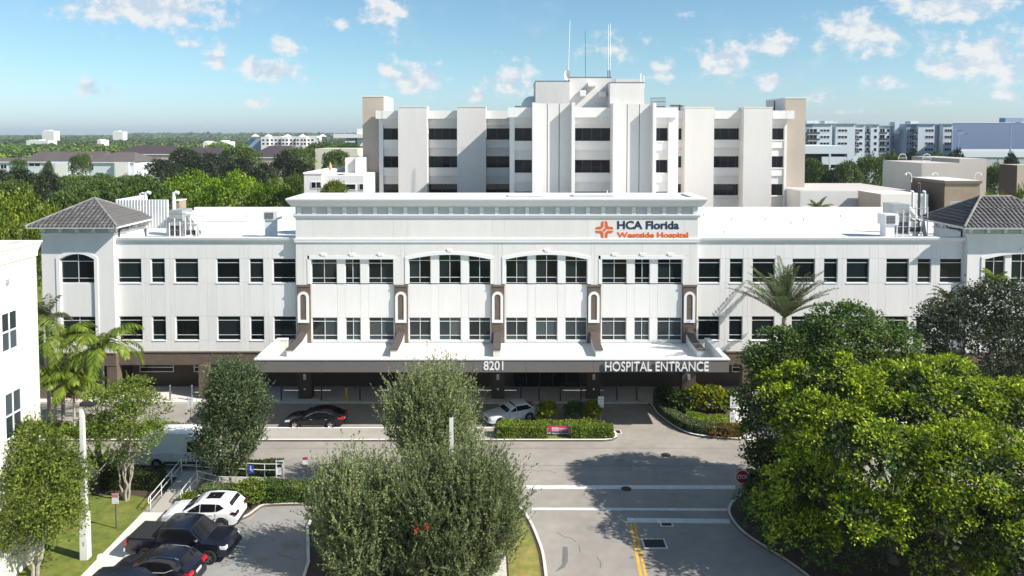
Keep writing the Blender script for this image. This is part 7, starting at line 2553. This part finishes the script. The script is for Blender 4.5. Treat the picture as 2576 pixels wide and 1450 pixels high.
def pickup(name, label, loc, rz, p):
    L, W, Hh = 5.85, 2.06, 1.93
    t = thing(name, label, 'pickup', loc, rz)
    hL, hw = L / 2, W / 2
    ax = (-hL + 1.18, hL - 1.0)
    r = .42
    top = [(-hL, .75), (-hL + .02, 1.24), (-hL + .15, 1.27), (-1.12, 1.27), (-1.04, 1.22), (1.0, 1.20), (hL - 1.15, 1.20), (hL - .45, 1.15), (hL - .12, 1.06), (hL - .03, .85), (hL, .6)]
    finish(car_body(top, .36, hw, ax, r, .50, .14, .05, shoulder=.93, mid=.5), 'body', p, t)
    b = hL - 1.35
    cab = Cabin([(b, 1.20), (b - .40, 1.52), (b - .66, 1.75), (b - .80, Hh - .06), (b - 1.15, Hh), (-.72, Hh - .01), (-.98, Hh - .07), (-1.06, 1.55), (-1.10, 1.22)], 1.22, hw * .955, hw * .83, .03)
    finish(cab.shell(), 'cab', p, t, 24)
    finish(cab.cross_glass((b - .05, 1.27), (b - .72, 1.82), .90, .87), 'windscreen', 'car_glass', t)
    finish(cab.cross_glass((-1.0, Hh - .14), (-1.085, 1.34), .8, .8), 'rear_window', 'car_glass', t)
    zt = Hh - .16
    for s in (-1, 1):
        finish(cab.side_glass([(b - .30, 1.28), (b - .70, 1.66), (b - .86, zt), (.12, zt + .01), (.12, 1.28)], s), 'side_window', 'car_glass', t)
        finish(cab.side_glass([(.02, 1.28), (.02, zt + .01), (-.80, zt), (-.86, 1.42), (-.84, 1.28)], s), 'side_window', 'car_glass', t)
        MB().prism([(hL - .42, .88), (hL - .04, .86), (hL - .05, 1.02), (hL - .5, 1.08)], 'y', s * hw * .64, s * hw * .93).build('headlight', 'lamp_clear', t, local=True)
        MB().prism([(-hL - .012, .92), (-hL + .10, .92), (-hL + .10, 1.20), (-hL - .005, 1.20)], 'y', s * hw * .80, s * hw * .975).build('taillight', 'lamp_red', t, local=True)
        mirror(t, b - .35, s * hw * .96, 1.33, 'chrome')
        for x in (.30, -.66):
            MB().box(x - .12, x + .12, s * hw * .99, s * (hw + .025), 1.03, 1.07).build('door_handle', 'chrome', t, local=True)
        MB().box(ax[0] + .62, ax[1] - .62, s * hw * .96, s * (hw + .03), .38, .44).build('step_bar', 'plastic', t, local=True)
    seams(t, (.07, b - .3, -1.08), hw * .998, .5, 1.18)
    MB().box(-hL + .08, -1.16, -hw * .88, hw * .88, 1.285, 1.325).build('bed_cover', 'plastic', t, local=True)
    MB().box(hL - .16, hL + .02, -hw * .58, hw * .58, .78, 1.04).build('grille', 'plastic', t, local=True)
    MB().box(hL - .22, hL + .08, -hw * .84, hw * .84, .48, .70).build('front_bumper', p, t, local=True)
    MB().box(-hL - .12, -hL + .1, -hw * .9, hw * .9, .52, .72).build('rear_bumper', 'chrome', t, local=True)
    for x in ax:
        for s in (-1, 1):
            wheel(t, x, s * (hw - .14), r, .28, 'rim_dark', 6)
    return t

def van(name, label, loc, rz, p):
    L, W, Hh = 5.6, 2.05, 2.55
    t = thing(name, label, 'van', loc, rz)
    hL, hw = L / 2, W / 2
    ax = (-hL + 1.05, hL - .95)
    r = .36
    top = [(-hL, 1.0), (-hL + .03, 1.15), (-hL + .1, 1.2), (hL - 1.3, 1.2), (hL - .7, 1.16), (hL - .25, 1.02), (hL - .05, .8), (hL, .55)]
    finish(car_body(top, .26, hw, ax, r, .44, .16, .03, shoulder=.96, mid=.5), 'body', p, t)
    cab = Cabin([(hL - .95, 1.16), (hL - 1.3, 1.55), (hL - 1.7, 2.0), (hL - 2.05, 2.32), (hL - 2.45, Hh - .03), (hL - 3.0, Hh), (-hL + .3, Hh), (-hL + .06, Hh - .08), (-hL + .02, 1.2)], 1.2, hw * .985, hw * .86, .06)
    finish(cab.shell(), 'cargo_shell', p, t, 24)
    finish(cab.cross_glass((hL - 1.02, 1.26), (hL - 1.78, 2.06), .92, .90), 'windscreen', 'car_glass', t)
    for s in (-1, 1):
        finish(cab.side_glass([(hL - 1.25, 1.28), (hL - 1.72, 1.82), (hL - 1.85, 1.98), (hL - 2.35, 2.02), (hL - 2.35, 1.28)], s), 'side_window', 'car_glass', t)
        MB().prism([(hL - .5, .72), (hL - .12, .70), (hL - .2, .95), (hL - .6, 1.0)], 'y', s * hw * .7, s * hw * .95).build('headlight', 'lamp_clear', t, local=True)
        MB().box(-hL - .012, -hL + .06, s * hw * .84, s * hw * .97, .75, 1.5).build('taillight', 'lamp_red', t, local=True)
        mirror(t, hL - 1.55, s * hw * .99, 1.35, 'plastic')
        MB().box(ax[0] + .52, ax[1] - .5, s * hw * .98, s * (hw + .018), .42, .58).build('side_trim', 'plastic', t, local=True)
        MB().box(hL - 2.5, hL - 2.38, s * hw * .99, s * (hw + .03), 1.02, 1.08).build('door_handle', 'plastic', t, local=True)
    seams(t, (hL - 2.5, hL - 1.25, -.6), hw * .998, .5, 1.2)
    MB().box(hL - .2, hL + .03, -hw * .75, hw * .75, .34, .6).build('front_bumper', 'plastic', t, local=True)
    for x in ax:
        for s in (-1, 1):
            wheel(t, x, s * (hw - .12), r, .22, 'rim_bright', 8)
    return t

PI = math.pi
# black sedan in the lane, facing left, its near wheels at the kerb
a, b = gnd(744, 1079.5), gnd(830, 1079.5)
cx = (a.x + b.x) / 2
sedan('parked_car', 'glossy black sedan with chrome window trim in the shaded drop-off lane', (cx + .03, a.y + .82, 0), PI, 'paint_black', chrome_line=True)
a, b = gnd(1256.6, 1072), gnd(1334.5, 1058)
hd = math.atan2(a.y - b.y, a.x - b.x)
nx = Vector((math.sin(hd), -math.cos(hd), 0))
mid_ = (a + b) / 2
if nx.y < 0:
    nx = -nx
sedan('parked_car', 'pale silver white sedan parked askew behind the hedge island', (mid_.x + nx.x * .8, mid_.y + nx.y * .8, 0), hd, 'paint_silver_white', L=4.62, W=1.78, Hh=1.45)
p = gnd(394.4, 1181)
van('delivery_van', 'white high roofed delivery van half hidden by the dark tree', (p.x + 1.75, p.y + .95, 0), 0.0, 'paint_white')
p = gnd(558, 1333)
suv('parked_car', 'white crossover with open dark sunroof parked nose in beside the ramp', (p.x - 1.39, p.y + .85, 0), PI, 'paint_white', L=4.65, sunroof=True, tail='lamp_dark')
p = gnd(532, 1417)
pickup('pickup_truck', 'black pickup truck with covered bed backed into the car park', (p.x - 1.93, p.y + .95, 0), R(-4), 'paint_navy')
suv('parked_car', 'dark navy crossover with silver roof rails, between the pickup and the last car', (-19.05, 38.35, 0), PI - R(4), 'paint_navy', L=4.75, W=1.92, Hh=1.70, rails='chrome', rimm='rim_bright', cladding=False, taper=.42)
suv('parked_car', 'dark car cut by the bottom edge, roof only in view', (-19.0, 35.95, 0), R(-3), 'paint_navy', L=5.1, W=2.0, Hh=1.86, full=True, rimm='rim_bright')
# ------------------------------------------------------------------ street furniture
def light_pole(label, base, h, side=1, head=True):
    b = Vector(base)
    t = thing('light_pole', label, 'light pole', b, group='white car park light poles')
    mb = MB()
    for (z0, z1, w0, w1) in ((0, 2.6, .21, .20),):
        mb.add([(-w0, -w0, z0), (w0, -w0, z0), (w0, w0, z0), (-w0, w0, z0), (-w1, -w1, z1), (w1, -w1, z1), (w1, w1, z1), (-w1, w1, z1)], [(0, 3, 2, 1), (4, 5, 6, 7), (0, 1, 5, 4), (1, 2, 6, 5), (2, 3, 7, 6), (3, 0, 4, 7)])
    mb.build('base_sleeve', 'pole_white', t, local=True)
    w0, w1 = .14, .095
    MB().add([(-w0, -w0, 2.6), (w0, -w0, 2.6), (w0, w0, 2.6), (-w0, w0, 2.6), (-w1, -w1, h), (w1, -w1, h), (w1, w1, h), (-w1, w1, h)], [(0, 3, 2, 1), (4, 5, 6, 7), (0, 1, 5, 4), (1, 2, 6, 5), (2, 3, 7, 6), (3, 0, 4, 7)]).build('shaft', 'pole_white', t, local=True)
    MB().box(-.08, .08, -.08, .08, h, h + .22).build('cap', 'plastic', t, local=True)
    if head:
        MB().box(.05, .75 * side, -.16, .16, h + .04, h + .2).build('lamp_head', 'plastic', t, local=True)
    MB().box(-.05, .05, -w0 * 1.5, -w0 * 1.42, .8, 1.05).build('hand_hole', 'grey_metal', t, local=True)
    return t
mat('pole_white', (.68, .68, .67), .6, vary=.06, vscale=1.5)
p = gnd(216, 1409)
zt = ZA(1018, p.y)
light_pole('tall white square light pole on the lawn at left', (p.x, p.y, .1), zt - .2)
p2 = Vector((XA(1134, 40.2), 40.2, .1))
light_pole('white light pole mostly hidden inside the feathery trees', p2, ZA(1043, 40.2) - .25, head=False)
fl = thing('ground_light', 'small round white ground light beside the light pole base', 'lamp', (p.x + .75, p.y + .1, .1))
MB().cyl((p.x + .75, p.y + .1, .1), (p.x + .75, p.y + .1, .2), .2, .16, n=14).build('housing', 'white_metal', fl)
MB().cyl((p.x + .75, p.y + .1, .2), (p.x + .75, p.y + .1, .23), .14, n=14).build('lens', 'lamp_clear', fl)

def sign_post(name, label, px, py, ztop, w, h, faces, post='steel', tilt=0.0, z0=.1, second=None):
    """post with a plate; faces = [(z fraction from, to, material)], lines drawn as thin raised strips"""
    g_ = gnd(px, py, z0)
    t = thing(name, label, 'sign', g_)
    top = ztop - z0
    MB().cyl((0, 0, 0), (tilt * top, 0, top), .035, n=8).build('post', post, t, local=True)
    cx_, cz_ = tilt * top, top
    def plate(zc_, h_, fc):
        b = MB().box(cx_ - w / 2, cx_ + w / 2, -.05, -.035, zc_ - h_ / 2, zc_ + h_ / 2).build('plate', 'sign_white', t, local=True)
        for a, c, m_, x0, x1 in fc:
            o = MB().box(cx_ - w / 2 + w * x0, cx_ - w / 2 + w * x1, -.054, -.0505, zc_ - h_ / 2 + h_ * a, zc_ - h_ / 2 + h_ * c).build('print', m_, None)
            o.parent = b
    plate(cz_ - h / 2, h, faces)
    if second:
        plate(cz_ - h - second[0], second[1], second[2])
    return t
mat('sign_white', (.70, .71, .74), .5)
mat('sign_red', (.42, .06, .07), .5)
mat('sign_pinkred', (.52, .16, .17), .5)
mat('sign_ink', (.10, .10, .13), .6)
mat('sign_magenta', (.55, .03, .16), .45)
mat('sign_pink', (.72, .33, .42), .5)
mat('sign_navy', (.045, .035, .09), .5)
mat('sign_blue', (.03, .06, .45), .5)
mat('stop_red', (.30, .012, .02), .45)
lines = [(.88, .92, 'sign_ink', .45, .60), (.72, .75, 'sign_ink', .1, .9), (.40, .68, 'sign_ink', .47, .51), (.22, .24, 'sign_ink', .05, .95), (.10, .13, 'sign_ink', .12, .88)]
sign_post('parking_sign', 'white parking sign with thin lines beside the bright bush on the hedge island', 1511, 1064, ZA(994.5, gnd(1511, 1064).y), .48, .92, lines)
lines2 = [(.85, .89, 'sign_ink', .35, .65), (.66, .69, 'sign_ink', .1, .9), (.3, .5, 'sign_ink', .35, .62), (.12, .15, 'sign_ink', .2, .8)]
sign_post('parking_sign', 'pair of white parking plates on one post in the curved bed', 1842, 1092, ZA(994, gnd(1842, 1092).y), .44, .95, lines2, second=(.75, .85, [(.8, .86, 'sign_ink', .2, .8), (.2, .6, 'sign_ink', .55, .62), (.25, .5, 'sign_ink', .25, .4)]))
sign_post('parking_sign', 'two small white plates on a steel post before the left wing', 481, 1098, ZA(997, gnd(481, 1098).y), .42, .38, [(.5, .6, 'sign_ink', .3, .7)], second=(.22, .36, [(.4, .5, 'sign_ink', .3, .7), (.7, .76, 'sign_ink', .3, .7)]))
pk = [(.62, .97, 'sign_pinkred', .03, .97), (.12, .15, 'sign_ink', .5, .85)]
sign_post('reserved_sign', 'red and white parking sign on a thin dark post on the lawn', 292.5, 1330, ZA(1238, gnd(292.5, 1330).y), .40, .62, pk, post='dark_metal')
pk2 = [(.60, .98, 'sign_red', .02, .98)]
sign_post('reserved_sign', 'leaning dark post with red and white plate behind the car park hedge', 779, 1245, ZA(1146, gnd(779, 1245).y), .36, .50, pk2, post='dark_metal', tilt=-.10)
# stop sign, seen below the leaves
g_ = gnd(1866, 1277)
t = thing('stop_sign', 'red octagonal stop sign half covered by leaves at the right kerb', 'sign', (g_.x, g_.y, .1))
zc_ = ZA(1199, g_.y) - .1
MB().cyl((0, 0, 0), (0, 0, zc_ + .3), .035, n=8).build('post', 'steel', t, local=True)
def octa(r_):
    return [(r_ * math.cos(R(22.5 + 45 * k)), zc_ + r_ * math.sin(R(22.5 + 45 * k))) for k in range(8)]
MB().prism(octa(.47), 'y', -.055, -.04).build('border', 'sign_white', t, local=True)
MB().prism(octa(.43), 'y', -.062, -.0555).build('face', 'stop_red', t, local=True)
write(t, 'STOP', g_.x - .33, g_.x + .33, zc_ + .1 - .13, .27, g_.y - .0625, 'sign_white', .006, .004)

# pink emergency sign on the hedge island
g_ = gnd(1404, 1100)
t = thing('direction_sign', 'pink and navy emergency direction sign between two round topped posts', 'sign', (g_.x, g_.y, .12))
w = (XA(1433, g_.y) - XA(1376, g_.y))
ys = g_.y
zt_, zm_, zb_ = ZA(1072.5, ys), ZA(1086.5, ys), ZA(1094, ys)
x0, x1 = XA(1376, ys), XA(1432, ys)
MB().box(x0, x1, ys, ys + .06, zm_, zt_).build('pink_panel', 'sign_magenta', t)
MB().box(x0, x1, ys, ys + .06, zb_, zm_ - .004).build('navy_panel', 'sign_navy', t)
MB().box(x0 + w * .23, x0 + w * .53, ys - .006, ys - .001, zm_ + .03, zt_ - .08).build('pale_patch', 'sign_pink', t)
write(t, 'EMERGENCY', x0 + w * .23, x0 + w * .94, zt_ - .30, .17, ys - .0065, 'sign_white', .006, .004)
write(t, 'Visitor Lot Parking', x0 + w * .22, x0 + w * .95, zb_ + .05, .13, ys, 'sign_white', .006, .004)
for k in (0.03, .12):
    MB().prism([(x0 + w * k, zb_ + .06), (x0 + w * (k + .05), zb_ + .06), (x0 + w * (k + .05), zb_ + .16), (x0 + w * (k + .025), zb_ + .22), (x0 + w * k, zb_ + .16)], 'y', ys - .006, ys).build('arrow', 'sign_white', t)
MB().prism([(x0 + w * .03, zt_ - .2), (x0 + w * .055, zt_ - .1), (x0 + w * .08, zt_ - .2), (x0 + w * .065, zt_ - .2), (x0 + w * .065, zt_ - .3), (x0 + w * .045, zt_ - .3), (x0 + w * .045, zt_ - .2)], 'y', ys - .006, ys).build('arrow', 'sign_white', t)
for x in (x0 - .04, x1 + .04):
    MB().cyl((x, ys + .03, .12), (x, ys + .03, zt_ + .02), .04, n=10).build('post', 'white_metal', t)
    MB().cyl((x, ys + .03, zt_ + .02), (x, ys + .03, zt_ + .10), .06, .05, n=10).cyl((x, ys + .03, zt_ + .10), (x, ys + .03, zt_ + .14), .05, .01, n=10).build('finial', 'white_metal', t)

# handrails of the ramp and walkway
def handrail(label, pts, h=.92, mid=.5, step=1.35, loop=None):
    """pts: polyline of 3D foot points; posts along it, a top and a middle rail"""
    P = [Vector(p) for p in pts]
    t = thing('handrail', label, 'handrail', P[0])
    off = P[0]
    def b(mb, nm):
        o = mb.build(nm, 'rail_white', None)
        o.parent = t
        o.location = -off
    for z in (h, mid):
        b(MB().tube([p + Vector((0, 0, z)) for p in P], .028, n=7), 'rail')
    for i in range(len(P) - 1):
        L_ = (P[i + 1] - P[i]).length
        n = max(1, round(L_ / step))
        for k in range(n + (1 if i == len(P) - 2 else 0)):
            q = P[i].lerp(P[i + 1], k / n)
            b(MB().cyl(q, q + Vector((0, 0, h)), .028, n=7), 'post')
    if loop:
        d = (P[0] - P[1]).normalized()
        q = P[0]
        b(MB().tube([q + Vector((0, 0, h)), q + d * .22 + Vector((0, 0, h - .03)), q + d * .28 + Vector((0, 0, (h + mid) / 2)), q + d * .22 + Vector((0, 0, mid + .03)), q + Vector((0, 0, mid))], .03, n=7), 'end_loop')
    return t
mat('rail_white', (.72, .74, .76), .4, metal=.2)
handrail('white handrail up the left side of the ramp and along the walkway', [(-22.95, 45.7, .14), (-22.95, 50.1, .49), (-20.9, 50.15, .30), (-17.2, 50.15, .13), (gnd(702, 1218).x, 50.15, .13)], loop=True)
handrail('short white handrail on the right side of the ramp', [(-21.22, 46.4, .2), (-21.2, 48.6, .37), (-19.5, 48.1, .2), (gnd(672, 1222).x, 48.12, .13)], loop=True)
gt = thing('gate_panel', 'white panel gate post at the right end of the handrail', 'gate', (gnd(700, 1220).x, 49.7, .13))
x = gnd(700, 1220).x
bx('frame', 'rail_white', gt, x - .28, x - .22, 49.65, 49.75, .13, 1.5)
bx('frame', 'rail_white', gt, x + .22, x + .28, 49.65, 49.75, .13, 1.5)
bx('top_bar', 'rail_white', gt, x - .22, x + .22, 49.66, 49.74, 1.42, 1.5)
bx('panel', 'sign_white', gt, x - .22, x + .22, 49.69, 49.71, .5, 1.0)
bs = thing('access_sign', 'small blue and white sign on the walkway handrail', 'sign', (gnd(628, 1212).x, 50.05, .13))
x = gnd(628, 1212).x
bx('plate', 'sign_blue', bs, x - .17, x + .17, 50.03, 50.06, .45, 1.02)
MB().cyl((x - .02, 50.025, .92), (x - .02, 50.029, .92), .05, n=10).build('symbol', 'sign_white', bs)
MB().prism([(x - .06, .86), (x + .0, .86), (x + .02, .72), (x + .10, .72), (x + .12, .58), (x + .07, .58), (x + .05, .67), (x - .06, .67)], 'y', 50.025, 50.029).build('symbol', 'sign_white', bs)
# plates on the columns below the canopy
for i, (a, b) in enumerate(piers):
    c = (a + b) / 2
    t = thing('wall_notice', ['small pale notice on the shaded canopy column, leftmost column', 'small pale notice on the shaded canopy column, second from left', 'small pale notice on the middle shaded canopy column', 'small pale notice on the shaded canopy column, second from right', 'small pale notice on the shaded canopy column, rightmost column'][i], 'notice', (c, YF - .01, 1.5))
    bx('plate', 'sign_white', t, c - .12, c + .12, YF - .02, YF - .002, 1.9, 2.4)
    bx('print', 'sign_ink', t, c - .08, c + .08, YF - .024, YF - .0205, 2.05, 2.1)
    bx('outlet', 'sign_white', t, c - .1, c + .1, YF - .02, YF - .002, .95, 1.12)
# glazed entrance in the shade
en = thing('entrance_doors', 'dark glazed entrance doors in the shade under the canopy', 'door', (XA(1370, YG), YG, .15))
for k in range(6):
    x = XA(1290, YG) + k * 1.25
    bx('door_frame', 'dark_alu', en, x, x + .08, YG - .16, YG - .04, .15, 3.1)
    if k < 5:
        o = bx('door_leaf', 'glass', en, x + .08, x + 1.25, YG - .12, YG - .08, .15, 3.0)
bx('transom', 'dark_alu', en, XA(1290, YG), XA(1290, YG) + 6.33, YG - .17, YG - .03, 3.0, 3.2)
# roof shrub pot free zone: stones on the white canopy edge are left out
# ------------------------------------------------------------------ thin humid air
hz = MB().box(-4700, 4700, -350, 6800, -1.2, 62).mesh('haze', 'dark_void')
hz.materials.clear()
hm = bpy.data.materials.new('haze_air')
hm.use_nodes = True
nt = hm.node_tree
nt.nodes.clear()
ho = nt.nodes.new('ShaderNodeOutputMaterial')
pv = nt.nodes.new('ShaderNodeVolumePrincipled')
pv.inputs['Color'].default_value = (.80, .88, 1.0, 1)
pv.inputs['Density'].default_value = 0.00012
pv.inputs['Anisotropy'].default_value = 0.2
nt.links.new(pv.outputs[0], ho.inputs['Volume'])
hz.materials.append(hm)
ho_ = link('haze', hz)
tag(ho_, 'thin pale haze over the whole plain', 'haze', kind='stuff')
